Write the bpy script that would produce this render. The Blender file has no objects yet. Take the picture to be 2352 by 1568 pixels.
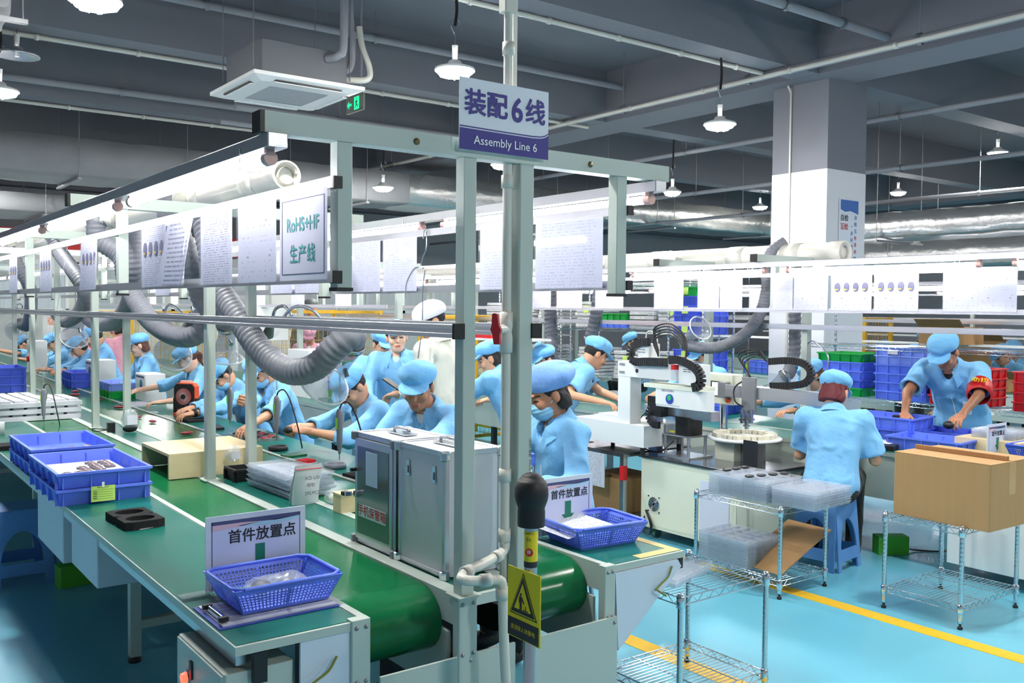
import bpy, math, random
import numpy as np
from mathutils import Vector, Matrix
random.seed(7)
SC = bpy.context.scene
COL = SC.collection
PI = math.pi

# ---------------------------------------------------------------- camera, world, exposure
YAW, PITCH, ROLL, CAMH = .642, -.0365, .0087, 1.72
_f = Vector((math.sin(YAW) * math.cos(PITCH), math.cos(YAW) * math.cos(PITCH), math.sin(PITCH)))
_r0 = Vector((math.cos(YAW), -math.sin(YAW), 0))
_u0 = _r0.cross(_f)
_r = _r0 * math.cos(ROLL) + _u0 * math.sin(ROLL)
_u = -_r0 * math.sin(ROLL) + _u0 * math.cos(ROLL)
cam_data = bpy.data.cameras.new('camera')
cam_data.sensor_width = 36.0
cam_data.lens = 2133.0 / 2352.0 * 36.0
cam_data.clip_start = .05
cam_data.clip_end = 200
cam = bpy.data.objects.new('camera', cam_data)
COL.objects.link(cam)
cam.matrix_world = Matrix(((_r.x, _u.x, -_f.x, 0), (_r.y, _u.y, -_f.y, 0), (_r.z, _u.z, -_f.z, CAMH), (0, 0, 0, 1)))
SC.camera = cam
world = bpy.data.worlds.new('world')
SC.world = world
world.use_nodes = True
world.node_tree.nodes['Background'].inputs[0].default_value = (.80, .88, 1.0, 1)
world.node_tree.nodes['Background'].inputs[1].default_value = .28
SC.view_settings.view_transform = 'Standard'
SC.view_settings.look = 'None'
SC.view_settings.gamma = 1.0
SC.view_settings.use_curve_mapping = False
SC.view_settings.exposure = 0.42
TUBE_W, LAMP_W = 24.0, 310.0          # emission of the fluorescent tubes and of the pendant lamps
try:
    SC.cycles.max_bounces = 4
    SC.cycles.diffuse_bounces = 3
    SC.cycles.glossy_bounces = 2
    SC.cycles.transmission_bounces = 4
    SC.cycles.transparent_max_bounces = 12
    SC.cycles.caustics_reflective = False
    SC.cycles.caustics_refractive = False
    SC.cycles.sample_clamp_indirect = 6.0
    SC.cycles.use_denoising = True
    SC.cycles.use_adaptive_sampling = True
    SC.cycles.adaptive_threshold = .11
    SC.cycles.adaptive_min_samples = 20
except Exception:
    pass

# ---------------------------------------------------------------- materials
def lin(c):
    c = c / 255.0
    return c / 12.92 if c <= .04045 else ((c + .055) / 1.055) ** 2.4
def rgb(c):
    return (lin(c[0]), lin(c[1]), lin(c[2]), 1)
MATS = {}
def M(name, col=(200, 200, 200), rough=.5, metal=0.0, var=0.0, vscale=6.0, bump=0.0, bscale=60.0, coat=0.0,
      emit=0.0, alpha=1.0, spec=.5, aniso=None, sheen=0.0, sss=0.0):
    if name in MATS:
        return MATS[name]
    m = bpy.data.materials.new(name)
    m.use_nodes = True
    nt = m.node_tree
    b = nt.nodes['Principled BSDF']
    c = rgb(col)
    b.inputs['Base Color'].default_value = c
    b.inputs['Roughness'].default_value = rough
    b.inputs['Metallic'].default_value = metal
    b.inputs['Specular IOR Level'].default_value = spec
    if coat:
        b.inputs['Coat Weight'].default_value = coat
        b.inputs['Coat Roughness'].default_value = .08
    if sheen:
        b.inputs['Sheen Weight'].default_value = sheen
    if alpha < 1:
        b.inputs['Alpha'].default_value = alpha
    if emit:
        b.inputs['Emission Color'].default_value = c
        b.inputs['Emission Strength'].default_value = emit
    if var or bump:
        tc = nt.nodes.new('ShaderNodeTexCoord')
        mp = nt.nodes.new('ShaderNodeMapping')
        nt.links.new(tc.outputs['Object'], mp.inputs[0])
        if aniso:
            mp.inputs['Scale'].default_value = aniso
        if var:
            n = nt.nodes.new('ShaderNodeTexNoise')
            n.inputs['Scale'].default_value = vscale
            n.inputs['Detail'].default_value = 5
            nt.links.new(mp.outputs[0], n.inputs['Vector'])
            mx = nt.nodes.new('ShaderNodeMix')
            mx.data_type = 'RGBA'
            mx.inputs[6].default_value = tuple(v * (1 - var) for v in c[:3]) + (1,)
            mx.inputs[7].default_value = tuple(min(1, v * (1 + var)) for v in c[:3]) + (1,)
            nt.links.new(n.outputs[0], mx.inputs[0])
            nt.links.new(mx.outputs[2], b.inputs['Base Color'])
        if bump:
            n2 = nt.nodes.new('ShaderNodeTexNoise')
            n2.inputs['Scale'].default_value = bscale
            n2.inputs['Detail'].default_value = 3
            nt.links.new(mp.outputs[0], n2.inputs['Vector'])
            bp = nt.nodes.new('ShaderNodeBump')
            bp.inputs['Strength'].default_value = bump
            bp.inputs['Distance'].default_value = .01
            nt.links.new(n2.outputs[0], bp.inputs['Height'])
            nt.links.new(bp.outputs[0], b.inputs['Normal'])
    MATS[name] = m
    return m
def clear(name, tint=(240, 245, 250), body=.10, rough=.06, gloss=1.0):
    """thin clear plastic: see-through, with a reflection that grows at grazing angles and a little haze of its own"""
    if name in MATS:
        return MATS[name]
    m = bpy.data.materials.new(name)
    m.use_nodes = True
    nt = m.node_tree
    for n in list(nt.nodes):
        nt.nodes.remove(n)
    out = nt.nodes.new('ShaderNodeOutputMaterial')
    tr = nt.nodes.new('ShaderNodeBsdfTransparent')
    tr.inputs[0].default_value = rgb(tint)
    df = nt.nodes.new('ShaderNodeBsdfDiffuse')
    df.inputs[0].default_value = rgb((240, 244, 250))
    gl = nt.nodes.new('ShaderNodeBsdfGlossy')
    gl.inputs['Roughness'].default_value = rough
    lw = nt.nodes.new('ShaderNodeLayerWeight')
    lw.inputs[0].default_value = .5
    pw = nt.nodes.new('ShaderNodeMath')
    pw.operation = 'POWER'
    pw.inputs[1].default_value = 4.0
    nt.links.new(lw.outputs['Facing'], pw.inputs[0])
    fr = nt.nodes.new('ShaderNodeMath')
    fr.operation = 'MULTIPLY_ADD'
    fr.inputs[1].default_value = .28
    fr.inputs[2].default_value = .05
    nt.links.new(pw.outputs[0], fr.inputs[0])
    m1 = nt.nodes.new('ShaderNodeMixShader')
    m1.inputs[0].default_value = body
    m2 = nt.nodes.new('ShaderNodeMixShader')
    nt.links.new(tr.outputs[0], m1.inputs[1])
    nt.links.new(df.outputs[0], m1.inputs[2])
    nt.links.new(fr.outputs[0], m2.inputs[0])
    nt.links.new(m1.outputs[0], m2.inputs[1])
    nt.links.new(gl.outputs[0], m2.inputs[2])
    nt.links.new(m2.outputs[0], out.inputs[0])
    MATS[name] = m
    return m

# ---------------------------------------------------------------- mesh building
def unit(v):
    v = np.asarray(v, float)
    n = np.linalg.norm(v)
    return v / n if n > 1e-9 else v
def frame(d, up=(0, 0, 1)):
    d = unit(d)
    s = np.cross(d, up)
    if np.linalg.norm(s) < 1e-4:
        s = np.cross(d, (1, 0, 0))
    s = unit(s)
    return s, np.cross(s, d), d
def spline(pts, n=8):
    """Catmull-Rom through pts"""
    p = [np.asarray(q, float) for q in pts]
    p = [2 * p[0] - p[1]] + p + [2 * p[-1] - p[-2]]
    out = []
    for i in range(1, len(p) - 2):
        for k in range(n):
            t = k / n
            a, b, c, d = p[i - 1:i + 3]
            out.append(.5 * ((2 * b) + (c - a) * t + (2 * a - 5 * b + 4 * c - d) * t * t + (3 * b - a - 3 * c + d) * t ** 3))
    out.append(p[-2])
    return out
def resample(pts, step):
    pts = np.array(pts)
    seg = np.linalg.norm(np.diff(pts, axis=0), axis=1)
    s = np.concatenate([[0], np.cumsum(seg)])
    n = max(2, int(s[-1] / step))
    q = np.linspace(0, s[-1], n + 1)
    return np.stack([np.interp(q, s, pts[:, k]) for k in range(3)], 1), q
class MB:
    """collects shapes; build() links them as ONE mesh object"""
    def __init__(self):
        self.v, self.f, self.s = [], [], []
    def add(self, v, f, smooth=False):
        o = len(self.v)
        self.v.extend([tuple(float(c) for c in q) for q in v])
        for q in f:
            self.f.append(tuple(int(i) + o for i in q))
            self.s.append(smooth)
        return self
    def box(self, lo, hi, ch=0.0, mtx=None):
        (x0, y0, z0), (x1, y1, z1) = lo, hi
        if ch <= 0:
            v = [(x0, y0, z0), (x1, y0, z0), (x1, y1, z0), (x0, y1, z0), (x0, y0, z1), (x1, y0, z1), (x1, y1, z1), (x0, y1, z1)]
            f = [(0, 3, 2, 1), (4, 5, 6, 7), (0, 1, 5, 4), (1, 2, 6, 5), (2, 3, 7, 6), (3, 0, 4, 7)]
        else:
            c = min(ch, (x1 - x0) * .49, (y1 - y0) * .49, (z1 - z0) * .49)
            def ring(z, i):
                return [(x0 + c + i, y0 + i, z), (x1 - c - i, y0 + i, z), (x1 - i, y0 + c + i, z), (x1 - i, y1 - c - i, z), (x1 - c - i, y1 - i, z), (x0 + c + i, y1 - i, z), (x0 + i, y1 - c - i, z), (x0 + i, y0 + c + i, z)]
            def inner(z):
                return [(x0 + c, y0 + c, z), (x1 - c, y0 + c, z), (x1 - c, y0 + c, z), (x1 - c, y1 - c, z), (x1 - c, y1 - c, z), (x0 + c, y1 - c, z), (x0 + c, y1 - c, z), (x0 + c, y0 + c, z)]
            k = c * .29
            r0 = [(x0 + c, y0 + k, z0), (x1 - c, y0 + k, z0), (x1 - k, y0 + c, z0), (x1 - k, y1 - c, z0), (x1 - c, y1 - k, z0), (x0 + c, y1 - k, z0), (x0 + k, y1 - c, z0), (x0 + k, y0 + c, z0)]
            v = r0 + ring(z0 + k, 0) + ring(z1 - k, 0) + [(a, b, z1) for a, b, _ in r0]
            f = [tuple(range(7, -1, -1)), tuple(range(24, 32))]
            for j in range(3):
                for i in range(8):
                    a, b = j * 8 + i, j * 8 + (i + 1) % 8
                    f.append((a, b, b + 8, a + 8))
        if mtx is not None:
            v = [tuple(mtx @ Vector(q)) for q in v]
        return self.add(v, f)
    def cbox(self, c, s, ch=0.0, rot=None):
        lo = (-s[0] / 2, -s[1] / 2, -s[2] / 2)
        hi = (s[0] / 2, s[1] / 2, s[2] / 2)
        m = Matrix.Translation(c)
        if rot is not None:
            m = m @ (rot if isinstance(rot, Matrix) else Matrix.Rotation(rot, 4, 'Z'))
        return self.box(lo, hi, ch, m)
    def bar(self, p, q, w, h, up=(0, 0, 1)):
        s, u, d = frame(np.subtract(q, p), up)
        p, q = np.asarray(p, float), np.asarray(q, float)
        v = [a + s * i * w / 2 + u * j * h / 2 for a in (p, q) for i, j in ((-1, -1), (1, -1), (1, 1), (-1, 1))]
        return self.add(v, [(3, 2, 1, 0), (4, 5, 6, 7), (0, 1, 5, 4), (1, 2, 6, 5), (2, 3, 7, 6), (3, 0, 4, 7)])
    def cyl(self, p, q, r, r2=None, n=12, cap=True, smooth=True):
        r2 = r if r2 is None else r2
        s, u, d = frame(np.subtract(q, p))
        p, q = np.asarray(p, float), np.asarray(q, float)
        a = [2 * PI * i / n for i in range(n)]
        v = [p + (s * math.cos(t) + u * math.sin(t)) * r for t in a] + [q + (s * math.cos(t) + u * math.sin(t)) * r2 for t in a]
        self.add(v, [(i, (i + 1) % n, n + (i + 1) % n, n + i) for i in range(n)], smooth)
        if cap:
            self.add(v[:n], [tuple(range(n - 1, -1, -1))])
            self.add(v[n:], [tuple(range(n))])
        return self
    def tube(self, pts, r, n=8, cap=True, rf=None):
        """tube along pts; rf(i, s, angle) may give the radius"""
        pts = [np.asarray(p, float) for p in pts]
        m = len(pts)
        s = None
        v, L = [], 0.0
        for i, p in enumerate(pts):
            d = unit(pts[min(i + 1, m - 1)] - pts[max(i - 1, 0)])
            if s is None:
                s, u, d = frame(d)
            s = unit(s - d * (s @ d))
            u = np.cross(s, d)
            if i:
                L += np.linalg.norm(p - pts[i - 1])
            for k in range(n):
                t = 2 * PI * k / n
                rr = rf(i, L, t) if rf else (r[i] if hasattr(r, '__len__') else r)
                v.append(p + (s * math.cos(t) + u * math.sin(t)) * rr)
        f = [(i * n + k, i * n + (k + 1) % n, (i + 1) * n + (k + 1) % n, (i + 1) * n + k) for i in range(m - 1) for k in range(n)]
        self.add(v, [q[::-1] for q in f], True)
        if cap:
            self.add(v[:n], [tuple(range(n))])
            self.add(v[-n:], [tuple(range(n - 1, -1, -1))])
        return self
    def lathe(self, prof, p=(0, 0, 0), d=(0, 0, 1), n=24, smooth=True):
        """prof: list of (r, h) turned about the axis d through p"""
        s, u, d = frame(d)
        p = np.asarray(p, float)
        v = [p + d * h + (s * math.cos(2 * PI * k / n) + u * math.sin(2 * PI * k / n)) * r for r, h in prof for k in range(n)]
        f = [(i * n + k, i * n + (k + 1) % n, (i + 1) * n + (k + 1) % n, (i + 1) * n + k) for i in range(len(prof) - 1) for k in range(n)]
        return self.add(v, f, smooth)
    def prism(self, poly, o, a, b, e):
        """polygon with coordinates along the vectors a, b from o, pushed along e"""
        o, a, b, e = (np.asarray(t, float) for t in (o, a, b, e))
        n = len(poly)
        v = [o + a * x + b * y for x, y in poly] + [o + a * x + b * y + e for x, y in poly]
        f = [tuple(range(n - 1, -1, -1)), tuple(range(n, 2 * n))] + [(i, (i + 1) % n, n + (i + 1) % n, n + i) for i in range(n)]
        return self.add(v, f)
    def ball(self, c, r, n=12, m=8):
        r = r if hasattr(r, '__len__') else (r, r, r)
        v = [(c[0], c[1], c[2] - r[2])]
        for j in range(1, m):
            t = PI * j / m
            v += [(c[0] + r[0] * math.sin(t) * math.cos(2 * PI * i / n), c[1] + r[1] * math.sin(t) * math.sin(2 * PI * i / n), c[2] - r[2] * math.cos(t)) for i in range(n)]
        v.append((c[0], c[1], c[2] + r[2]))
        f = [(0, 1 + (i + 1) % n, 1 + i) for i in range(n)]
        f += [(1 + j * n + i, 1 + j * n + (i + 1) % n, 1 + (j + 1) * n + (i + 1) % n, 1 + (j + 1) * n + i) for j in range(m - 2) for i in range(n)]
        k = 1 + (m - 2) * n
        f += [(k + i, k + (i + 1) % n, k + n) for i in range(n)]
        return self.add(v, f, True)
    def mesh(self, name):
        me = bpy.data.meshes.new(name)
        me.from_pydata(self.v, [], self.f)
        me.polygons.foreach_set('use_smooth', self.s)
        me.update()
        return me
    def build(self, name, mat, parent=None, loc=None, rz=None, **kw):
        return put(name, self.mesh(name), mat, parent, loc, rz, **kw)
def put(name, me, mat, parent=None, loc=None, rz=None, label=None, cat=None, group=None, kind=None):
    o = bpy.data.objects.new(name, me)
    COL.objects.link(o)
    if mat is not None and me is not None and not me.materials:
        for q in (mat if isinstance(mat, (list, tuple)) else [mat]):
            me.materials.append(q)
    if parent is not None:
        o.parent = parent
    if loc is not None:
        o.location = loc
    if rz is not None:
        o.rotation_euler = (0, 0, rz)
    return tag(o, label, cat, group, kind)
def tag(o, label=None, cat=None, group=None, kind=None):
    if label:
        o['label'] = label
    if cat:
        o['category'] = cat
    if group:
        o['group'] = group
    if kind:
        o['kind'] = kind
    return o
def thing(name, label, cat, loc=(0, 0, 0), rz=0.0, group=None, kind=None):
    o = bpy.data.objects.new(name, None)
    COL.objects.link(o)
    o.empty_display_size = .1
    o.location = loc
    o.rotation_euler = (0, 0, rz)
    return tag(o, label, cat, group, kind)
def dup(root, loc, rz=0.0, label=None, group=None, parent=None):
    r = root.copy()
    COL.objects.link(r)
    r.location = loc
    r.rotation_euler = (0, 0, rz)
    if label:
        r['label'] = label
    if group:
        r['group'] = group
    for ch in root.children:
        c = ch.copy()
        COL.objects.link(c)
        c.parent = r
        for g in ch.children:
            d = g.copy()
            COL.objects.link(d)
            d.parent = c
    return r
def text(s, size, mat, parent, origin, right, up, name='lettering', bold=0.0, align='CENTER', lift=.0005, stretch=1.0, spacing=1.0):
    """flat lettering standing on the surface spanned by right and up"""
    cu = bpy.data.curves.new('text', 'FONT')
    cu.body = s
    cu.size = size
    cu.align_x = align
    cu.align_y = 'CENTER'
    cu.space_character = spacing
    cu.resolution_u = 3
    t = bpy.data.objects.new('text', cu)
    COL.objects.link(t)
    bpy.context.view_layer.update()
    me = bpy.data.meshes.new_from_object(t)
    bpy.data.objects.remove(t)
    r, u = Vector(right).normalized(), Vector(up).normalized()
    n = r.cross(u)
    m = Matrix(((r.x * stretch, u.x, n.x, 0), (r.y * stretch, u.y, n.y, 0), (r.z * stretch, u.z, n.z, 0), (0, 0, 0, 1)))
    me.transform(Matrix.Translation(Vector(origin) + n * lift) @ m)
    me.materials.clear()
    if bold:
        nv = len(me.vertices)
        co = np.zeros(nv * 3)
        me.vertices.foreach_get('co', co)
        co = co.reshape(-1, 3)
        fs = [tuple(p.vertices) for p in me.polygons]
        V, F = [], []
        for k, (a, b) in enumerate(((0, 0), (1, 0), (-1, 0), (0, 1), (0, -1), (.7, .7), (-.7, -.7), (.7, -.7), (-.7, .7))):
            o = np.array(r) * a * bold + np.array(u) * b * bold + np.array(n) * .00001 * k
            V += [tuple(q) for q in co + o]
            F += [tuple(i + k * nv for i in f_) for f_ in fs]
        me = bpy.data.meshes.new(name)
        me.from_pydata(V, [], F)
    return put(name, me, mat, parent)
def move_bm(me, m):
    me.transform(m)
    return me

# ---------------------------------------------------------------- materials used throughout
def fabric(name, col, scale=900.0, line=.10, rough=.85):
    """woven cloth with the fine pin-stripe of anti-static fabric"""
    m = M(name, col, rough, sheen=.15, var=.05, vscale=3)
    nt = m.node_tree
    b = nt.nodes['Principled BSDF']
    tc = nt.nodes.new('ShaderNodeTexCoord')
    w = nt.nodes.new('ShaderNodeTexWave')
    w.inputs['Scale'].default_value = scale * .08
    w.inputs['Distortion'].default_value = .6
    nt.links.new(tc.outputs['Object'], w.inputs['Vector'])
    n = nt.nodes.new('ShaderNodeTexNoise')
    n.inputs['Scale'].default_value = 26
    n.inputs['Detail'].default_value = 4
    nt.links.new(tc.outputs['Object'], n.inputs['Vector'])
    ad = nt.nodes.new('ShaderNodeMath')
    ad.operation = 'MULTIPLY_ADD'
    ad.inputs[1].default_value = .06
    nt.links.new(w.outputs['Fac'], ad.inputs[0])
    nt.links.new(n.outputs[0], ad.inputs[2])
    bp = nt.nodes.new('ShaderNodeBump')
    bp.inputs['Strength'].default_value = .45
    bp.inputs['Distance'].default_value = .012
    nt.links.new(ad.outputs[0], bp.inputs['Height'])
    n3 = nt.nodes.new('ShaderNodeTexNoise')        # soft creases of worn cloth
    n3.noise_type = 'RIDGED_MULTIFRACTAL'
    n3.inputs['Scale'].default_value = 5.5
    n3.inputs['Detail'].default_value = 2.5
    n3.inputs['Distortion'].default_value = .9
    nt.links.new(tc.outputs['Object'], n3.inputs['Vector'])
    bp2 = nt.nodes.new('ShaderNodeBump')
    bp2.inputs['Strength'].default_value = 1.0
    bp2.inputs['Distance'].default_value = .05
    nt.links.new(n3.outputs[0], bp2.inputs['Height'])
    nt.links.new(bp2.outputs[0], bp.inputs['Normal'])
    nt.links.new(bp.outputs[0], b.inputs['Normal'])
    return m
fabric('coat_blue', (124, 188, 236))
fabric('cap_blue', (120, 190, 240))
fabric('cap_violet', (126, 172, 236))
fabric('coat_cream', (228, 228, 214))
fabric('cap_white', (232, 230, 240))
fabric('coat_pink', (236, 172, 190))
fabric('coat_grey', (96, 104, 104))
fabric('white_cloth', (228, 230, 232))
fabric('black_cloth', (24, 24, 28))
fabric('navy_cloth', (38, 44, 72))
M('skin', (214, 160, 128), .5, var=.06, vscale=14)
M('skin_light', (232, 188, 162), .48, var=.05, vscale=14)
M('skin_tan', (186, 128, 98), .5, var=.06, vscale=14)
M('brow_dark', (52, 34, 28), .6)
M('lips', (196, 108, 100), .45)
M('hair_black', (26, 22, 24), .42, bump=.5, bscale=160, aniso=(6, 6, .6))
M('hair_brown', (84, 48, 36), .42, bump=.5, bscale=160, aniso=(6, 6, .6))
M('hair_red', (104, 30, 40), .42, bump=.5, bscale=160, aniso=(6, 6, .6))
M('mask_blue', (150, 205, 238), .8)
M('dark_rubber', (22, 22, 24), .6)

# ---------------------------------------------------------------- figures: smooth blended solids turned into one surface
def d_cap(P, a, b, ra, rb):
    a, b = np.asarray(a, float), np.asarray(b, float)
    ab = b - a
    t = np.clip(((P - a) @ ab) / max(ab @ ab, 1e-9), 0, 1)
    return np.linalg.norm(P - a - t[:, None] * ab, axis=1) - (ra + (rb - ra) * t)
def d_ell(P, c, R, r):
    q = P - np.asarray(c, float)
    if R is not None:
        q = q @ R                      # columns of R are the local axes
    r = np.asarray(r, float)
    k0 = np.linalg.norm(q / r, axis=1)
    k1 = np.linalg.norm(q / (r * r), axis=1) + 1e-9
    return k0 * (k0 - 1) / k1
def smin(a, b, k):
    h = np.clip(.5 + .5 * (b - a) / k, 0, 1)
    return b * (1 - h) + a * h - k * h * (1 - h)
def folds(seed, freq, amp, n=7):
    rs = np.random.RandomState(seed)
    K = rs.normal(size=(n, 3)) * freq
    K[:, 2] *= .55
    ph = rs.uniform(0, 6.28, n)
    def g(P):
        w = np.sin(P @ (rs_k * .35).T + 1.3).sum(1) * .8
        s = np.zeros(len(P))
        for i in range(n):
            x = P @ K[i] + ph[i] + w
            s += .55 * np.sin(x) + 1.1 * (.64 - np.abs(np.sin(.5 * x)))
        return amp * s / n ** .5
    rs_k = K[:3]
    return g
def solid(prims, extra=None):
    def f(P):
        d = None
        for q in prims:
            e = d_cap(P, q[1], q[2], q[3], q[4]) if q[0] == 'c' else d_ell(P, q[1], q[2], q[3])
            d = e if d is None else smin(d, e, q[5] if q[0] == 'c' else q[4])
        if extra is not None:
            d = extra(P, d)
        return d
    return f
def bounds(prims, pad=.03):
    lo, hi = np.full(3, 9e9), np.full(3, -9e9)
    for q in prims:
        pts = [(q[1], q[3]), (q[2], q[4])] if q[0] == 'c' else [(q[1], max(q[3]))]
        for p, r in pts:
            lo = np.minimum(lo, np.asarray(p) - r)
            hi = np.maximum(hi, np.asarray(p) + r)
    return lo - pad, hi + pad
def nets(f, lo, hi, h):
    n = np.ceil((np.asarray(hi) - lo) / h).astype(int) + 1
    ax = [lo[i] + h * np.arange(n[i]) for i in range(3)]
    nb = (n + 3) // 4
    cax = [lo[i] + h * (4 * np.arange(nb[i]) + 1.5) for i in range(3)]
    Vc = f(np.stack(np.meshgrid(*cax, indexing='ij'), -1).reshape(-1, 3)).reshape(nb)
    V = Vc.repeat(4, 0).repeat(4, 1).repeat(4, 2)[:n[0], :n[1], :n[2]].copy()
    near = np.argwhere(np.abs(V) < 6.5 * h)
    G = np.stack([ax[i][near[:, i]] for i in range(3)], 1)
    V[tuple(near.T)] = np.concatenate([f(G[i:i + 200000]) for i in range(0, len(G), 200000)])
    S = V < 0
    c = {}
    for i in (0, 1):
        for j in (0, 1):
            for k in (0, 1):
                sl = tuple(slice(o, n[a] - 1 + o) for a, o in enumerate((i, j, k)))
                c[i, j, k] = (V[sl], S[sl])
    cnt = sum(q[1].astype(int) for q in c.values())
    act = (cnt > 0) & (cnt < 8)
    I = np.argwhere(act)
    idx = np.full(act.shape, -1)
    idx[act] = np.arange(len(I))
    acc, num = np.zeros((len(I), 3)), np.zeros(len(I))
    for a in c:
        for axis in range(3):
            if a[axis]:
                continue
            b = tuple(1 if t == axis else a[t] for t in range(3))
            va, vb = c[a][0][act], c[b][0][act]
            m = (va < 0) != (vb < 0)
            t = np.where(m, va / np.where(m, va - vb, 1), 0)
            p = np.tile(np.array(a, float), (len(I), 1))
            p[:, axis] += t
            acc += p * m[:, None]
            num += m
    verts = lo + h * (I + acc / num[:, None])
    quads = []
    for axis in range(3):
        o1, o2 = [(1, 2), (2, 0), (0, 1)][axis]
        sa = [slice(1, n[t] - 1) for t in range(3)]
        sb = list(sa)
        sa[axis] = slice(0, n[axis] - 1)
        sb[axis] = slice(1, n[axis])
        A, B = S[tuple(sa)], S[tuple(sb)]
        E = np.argwhere(A != B)
        if not len(E):
            continue
        fl = A[tuple(E.T)]
        g = E.copy()
        for t in range(3):
            if t != axis:
                g[:, t] += 1
        def cell(d1, d2):
            q = g.copy()
            q[:, o1] += d1
            q[:, o2] += d2
            return idx[tuple(q.T)]
        Q = np.stack([cell(-1, -1), cell(0, -1), cell(0, 0), cell(-1, 0)], 1)
        Q[~fl] = Q[~fl][:, ::-1]
        quads.append(Q)
    Q = np.concatenate(quads)
    return verts, Q[(Q >= 0).all(1)]
def np_mesh(name, parts):
    """parts: list of (verts, quads, material index array or int) joined into one smooth mesh"""
    vs, fs, ms, o = [], [], [], 0
    for v, q, mi in parts:
        vs.append(v)
        fs.append(q + o)
        ms.append(np.full(len(q), mi) if np.isscalar(mi) else mi)
        o += len(v)
    V, F, Mi = np.concatenate(vs), np.concatenate(fs), np.concatenate(ms)
    me = bpy.data.meshes.new(name)
    me.vertices.add(len(V))
    me.vertices.foreach_set('co', V.astype(np.float32).ravel())
    me.loops.add(len(F) * 4)
    me.loops.foreach_set('vertex_index', F.astype(np.int32).ravel())
    me.polygons.add(len(F))
    me.polygons.foreach_set('loop_start', np.arange(0, len(F) * 4, 4, dtype=np.int32))
    me.polygons.foreach_set('material_index', Mi.astype(np.int32))
    me.polygons.foreach_set('use_smooth', np.ones(len(F), bool))
    me.update()
    me.validate()
    return me
def rot(pitch=0, yaw=0, roll=0):
    """head frame: columns right, forward, up; pitch looks down, yaw turns to the left"""
    m = Matrix.Rotation(yaw, 3, 'Z') @ Matrix.Rotation(-pitch, 3, 'X') @ Matrix.Rotation(roll, 3, 'Y')
    return np.array(m)
def hit(f, o, d, far=.5):
    t = np.linspace(0, far, 400)
    v = f(np.asarray(o) + t[:, None] * np.asarray(d))
    k = np.argmax(v > 0)
    return np.asarray(o) + t[k] * np.asarray(d)
def hand_prims(w, d, n, side, curl=.6, thumb=.5, s=1.0):
    """wrist w, pointing along d, back of the hand towards n; side is +1 when the thumb lies towards cross(d, n)"""
    d = unit(d)
    n = unit(np.asarray(n) - d * (np.asarray(n) @ d))
    t = np.cross(d, n) * side
    w = np.asarray(w, float)
    R = np.stack([t, d, n], 1)
    pr = [('c', w - d * .03, w + d * .02, .026 * s, .025 * s, .012), ('e', w + d * .055 * s, R, np.array([.041, .055, .017]) * s, .014)]
    for i, (off, ln) in enumerate(((.031, .072), (.011, .08), (-.010, .074), (-.029, .058))):
        a = w + (d * .092 + t * off) * s
        ang = curl * (.55 + .08 * i)
        r = (.0098 - .0006 * i) * s
        for j, fr in enumerate((.44, .31, .25)):
            dr = d * math.cos(ang) - n * math.sin(ang) + t * off * 1.2
            b = a + dr * ln * fr * s
            pr.append(('c', a, b, r, r * .9, .004))
            a, r = b, r * .9
            ang += curl * .95
    a = w + (d * .03 + t * .03 - n * .004) * s
    dr = unit(d * .65 + t * (.75 - .5 * thumb) - n * .55 * thumb)
    b = a + dr * .045 * s
    pr.append(('c', a, b, .014 * s, .0115 * s, .008))
    dr2 = unit(d * (.8 + .1 * thumb) + t * (.35 - .6 * thumb) - n * .35 * thumb)
    pr.append(('c', b, b + dr2 * .034 * s, .0112 * s, .0085 * s, .004))
    return pr
def elbow(sh, w, l1, l2, bias):
    sh, w = np.asarray(sh, float), np.asarray(w, float)
    v = w - sh
    D = np.linalg.norm(v)
    if D > (l1 + l2) * .985:
        w = sh + v / D * (l1 + l2) * .985
        v = w - sh
        D = np.linalg.norm(v)
    u = v / D
    a = (l1 * l1 - l2 * l2 + D * D) / (2 * D)
    h = math.sqrt(max(l1 * l1 - a * a, 0))
    b = np.asarray(bias, float)
    b = unit(b - u * (b @ u))
    return sh + u * a + b * h, w
NPERSON = [0]
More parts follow.
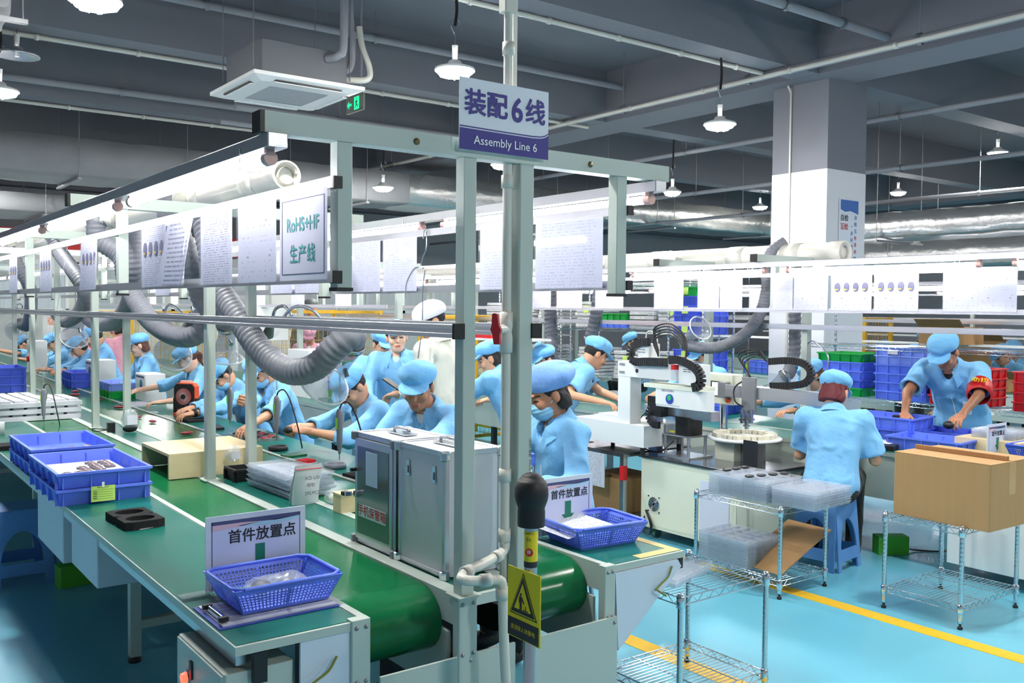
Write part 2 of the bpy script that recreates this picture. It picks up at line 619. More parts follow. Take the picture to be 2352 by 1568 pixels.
def person(label, loc, rz, hips=.52, lean=.3, side=0.0, twist=0.0, pose='sit', head=(.4, 0, 0), neck=.2, size=1.0, arms=(None, None),
           bias=((-.6, -.5, -.6), (.6, -.5, -.6)), hands=None, coat='coat_blue', sleeve='long', cap='cap', cap_mat='cap_blue', hair='short',
           hair_col='hair_black', skin='skin', shirt='white_cloth', mask=False, h=.011, hh=.0045, build=1.0, group=None, trousers='black_cloth',
           zip_on=True, legs=True, collar=True, gloves=False):
    NPERSON[0] += 1
    sd = NPERSON[0] * 13 + 5
    root = thing('person', label, 'person', loc, rz, group)
    s = size
    A = np.array
    T3 = np.array(Matrix.Rotation(twist, 3, 'Z'))
    U = unit(A((math.sin(side), math.sin(lean), math.cos(lean) * math.cos(side))))
    S = unit(T3 @ A((1, 0, 0)) - U * (U @ (T3 @ A((1, 0, 0)))))
    F = np.cross(U, S)
    P0 = A((0, 0, hips))
    B = build
    N = P0 + U * .49 * s
    ch, ab = P0 + U * .33 * s, P0 + U * .14 * s
    RT = np.stack([S, F, U], 1)
    nd = unit(U + F * math.tan(neck))
    Hc = N + nd * .135 * s
    RH = rot(head[0], head[1], head[2])
    sh = [N - U * .055 * s + S * .178 * s * B * k for k in (-1, 1)]
    wr, el = [], []
    for i, k in enumerate((-1, 1)):
        w = arms[i]
        if w is None:
            w = sh[i] + A((k * .06, .04, -.50 * s))
        e, w = elbow(sh[i], w, .285 * s, .255 * s, bias[i])
        el.append(e)
        wr.append(w)
    # --- skin: torso, arms and legs, then a finer head and hands, one mesh
    body = [('e', ch, RT, A((.145 * B, .092, .18)) * s, .05), ('e', ab, RT, A((.13 * B, .09, .15)) * s, .06), ('e', P0, RT, A((.145 * B, .105, .11)) * s, .05),
            ('c', N - U * .04, Hc - RH[:, 2] * .03 - RH[:, 1] * .02, .055 * s, .05 * s, .03)]
    for i in (0, 1):
        body += [('c', N - U * .05, sh[i], .045 * s, .045 * s, .04), ('c', sh[i], el[i], .045 * s * B, .037 * s, .02), ('c', el[i], wr[i], .039 * s, .026 * s, .012)]
    kn, ft = [], []
    if legs:
        for k in (-1, 1):
            hp = P0 + A((k * .085, 0, -.02))
            if pose == 'sit':
                knee, foot = A((k * .13, .41 * s, hips + .0)), A((k * .13, .36 * s, .07))
            else:
                knee, foot = A((k * .10, .05, hips * .53)), A((k * .10, -.02, .07))
            kn.append(knee)
            ft.append(foot)
            body += [('c', hp, knee, .075 * s, .052 * s, .04), ('c', knee, foot, .05 * s, .036 * s, .03), ('c', foot, foot + A((0, .12, -.03)), .035, .03, .02)]
    fb = solid(body)
    v1, q1 = nets(fb, *bounds(body), max(h * 1.5, .020))
    cen = v1[q1].mean(1)
    rel = (cen - N) @ U
    dist = np.abs((cen - N) @ S)
    m1 = np.where((rel < -.02) & (solid(body[:3])(cen) < .012), 3, 0)
    pts = [(v1, q1, m1)]
    I3 = RH
    def hp(x, y, z):
        return Hc + RH @ (A((x, y, z)) * s)
    headp = [('e', hp(0, -.012, .03), I3, A((.076, .094, .092)) * s, .02), ('e', hp(0, .022, -.035), I3, A((.060, .070, .078)) * s, .035),
             ('e', hp(0, .062, -.088), I3, A((.028, .024, .022)) * s, .03),
             ('c', hp(0, .085, .018), hp(0, .106, -.022), .008 * s, .0135 * s, .012), ('e', hp(0, .088, .036), I3, A((.045, .012, .010)) * s, .015),
             ('e', hp(-.038, .066, -.022), I3, A((.024, .02, .022)) * s, .02), ('e', hp(.038, .066, -.022), I3, A((.024, .02, .022)) * s, .02),
             ('c', hp(-.017, .088, -.056), hp(.017, .088, -.056), .007 * s, .007 * s, .008), ('c', hp(-.013, .086, -.066), hp(.013, .086, -.066), .008 * s, .008 * s, .008),
             ('e', hp(-.079, -.012, -.002), I3, A((.010, .022, .032)) * s, .008), ('e', hp(.079, -.012, -.002), I3, A((.010, .022, .032)) * s, .008),
             ('c', hp(0, -.03, -.05), N + nd * .03, .052 * s, .052 * s, .03)]
    def carve(P, d):
        for k in (-1, 1):
            e = d_ell(P, hp(k * .033, .101, .010), I3, A((.019, .016, .012)) * s)
            d = -smin(-d, e, .010)
        return d
    fh = solid(headp, carve)
    v2, q2 = nets(fh, *bounds(headp, .015), hh)
    L = ((v2[q2].mean(1) - Hc) @ RH) / s
    ax = np.abs(L[:, 0])
    front = L[:, 1] > .05
    m2 = np.zeros(len(q2), int)
    m2[front & (np.abs(ax - .033) < .016) & (np.abs(L[:, 2] - .006 + .10 * np.abs(ax - .033)) < .0042)] = 1
    m2[front & (np.abs(ax - .034) < .021) & (np.abs(L[:, 2] - .031 + .15 * np.abs(ax - .030)) < .0042)] = 1
    m2[front & (ax < .022) & (np.abs(L[:, 2] + .061) < .0085 - .2 * np.maximum(ax - .01, 0))] = 2
    pts.append((v2, q2, m2))
    for i, k in enumerate((-1, 1)):
        hd = (hands or (None, None))[i]
        d = unit(wr[i] - el[i])
        n, curl, th = A((0, 0, 1.0)), .55, .4
        if hd:
            d = unit(hd[0]) if hd[0] is not None else d
            n = A(hd[1]) if hd[1] is not None else n
            curl, th = hd[2], hd[3]
        elif arms[i] is None:
            n = A((k, 0, 0.))
        pr = hand_prims(wr[i] + d * .012, d, n, -k if not hd or len(hd) < 5 else hd[4], curl, th, s * .97)
        fhand = solid(pr)
        v3, q3 = nets(fhand, *bounds(pr, .008), max(.0044, hh * .85))
        pts.append((v3, q3, 4 if gloves and i == gloves - 1 else 0))
    me = np_mesh('body', pts)
    for mm in (skin, 'brow_dark', 'lips', shirt, 'white_cloth'):
        me.materials.append(MATS[mm])
    put('body', me, None, root)
    # --- jacket
    wob = folds(sd, 18, .0105)
    wob2 = folds(sd + 1, 38, .0026)
    jk = [('e', ch, RT, A((.178 * B, .122, .19)) * s, .06), ('e', ab, RT, A((.168 * B, .120, .17)) * s, .07),
          ('e', P0 + U * .0, RT, A((.180 * B, .138, .13)) * s, .06), ('e', N - U * .06 * s, RT, A((.12, .085, .05)) * s, .04)]
    if pose != 'sit':
        jk.append(('e', P0 - A((0, 0, .09)), None, A((.185 * B, .142, .13)) * s, .06))
    if collar:
        cn = N + U * .012 * s + F * .012
        prev = None
        for j in range(-5, 6):
            a = j / 5 * 2.3
            p = cn - F * math.cos(a) * .070 * s + S * math.sin(a) * .068 * s - U * (.030 * (1 - math.cos(a)) - .018)
            if prev is not None:
                jk.append(('c', prev, p, .013, .013, .008))
            prev = p
    for i in (0, 1):
        jk.append(('c', N - U * .045 * s, sh[i], .058 * s, .060 * s, .05))
    slv = []
    for i in (0, 1):
        if sleeve == 'long':
            e2 = el[i] + (wr[i] - el[i]) * .86
            slv += [[('c', sh[i], el[i], .064 * s * B, .056 * s, .02), ('c', el[i], e2, .058 * s, .047 * s, .025)], (e2, unit(e2 - el[i]))]
        elif sleeve == 'rolled':
            e2 = el[i] + (wr[i] - el[i]) * .30
            slv += [[('c', sh[i], el[i], .064 * s * B, .058 * s, .02), ('c', el[i], e2, .060 * s, .058 * s, .025)], (e2, unit(e2 - el[i]))]
        else:
            e2 = sh[i] + (el[i] - sh[i]) * .80
            slv += [[('c', sh[i], e2, .068 * s * B, .078 * s, .02)], (e2, unit(e2 - sh[i]))]
    fbase = solid(jk)
    def fj(P):
        d = fbase(P)
        for i in (0, 1):
            e = solid(slv[2 * i])(P)
            o, dr = slv[2 * i + 1]
            e = np.maximum(e, np.minimum((P - o) @ dr, .2))
            d = smin(d, e, .045)
        d = d + wob(P) + wob2(P)
        hem = (-.10 - (P - P0) @ U) if pose == 'sit' else (hips - .20 - P[:, 2])
        d = np.maximum(d, hem + wob(P) * 1.5)
        d = np.maximum(d, -d_cap(P, N - U * .02, Hc, .052 * s, .060 * s))
        d = np.maximum(d, -d_cap(P, N + F * .075 - U * .01, N + F * .15 - U * .11, .040 * s, .012 * s))
        for i in (0, 1):
            o, dr = slv[2 * i + 1]
            d = np.maximum(d, -d_cap(P, o - dr * .03, o + dr * .03, .033 * s if sleeve == 'long' else .045 * s if sleeve == 'rolled' else .056 * s, .033 * s if sleeve == 'long' else .045 * s if sleeve == 'rolled' else .062 * s))
        return d
    allp = jk + slv[0] + slv[2]
    v, q = nets(fj, *bounds(allp, .02), h)
    put('jacket', np_mesh('jacket', [(v, q, 0)]), MATS[coat], root)
    if collar:
        rows = []
        nj = 20
        for j in range(nj + 1):
            a = (j / nj * 2 - 1) * 2.62
            rd = -F * math.cos(a) + S * math.sin(a)
            dn = U * .030 * (1 - math.cos(a))
            tip = max(0.0, (abs(a) - 1.5) / 1.12)
            base = cn + rd * .062 * s - dn
            rows.append([base + U * .012, base + U * .046 * s + rd * .004, base + U * .046 * s + rd * .010, base + U * (.004 - .038 * tip) * s + rd * (.036 + .016 * tip) * s, base - U * (.010 + .055 * tip) * s + rd * (.046 + .022 * tip) * s])
        cv = [q for r_ in rows for q in r_]
        MB().add(cv, [(i * 5 + k, i * 5 + k + 1, i * 5 + k + 6, i * 5 + k + 5) for i in range(nj) for k in range(4)], True).build('collar', MATS[coat], root)
    if zip_on:
        zp = []
        for t in np.linspace(.27, .0, 14):
            q = hit(fj, P0 + U * t * s, F, .3) + F * .001
            if not zp or np.linalg.norm(q - zp[-1]) < .045:
                zp.append(q)
        zp = zp if len(zp) > 2 else [P0, P0 + U * .01, P0 + U * .02]
        MB().tube(zp, .0045, 5).build('zip', MATS['white_cloth'], root)
    # --- trousers and shoes
    if legs:
        tr = [('e', P0 - A((0, 0, .03)), RT, A((.155 * B, .12, .11)) * s, .05)]
        for i, k in enumerate((-1, 1)):
            tr += [('c', P0 + A((k * .085, 0, -.03)), kn[i], .090 * s, .070 * s, .03), ('c', kn[i], ft[i] + A((0, 0, .03)), .068 * s, .055 * s, .02)]
        w3 = folds(sd + 3, 22, .004)
        ft3 = solid(tr, lambda P, d: d + w3(P))
        v, q = nets(ft3, *bounds(tr), max(h * 1.6, .018))
        put('trousers', np_mesh('trousers', [(v, q, 0)]), MATS[trousers], root)
        for f_ in ft:
            MB().ball(tuple(f_ + A((0, .05, -.025))), (.048, .125, .045), 12, 8).build('shoe', MATS['dark_rubber'], root)
    # --- hair
    hair_p = []
    cut = None
    if hair in ('short', 'long', 'pony', 'bob'):
        hair_p = [('e', hp(0, -.016, .032), I3, A((.085, .099, .098)) * s, .02)]
        low = {'short': -.035, 'pony': -.04, 'bob': -.085, 'long': -.09}[hair]
        if hair in ('bob', 'long'):
            hair_p += [('e', hp(0, -.045, -.05), I3, A((.088, .065, .085)) * s, .03)]
        if hair == 'pony':
            a = hp(0, -.10, .02)
            for dz, dy in ((-.05, -.05), (-.09, -.005), (-.10, .01)):
                b = a + A((0, 0, dz)) + RH[:, 1] * dy
                hair_p.append(('c', a, b, .026 * s, .022 * s, .02))
                a = b
        if hair == 'long':
            for k in (-1, 1):
                hair_p.append(('c', hp(k * .075, -.01, -.02), hp(k * .08, .0, -.11), .02, .014, .02))
        def cut(P, d):
            q = ((P - Hc) @ RH) / s
            d = d + .0025 * np.sin(q[:, 0] * 240 + 3 * np.sin(q[:, 2] * 40)) * (1 + np.sin(q[:, 1] * 130))
            face = np.minimum(q[:, 1] - (.045 - np.maximum(0, .05 - q[:, 2]) * .55), .06 + .0 * q[:, 2] - q[:, 2])
            if hair != 'long':
                ear = .024 - np.linalg.norm((q - A((0, -.008, -.012))) * A((0, 1, .8)), axis=1)
                d = np.maximum(d, np.where(np.abs(q[:, 0]) > .055, ear, -1))
            d = np.maximum(d, np.where(np.abs(q[:, 0]) < .12, face, -1) * s)
            if hair != 'pony':
                d = np.maximum(d, (low - q[:, 2]) * s)
            else:
                d = np.maximum(d, np.where(q[:, 1] > -.085, low - q[:, 2], -1) * s)
            return d
        v, q = nets(solid(hair_p, cut), *bounds(hair_p, .01), max(hh * 1.3, .006))
        if len(q):
            put('hair', np_mesh('hair', [(v, q, 0)]), MATS[hair_col], root)
    # --- cap
    if cap:
        wc = folds(sd + 5, 34, .0042)
        tilt = np.array(Matrix.Rotation(.16, 3, 'X'))
        RC = RH @ tilt
        cp = [('e', hp(0, -.022, .088), RC, A((.104, .122, .062)) * s, .02), ('e', hp(0, -.016, .062), RC, A((.092, .106, .045)) * s, .03)]
        if cap == 'bonnet':
            cp = [('e', hp(0, -.05, .085), RC, A((.118, .135, .075)) * s, .02), ('e', hp(0, -.016, .055), RC, A((.093, .108, .045)) * s, .03)]
        if cap == 'hood':
            cp = [('e', hp(0, -.02, .06), RC, A((.106, .122, .085)) * s, .02)]
        cp0 = list(cp)
        def capx(P, d):
            q = ((P - Hc) @ RC) / s
            d = d + wc(P) * (1 if cap != 'hood' else .5)
            d = np.maximum(d, (.034 - q[:, 2]) * s)
            if cap != 'bonnet':
                br = d_ell(P, hp(0, .086, .048), RH @ np.array(Matrix.Rotation(-.24, 3, 'X')), A((.086, .068, .0105)) * s)
                d = smin(d, br, .010)
            return d
        cp.append(('e', hp(0, .08, .04), None, A((.09, .09, .05)) * s, .001))
        lo, hi = bounds(cp, .02)
        v, q = nets(solid(cp0, capx), lo, hi, max(hh * 1.2, .0048))
        put('cap', np_mesh('cap', [(v, q, 0)]), MATS[cap_mat], root)
    if mask:
        mk = [('e', hp(0, .045, -.055), I3, A((.064, .062, .058)) * s, .02), ('e', hp(0, .075, -.03), I3, A((.03, .040, .03)) * s, .03)]
        def mx(P, d):
            q = ((P - Hc) @ RH) / s
            d = d + .0014 * np.sin(q[:, 2] * 300)
            return np.maximum(np.maximum(d, (.018 - q[:, 1]) * s), (q[:, 2] + .006) * s)
        v, q = nets(solid(mk, mx), *bounds(mk, .01), hh)
        mo = put('mask', np_mesh('mask', [(v, q, 0)]), MATS['mask_blue'], root)
        for k in (-1, 1):
            MB().tube(spline([hp(k * .062, .03, -.03), hp(k * .074, 0, -.01), hp(k * .085, -.03, .005)], 4), .0022, 5).build('mask_strap', MATS['white_cloth'], mo)
    return dict(root=root, N=N, U=U, S=S, F=F, P0=P0, ch=ch, fj=fj, wr=wr, el=el, sh=sh, Hc=Hc, RH=RH, hp=hp)

M('ceiling_paint', (124, 126, 136), .85, var=.07, vscale=.7, bump=.10, bscale=30)
M('white_paint', (222, 222, 228), .7, var=.02, vscale=2)
M('lower_paint', (196, 202, 214), .6, var=.02, vscale=2)
M('frame_paint', (180, 191, 184), .42, var=.02, vscale=3, bump=.02, bscale=300)
M('alu', (205, 206, 212), .28, .85, bump=.02, bscale=200, aniso=(1, .02, 1))
M('steel', (190, 194, 200), .22, .95)
M('chrome', (215, 222, 228), .12, 1.0)
M('galv', (150, 152, 156), .45, .7, var=.08, vscale=8)
M('black_plastic', (20, 20, 23), .45)
M('dark_metal', (46, 48, 52), .5, .4)
M('pvc_white', (208, 206, 198), .34)
M('duct_wrap', (148, 150, 154), .6, .15, var=.12, vscale=2.5, bump=1.0, bscale=7)
M('duct_foil', (205, 206, 205), .25, .75, var=.12, vscale=2.5, bump=1.0, bscale=9)
M('pipe_paint', (150, 152, 160), .6)
M('hose_grey', (118, 120, 130), .5, var=.08, vscale=12)
M('tube_glow', (255, 250, 255), .4, emit=TUBE_W)
M('lamp_glow', (255, 255, 248), .4, emit=LAMP_W)
M('exit_green', (20, 215, 110), .4, emit=2.2)
M('blue_plastic', (98, 126, 238), .38, var=.05, vscale=5)
M('blue_deep', (78, 102, 222), .4, var=.05, vscale=5)
M('blue_pale', (132, 156, 240), .4, var=.04, vscale=5)
M('green_plastic', (14, 158, 66), .38)
M('red_plastic', (206, 26, 32), .4)
M('stool_blue', (96, 146, 208), .42)
M('wood_ply', (222, 202, 160), .55, var=.07, vscale=5, aniso=(1.2, .12, 6))
M('carton', (178, 138, 92), .8, var=.08, vscale=3, bump=.06, bscale=90, aniso=(8, 8, .4))
M('carton_dark', (150, 110, 70), .8, var=.06, vscale=3)
M('ink_blue', (44, 38, 130), .5)
M('ink_black', (36, 38, 46), .5)
M('ink_red', (196, 36, 40), .5)
M('ink_teal', (70, 160, 160), .5)
M('ink_white', (236, 238, 244), .5)
M('sign_white', (214, 220, 232), .4)
M('sign_yellow', (222, 200, 20), .45)
M('label_green', (188, 222, 110), .6)
M('yellow_paint', (232, 184, 26), .45, var=.04, vscale=8)
M('cream_metal', (222, 226, 208), .45, var=.02, vscale=3)
M('white_metal', (228, 230, 230), .4)
M('case_alu', (206, 208, 216), .42, .35, var=.03, vscale=30, bump=.05, bscale=500)
M('foam_black', (22, 22, 24), .95, bump=.3, bscale=300)
M('orange', (232, 84, 30), .45)
M('tool_grey', (128, 130, 140), .45)
M('grey_tray', (206, 208, 216), .6)
clear('clear_plastic', (246, 249, 252), .13, .08)
clear('funnel_plastic', (208, 213, 220), .17, .06)
clear('clear_bag', (244, 247, 250), .22, .12)
clear('tray_plastic', (232, 237, 244), .30, .10)
clear('sleeve_film', (250, 250, 255), .10, .05)

# ---------------------------------------------------------------- the hall
def floor_material():
    m = M('floor_epoxy', (104, 182, 206), .30, var=.06, vscale=.8, bump=.025, bscale=14, coat=.25)
    return m
MB().box((-8, -6, -.1), (34, 26, 0)).build('floor', floor_material(), kind='structure', label='glossy light blue epoxy floor of the factory hall', cat='floor')
ZB, ZS = 4.2, 4.86
MB().box((-8, -6, ZS), (34, 26, ZS + .2)).build('ceiling', MATS['ceiling_paint'], kind='structure', label='grey painted concrete slab between the ceiling beams', cat='ceiling')
for i, y in enumerate((-.35, 2.8, 5.97, 9.25, 12.4, 15.6, 18.8, 22.0)):
    MB().box((-8, y, ZB), (34, y + .34, ZS)).build('ceiling_beam', MATS['ceiling_paint'], kind='structure')
for x in (-3.5, 8.45, 20.5):
    MB().box((x, -6, ZB - .003), (x + .65, 26, ZS)).build('ceiling_girder', MATS['ceiling_paint'], kind='structure')
def column(x, y, label, top=3.24):
    c = thing('column', label, 'column', (x, y, 0), kind='structure')
    MB().box((0, 0, 0), (.72, .72, 1.0)).build('painted_dado', MATS['lower_paint'], c)
    MB().box((0, 0, 1.0), (.72, .72, top)).build('white_shaft', MATS['white_paint'], c)
    MB().box((.002, .002, top), (.718, .718, ZB)).build('grey_shaft', MATS['ceiling_paint'], c)
column(8.68, 6.0, 'square column, white below and grey above, carrying a poster')
column(8.68, 18.9, 'square white column far down the hall beyond the duct')
column(20.6, 6.0, 'square white column far off behind the wire racks')
for (a, b, n) in (((-8, 24.8, 0), (34, 25, ZS), 'wall_far'), ((32, -6, 0), (32.2, 25, ZS), 'wall_right')):
    MB().box(a, b).build(n, MATS['white_paint'], kind='structure')
# a row of glazed offices along the far wall
for i in range(7):
    x = .4 + i * 1.9
    w = thing('window_%d' % (i + 1), 'white framed office window pane in the far wall, number %d from the corner' % (i + 1), 'window', (x, 20.4, 0), kind='structure')
    MB().box((.02, .02, 1.62), (1.72, .05, 2.5)).build('pane', M('office_glass_glow', (190, 200, 205), .5, emit=.5), w)  # pane itself glows, standing in for lit office rooms behind
    fr = MB()
    for q in ((0, 1.55, .06, 2.56), (1.70, 1.55, 1.76, 2.56), (0, 1.55, 1.76, 1.62), (0, 2.50, 1.76, 2.56), (.86, 1.55, .92, 2.56)):
        fr.box((q[0], -.03, q[1]), (q[2], .02, q[3]))
    fr.build('window_frame', MATS['white_metal'], w)
MB().box((-2, 20.42, 0), (14, 20.5, 2.75)).build('wall_office', M('office_wall', (205, 208, 205), .7), kind='structure')
MB().box((-1.5, 20.36, 2.78), (9.5, 20.40, 3.2)).build('banner', M('banner_red', (190, 40, 40), .7, var=.35, vscale=2.2), label='long red banner with gold print above the office windows', cat='banner')
# painted yellow walkway lines
def floor_line(name, a, b, lab):
    MB().box((a[0], a[1], .0), (b[0], b[1], .0025)).build(name, MATS['yellow_paint'], label=lab, cat='floor line', kind='structure')
floor_line('floor_line', (4.70, -4, 0), (4.81, 8.0, 0), 'yellow painted line along the walkway beside the machine cabinets')
floor_line('floor_line', (3.30, -4, 0), (3.41, 3.6, 0), 'yellow painted line under the wire shelf cart by the line end')

# ---------------------------------------------------------------- pipes, conduits, ducts
def pipe(name, a, b, r, mat, label, cat, hangers=(), top=ZS, clamps=0):
    t = thing(name, label, cat, a)
    b = np.subtract(b, a)
    MB().cyl((0, 0, 0), b, r, n=12).build('run', MATS[mat], t)
    for k in hangers:
        p = b * k
        h = MB().cyl(p, (p[0], p[1], top - a[2]), .007, n=6)
        h.lathe([(r + .012, -.02), (r + .012, .02)], p, b, 12)
        h.build('hanger', MATS['galv'], t)
    for k in range(clamps):
        p = b * ((k + .5) / clamps)
        d = unit(b)
        MB().lathe([(r, -.018), (r + .008, -.018), (r + .008, .018), (r, .018)], p, d, 10).build('clamp', MATS[mat], t)
    return t
H8 = [i / 8 for i in range(1, 8)]
pipe('sprinkler_pipe', (-6, 8.9, 4.53), (8.4, 8.9, 4.58), .038, 'pipe_paint', 'grey sprinkler pipe along the beam face above the air conditioner', 'pipe', H8)
pipe('sprinkler_pipe', (-6, 12.0, 4.25), (8.4, 12.0, 4.33), .042, 'pipe_paint', 'grey sprinkler pipe hung in front of the last clear beam', 'pipe', H8)
pipe('sprinkler_pipe', (6.0, 5.2, 4.4), (8.44, 5.2, 4.4), .04, 'pipe_paint', 'short grey sprinkler pipe meeting the girder above the column', 'pipe', (.35, .7))
pipe('sprinkler_pipe', (10.5, -4, 4.07), (10.5, 20, 4.07), .035, 'pipe_paint', 'upper grey sprinkler pipe running behind the column', 'pipe', [i / 14 for i in range(1, 14)])
pipe('sprinkler_pipe', (12, -4, 3.68), (12, 22, 3.70), .035, 'pipe_paint', 'middle grey sprinkler pipe behind the column', 'pipe', [i / 14 for i in range(1, 14)])
pipe('sprinkler_pipe', (13.6, -4, 3.45), (13.6, 22, 3.45), .03, 'pipe_paint', 'lowest thin grey pipe far behind the column', 'pipe', [i / 12 for i in range(1, 12)])
pipe('conduit', (-6, 9.56, 4.17), (8.4, 9.56, 4.17), .022, 'pvc_white', 'white conduit along the beam by the air conditioner', 'conduit', clamps=16)
pipe('conduit', (-6, 12.72, 4.17), (8.4, 12.72, 4.17), .022, 'pvc_white', 'white conduit along the dark beam over the wrapped duct', 'conduit', clamps=16)
pipe('conduit', (2.2, 6.27, 4.175), (7.9, 6.27, 4.175), .022, 'pvc_white', 'white conduit under the nearest beam with two hanging lamps', 'conduit', clamps=7)
pipe('conduit', (7.93, -5, 4.14), (7.90, 18, 4.14), .024, 'pvc_white', 'long white conduit slung below the beams beside the girder', 'conduit', clamps=20)
pipe('lagged_pipe', (7.99, -5, 4.165), (7.96, 18, 4.165), .042, 'pipe_paint', 'thick lagged grey pipe resting above the girder conduit', 'pipe', [i / 12 for i in range(1, 12)])
pipe('lagged_pipe', (3.9, 10.6, 4.02), (8.3, 10.6, 4.02), .04, 'pipe_paint', 'upper lagged refrigerant pipe behind the exit sign', 'pipe', (.3, .8))
pipe('lagged_pipe', (3.9, 11.1, 3.92), (8.3, 11.1, 3.92), .035, 'pipe_paint', 'lower lagged refrigerant pipe behind the exit sign', 'pipe', (.3, .8))
_cp = thing('conduit', 'thin white conduit down the face of the square column', 'conduit', (8.665, 6.47, 0))
MB().tube(spline([(.0, 0, 1.0), (0, 0, 3.9), (0, 0, 4.1), (-.06, 0, 4.19)], 4), .012, 8).build('run', MATS['pvc_white'], _cp)
def duct(name, label, p, q, w, h, mat, seams=8, straps=(), puff=.03):
    """wrapped rectangular air duct from p to q; p and q lie on the middle of its underside"""
    t = thing(name, label, 'air duct', p)
    d = np.subtract(q, p)
    L = np.linalg.norm(d)
    s, u, f = frame(d)
    ring = [(-w / 2, .02), (-w / 2 + .03, -.0), (-w / 4, -.01), (0, -.012), (w / 4, -.01), (w / 2 - .03, 0), (w / 2, .02), (w / 2 + .012, h / 2), (w / 2, h - .02), (w / 4, h + .015), (0, h + .015), (-w / 4, h + .015), (-w / 2, h - .02), (-w / 2 - .012, h / 2)]
    n = len(ring)
    N = max(8, int(L / .16))
    rs = random.Random(int(L * 100))
    v = []
    for i in range(N + 1):
        t_ = i / N
        ph = (t_ * seams) % 1.0
        k = puff * (math.sin(PI * ph) ** .5 - .6)
        for (x, z) in ring:
            cx, cz = x, z - h / 2
            rr = math.hypot(cx, cz)
            m_ = 1 + (k + rs.uniform(-.012, .012)) / rr
            v.append(s * cx * m_ + np.array((0, 0, 1.0)) * (h / 2 + cz * m_) + f * L * t_)
    fc = [(i * n + j, i * n + (j + 1) % n, (i + 1) * n + (j + 1) % n, (i + 1) * n + j) for i in range(N) for j in range(n)]
    mb = MB().add(v, fc, True)
    mb.add(v[:n], [tuple(range(n))]).add(v[-n:], [tuple(range(n))[::-1]])
    mb.build('wrapped_body', MATS[mat], t)
    for k in straps:
        o = f * L * k
        sb = MB().bar(o - s * (w / 2 + .1) + (0, 0, -.05), o + s * (w / 2 + .1) + (0, 0, -.05), .05, .03)
        for e in (-1, 1):
            sb.cyl(o + s * (w / 2 + .07) * e + (0, 0, -.07), o + s * (w / 2 + .07) * e + (0, 0, ZS - p[2]), .006, n=6)
        sb.build('hanger', MATS['galv'], t)
    return t
duct('air_duct', 'long grey wrapped air duct crossing the hall behind the dark beam', (-4, 14.2, 3.45), (8.0, 14.2, 3.45), 1.2, .52, 'duct_wrap', 8, (.46, .57, .69, .82, .93))
duct('air_duct', 'shiny foil wrapped air duct left of the column', (8.0, 14.2, 3.45), (18.5, 14.2, 3.45), 1.2, .52, 'duct_foil', 9, (.3, .6, .9))
duct('air_duct', 'bright foil wrapped air duct right of the column', (13.5, -3, 2.83), (13.5, 8.6, 2.83), 1.1, .38, 'duct_foil', 10, (.2, .5, .75, .95))
duct('air_duct', 'second foil wrapped air duct, lower and farther behind the column', (17.0, -3, 2.55), (17.0, 13, 2.55), 1.6, .5, 'duct_foil', 9, (.5, .8))
duct('air_duct', 'grey air duct end at the top corner with a hanger bar', (.45, 7.2, 3.72), (.45, 13.5, 3.72), 1.3, .5, 'duct_wrap', 5, (.01, .5))
duct('air_duct', 'flat grey air duct below the long wrapped duct', (-4, 17.0, 3.15), (4.6, 17.0, 3.15), 1.8, .3, 'duct_wrap', 5, (.5, .8))

# ---------------------------------------------------------------- pendant lamps
def pendant(x, y, label, z=3.55, r=.16, lit=True, group='pendant lamps under the ceiling', cord='black_plastic', ceil=ZB):
    t = thing('pendant_lamp', label, 'lamp', (x, y, z), group=group)
    MB().lathe([(.03, .08), (.05, .068), (.06, .045), (r * .98, .012), (r, .0), (r, -.008), (r * .96, -.004), (.05, .04)], n=28).build('reflector', MATS['white_metal'] if lit else MATS['alu'], t)
    MB().cyl((0, 0, .085), (0, 0, .19), .018, .026, 10).build('lamp_holder', MATS['white_metal'], t)
    if lit:
        MB().lathe([(r * .95, 0), (r * .90, -.018), (r * .72, -.042), (r * .38, -.058), (.001, -.062)], n=20).build('bulb_cover', MATS['lamp_glow'], t)
        g = MB()
        for k in range(6):
            a = k * PI / 3
            g.tube([(math.cos(a) * r * .96, math.sin(a) * r * .96, 0), (math.cos(a) * r * .80, math.sin(a) * r * .80, -.045), (math.cos(a) * r * .3, math.sin(a) * r * .3, -.068)], .004, 4)
        g.build('guard', MATS['steel'], t)
    else:
        MB().cyl((0, 0, .05), (0, 0, -.01), .02, n=10).build('lamp_socket', MATS['white_metal'], t)
    top = ceil - z
    MB().tube(spline([(0, 0, .34), (.015, 0, .5 * (top + .34)), (0, 0, top + .02)], 5), .013, 7).build('cord', MATS[cord], t)
    hk = MB().tube(spline([(0, 0, .18), (.0, 0, .27), (-.035, 0, .33), (-.02, 0, .39), (.03, 0, .395), (.05, 0, .36)], 4), .004, 5)
    hk.build('hook', MATS['steel'], t)
    return t
pendant(4.05, 6.2, 'lit pendant lamp hanging just beside the assembly line sign', 3.585)
pendant(7.18, 6.2, 'lit pendant lamp hanging left of the square column', 3.55)
pendant(1.40, 6.2, 'lit pendant lamp cut by the top edge, left of the air conditioner', 3.59)
pendant(1.33, 9.45, 'lit pendant lamp at the left edge beside the unlit one', 3.615)
pendant(1.48, 9.5, 'unlit pendant lamp with bare chrome reflector under the duct end', 3.96, .19, lit=False)
pendant(6.94, 12.6, 'small lit pendant lamp in front of the grey wrapped duct', 3.535)
pendant(7.01, 9.6, 'lit pendant lamp mostly hidden behind the white trunking post', 3.535)
pendant(10.1, 9.6, 'small lit pendant lamp at the end of the cross bar', 3.44, .13, ceil=ZS)
pendant(15.9, 12.6, 'small lit pendant lamp touching the left edge of the column', 3.88, ceil=ZS)
pendant(13.58, 6.58, 'lit pendant lamp near the right edge above the thin pipe', 4.0, .14, ceil=ZS)
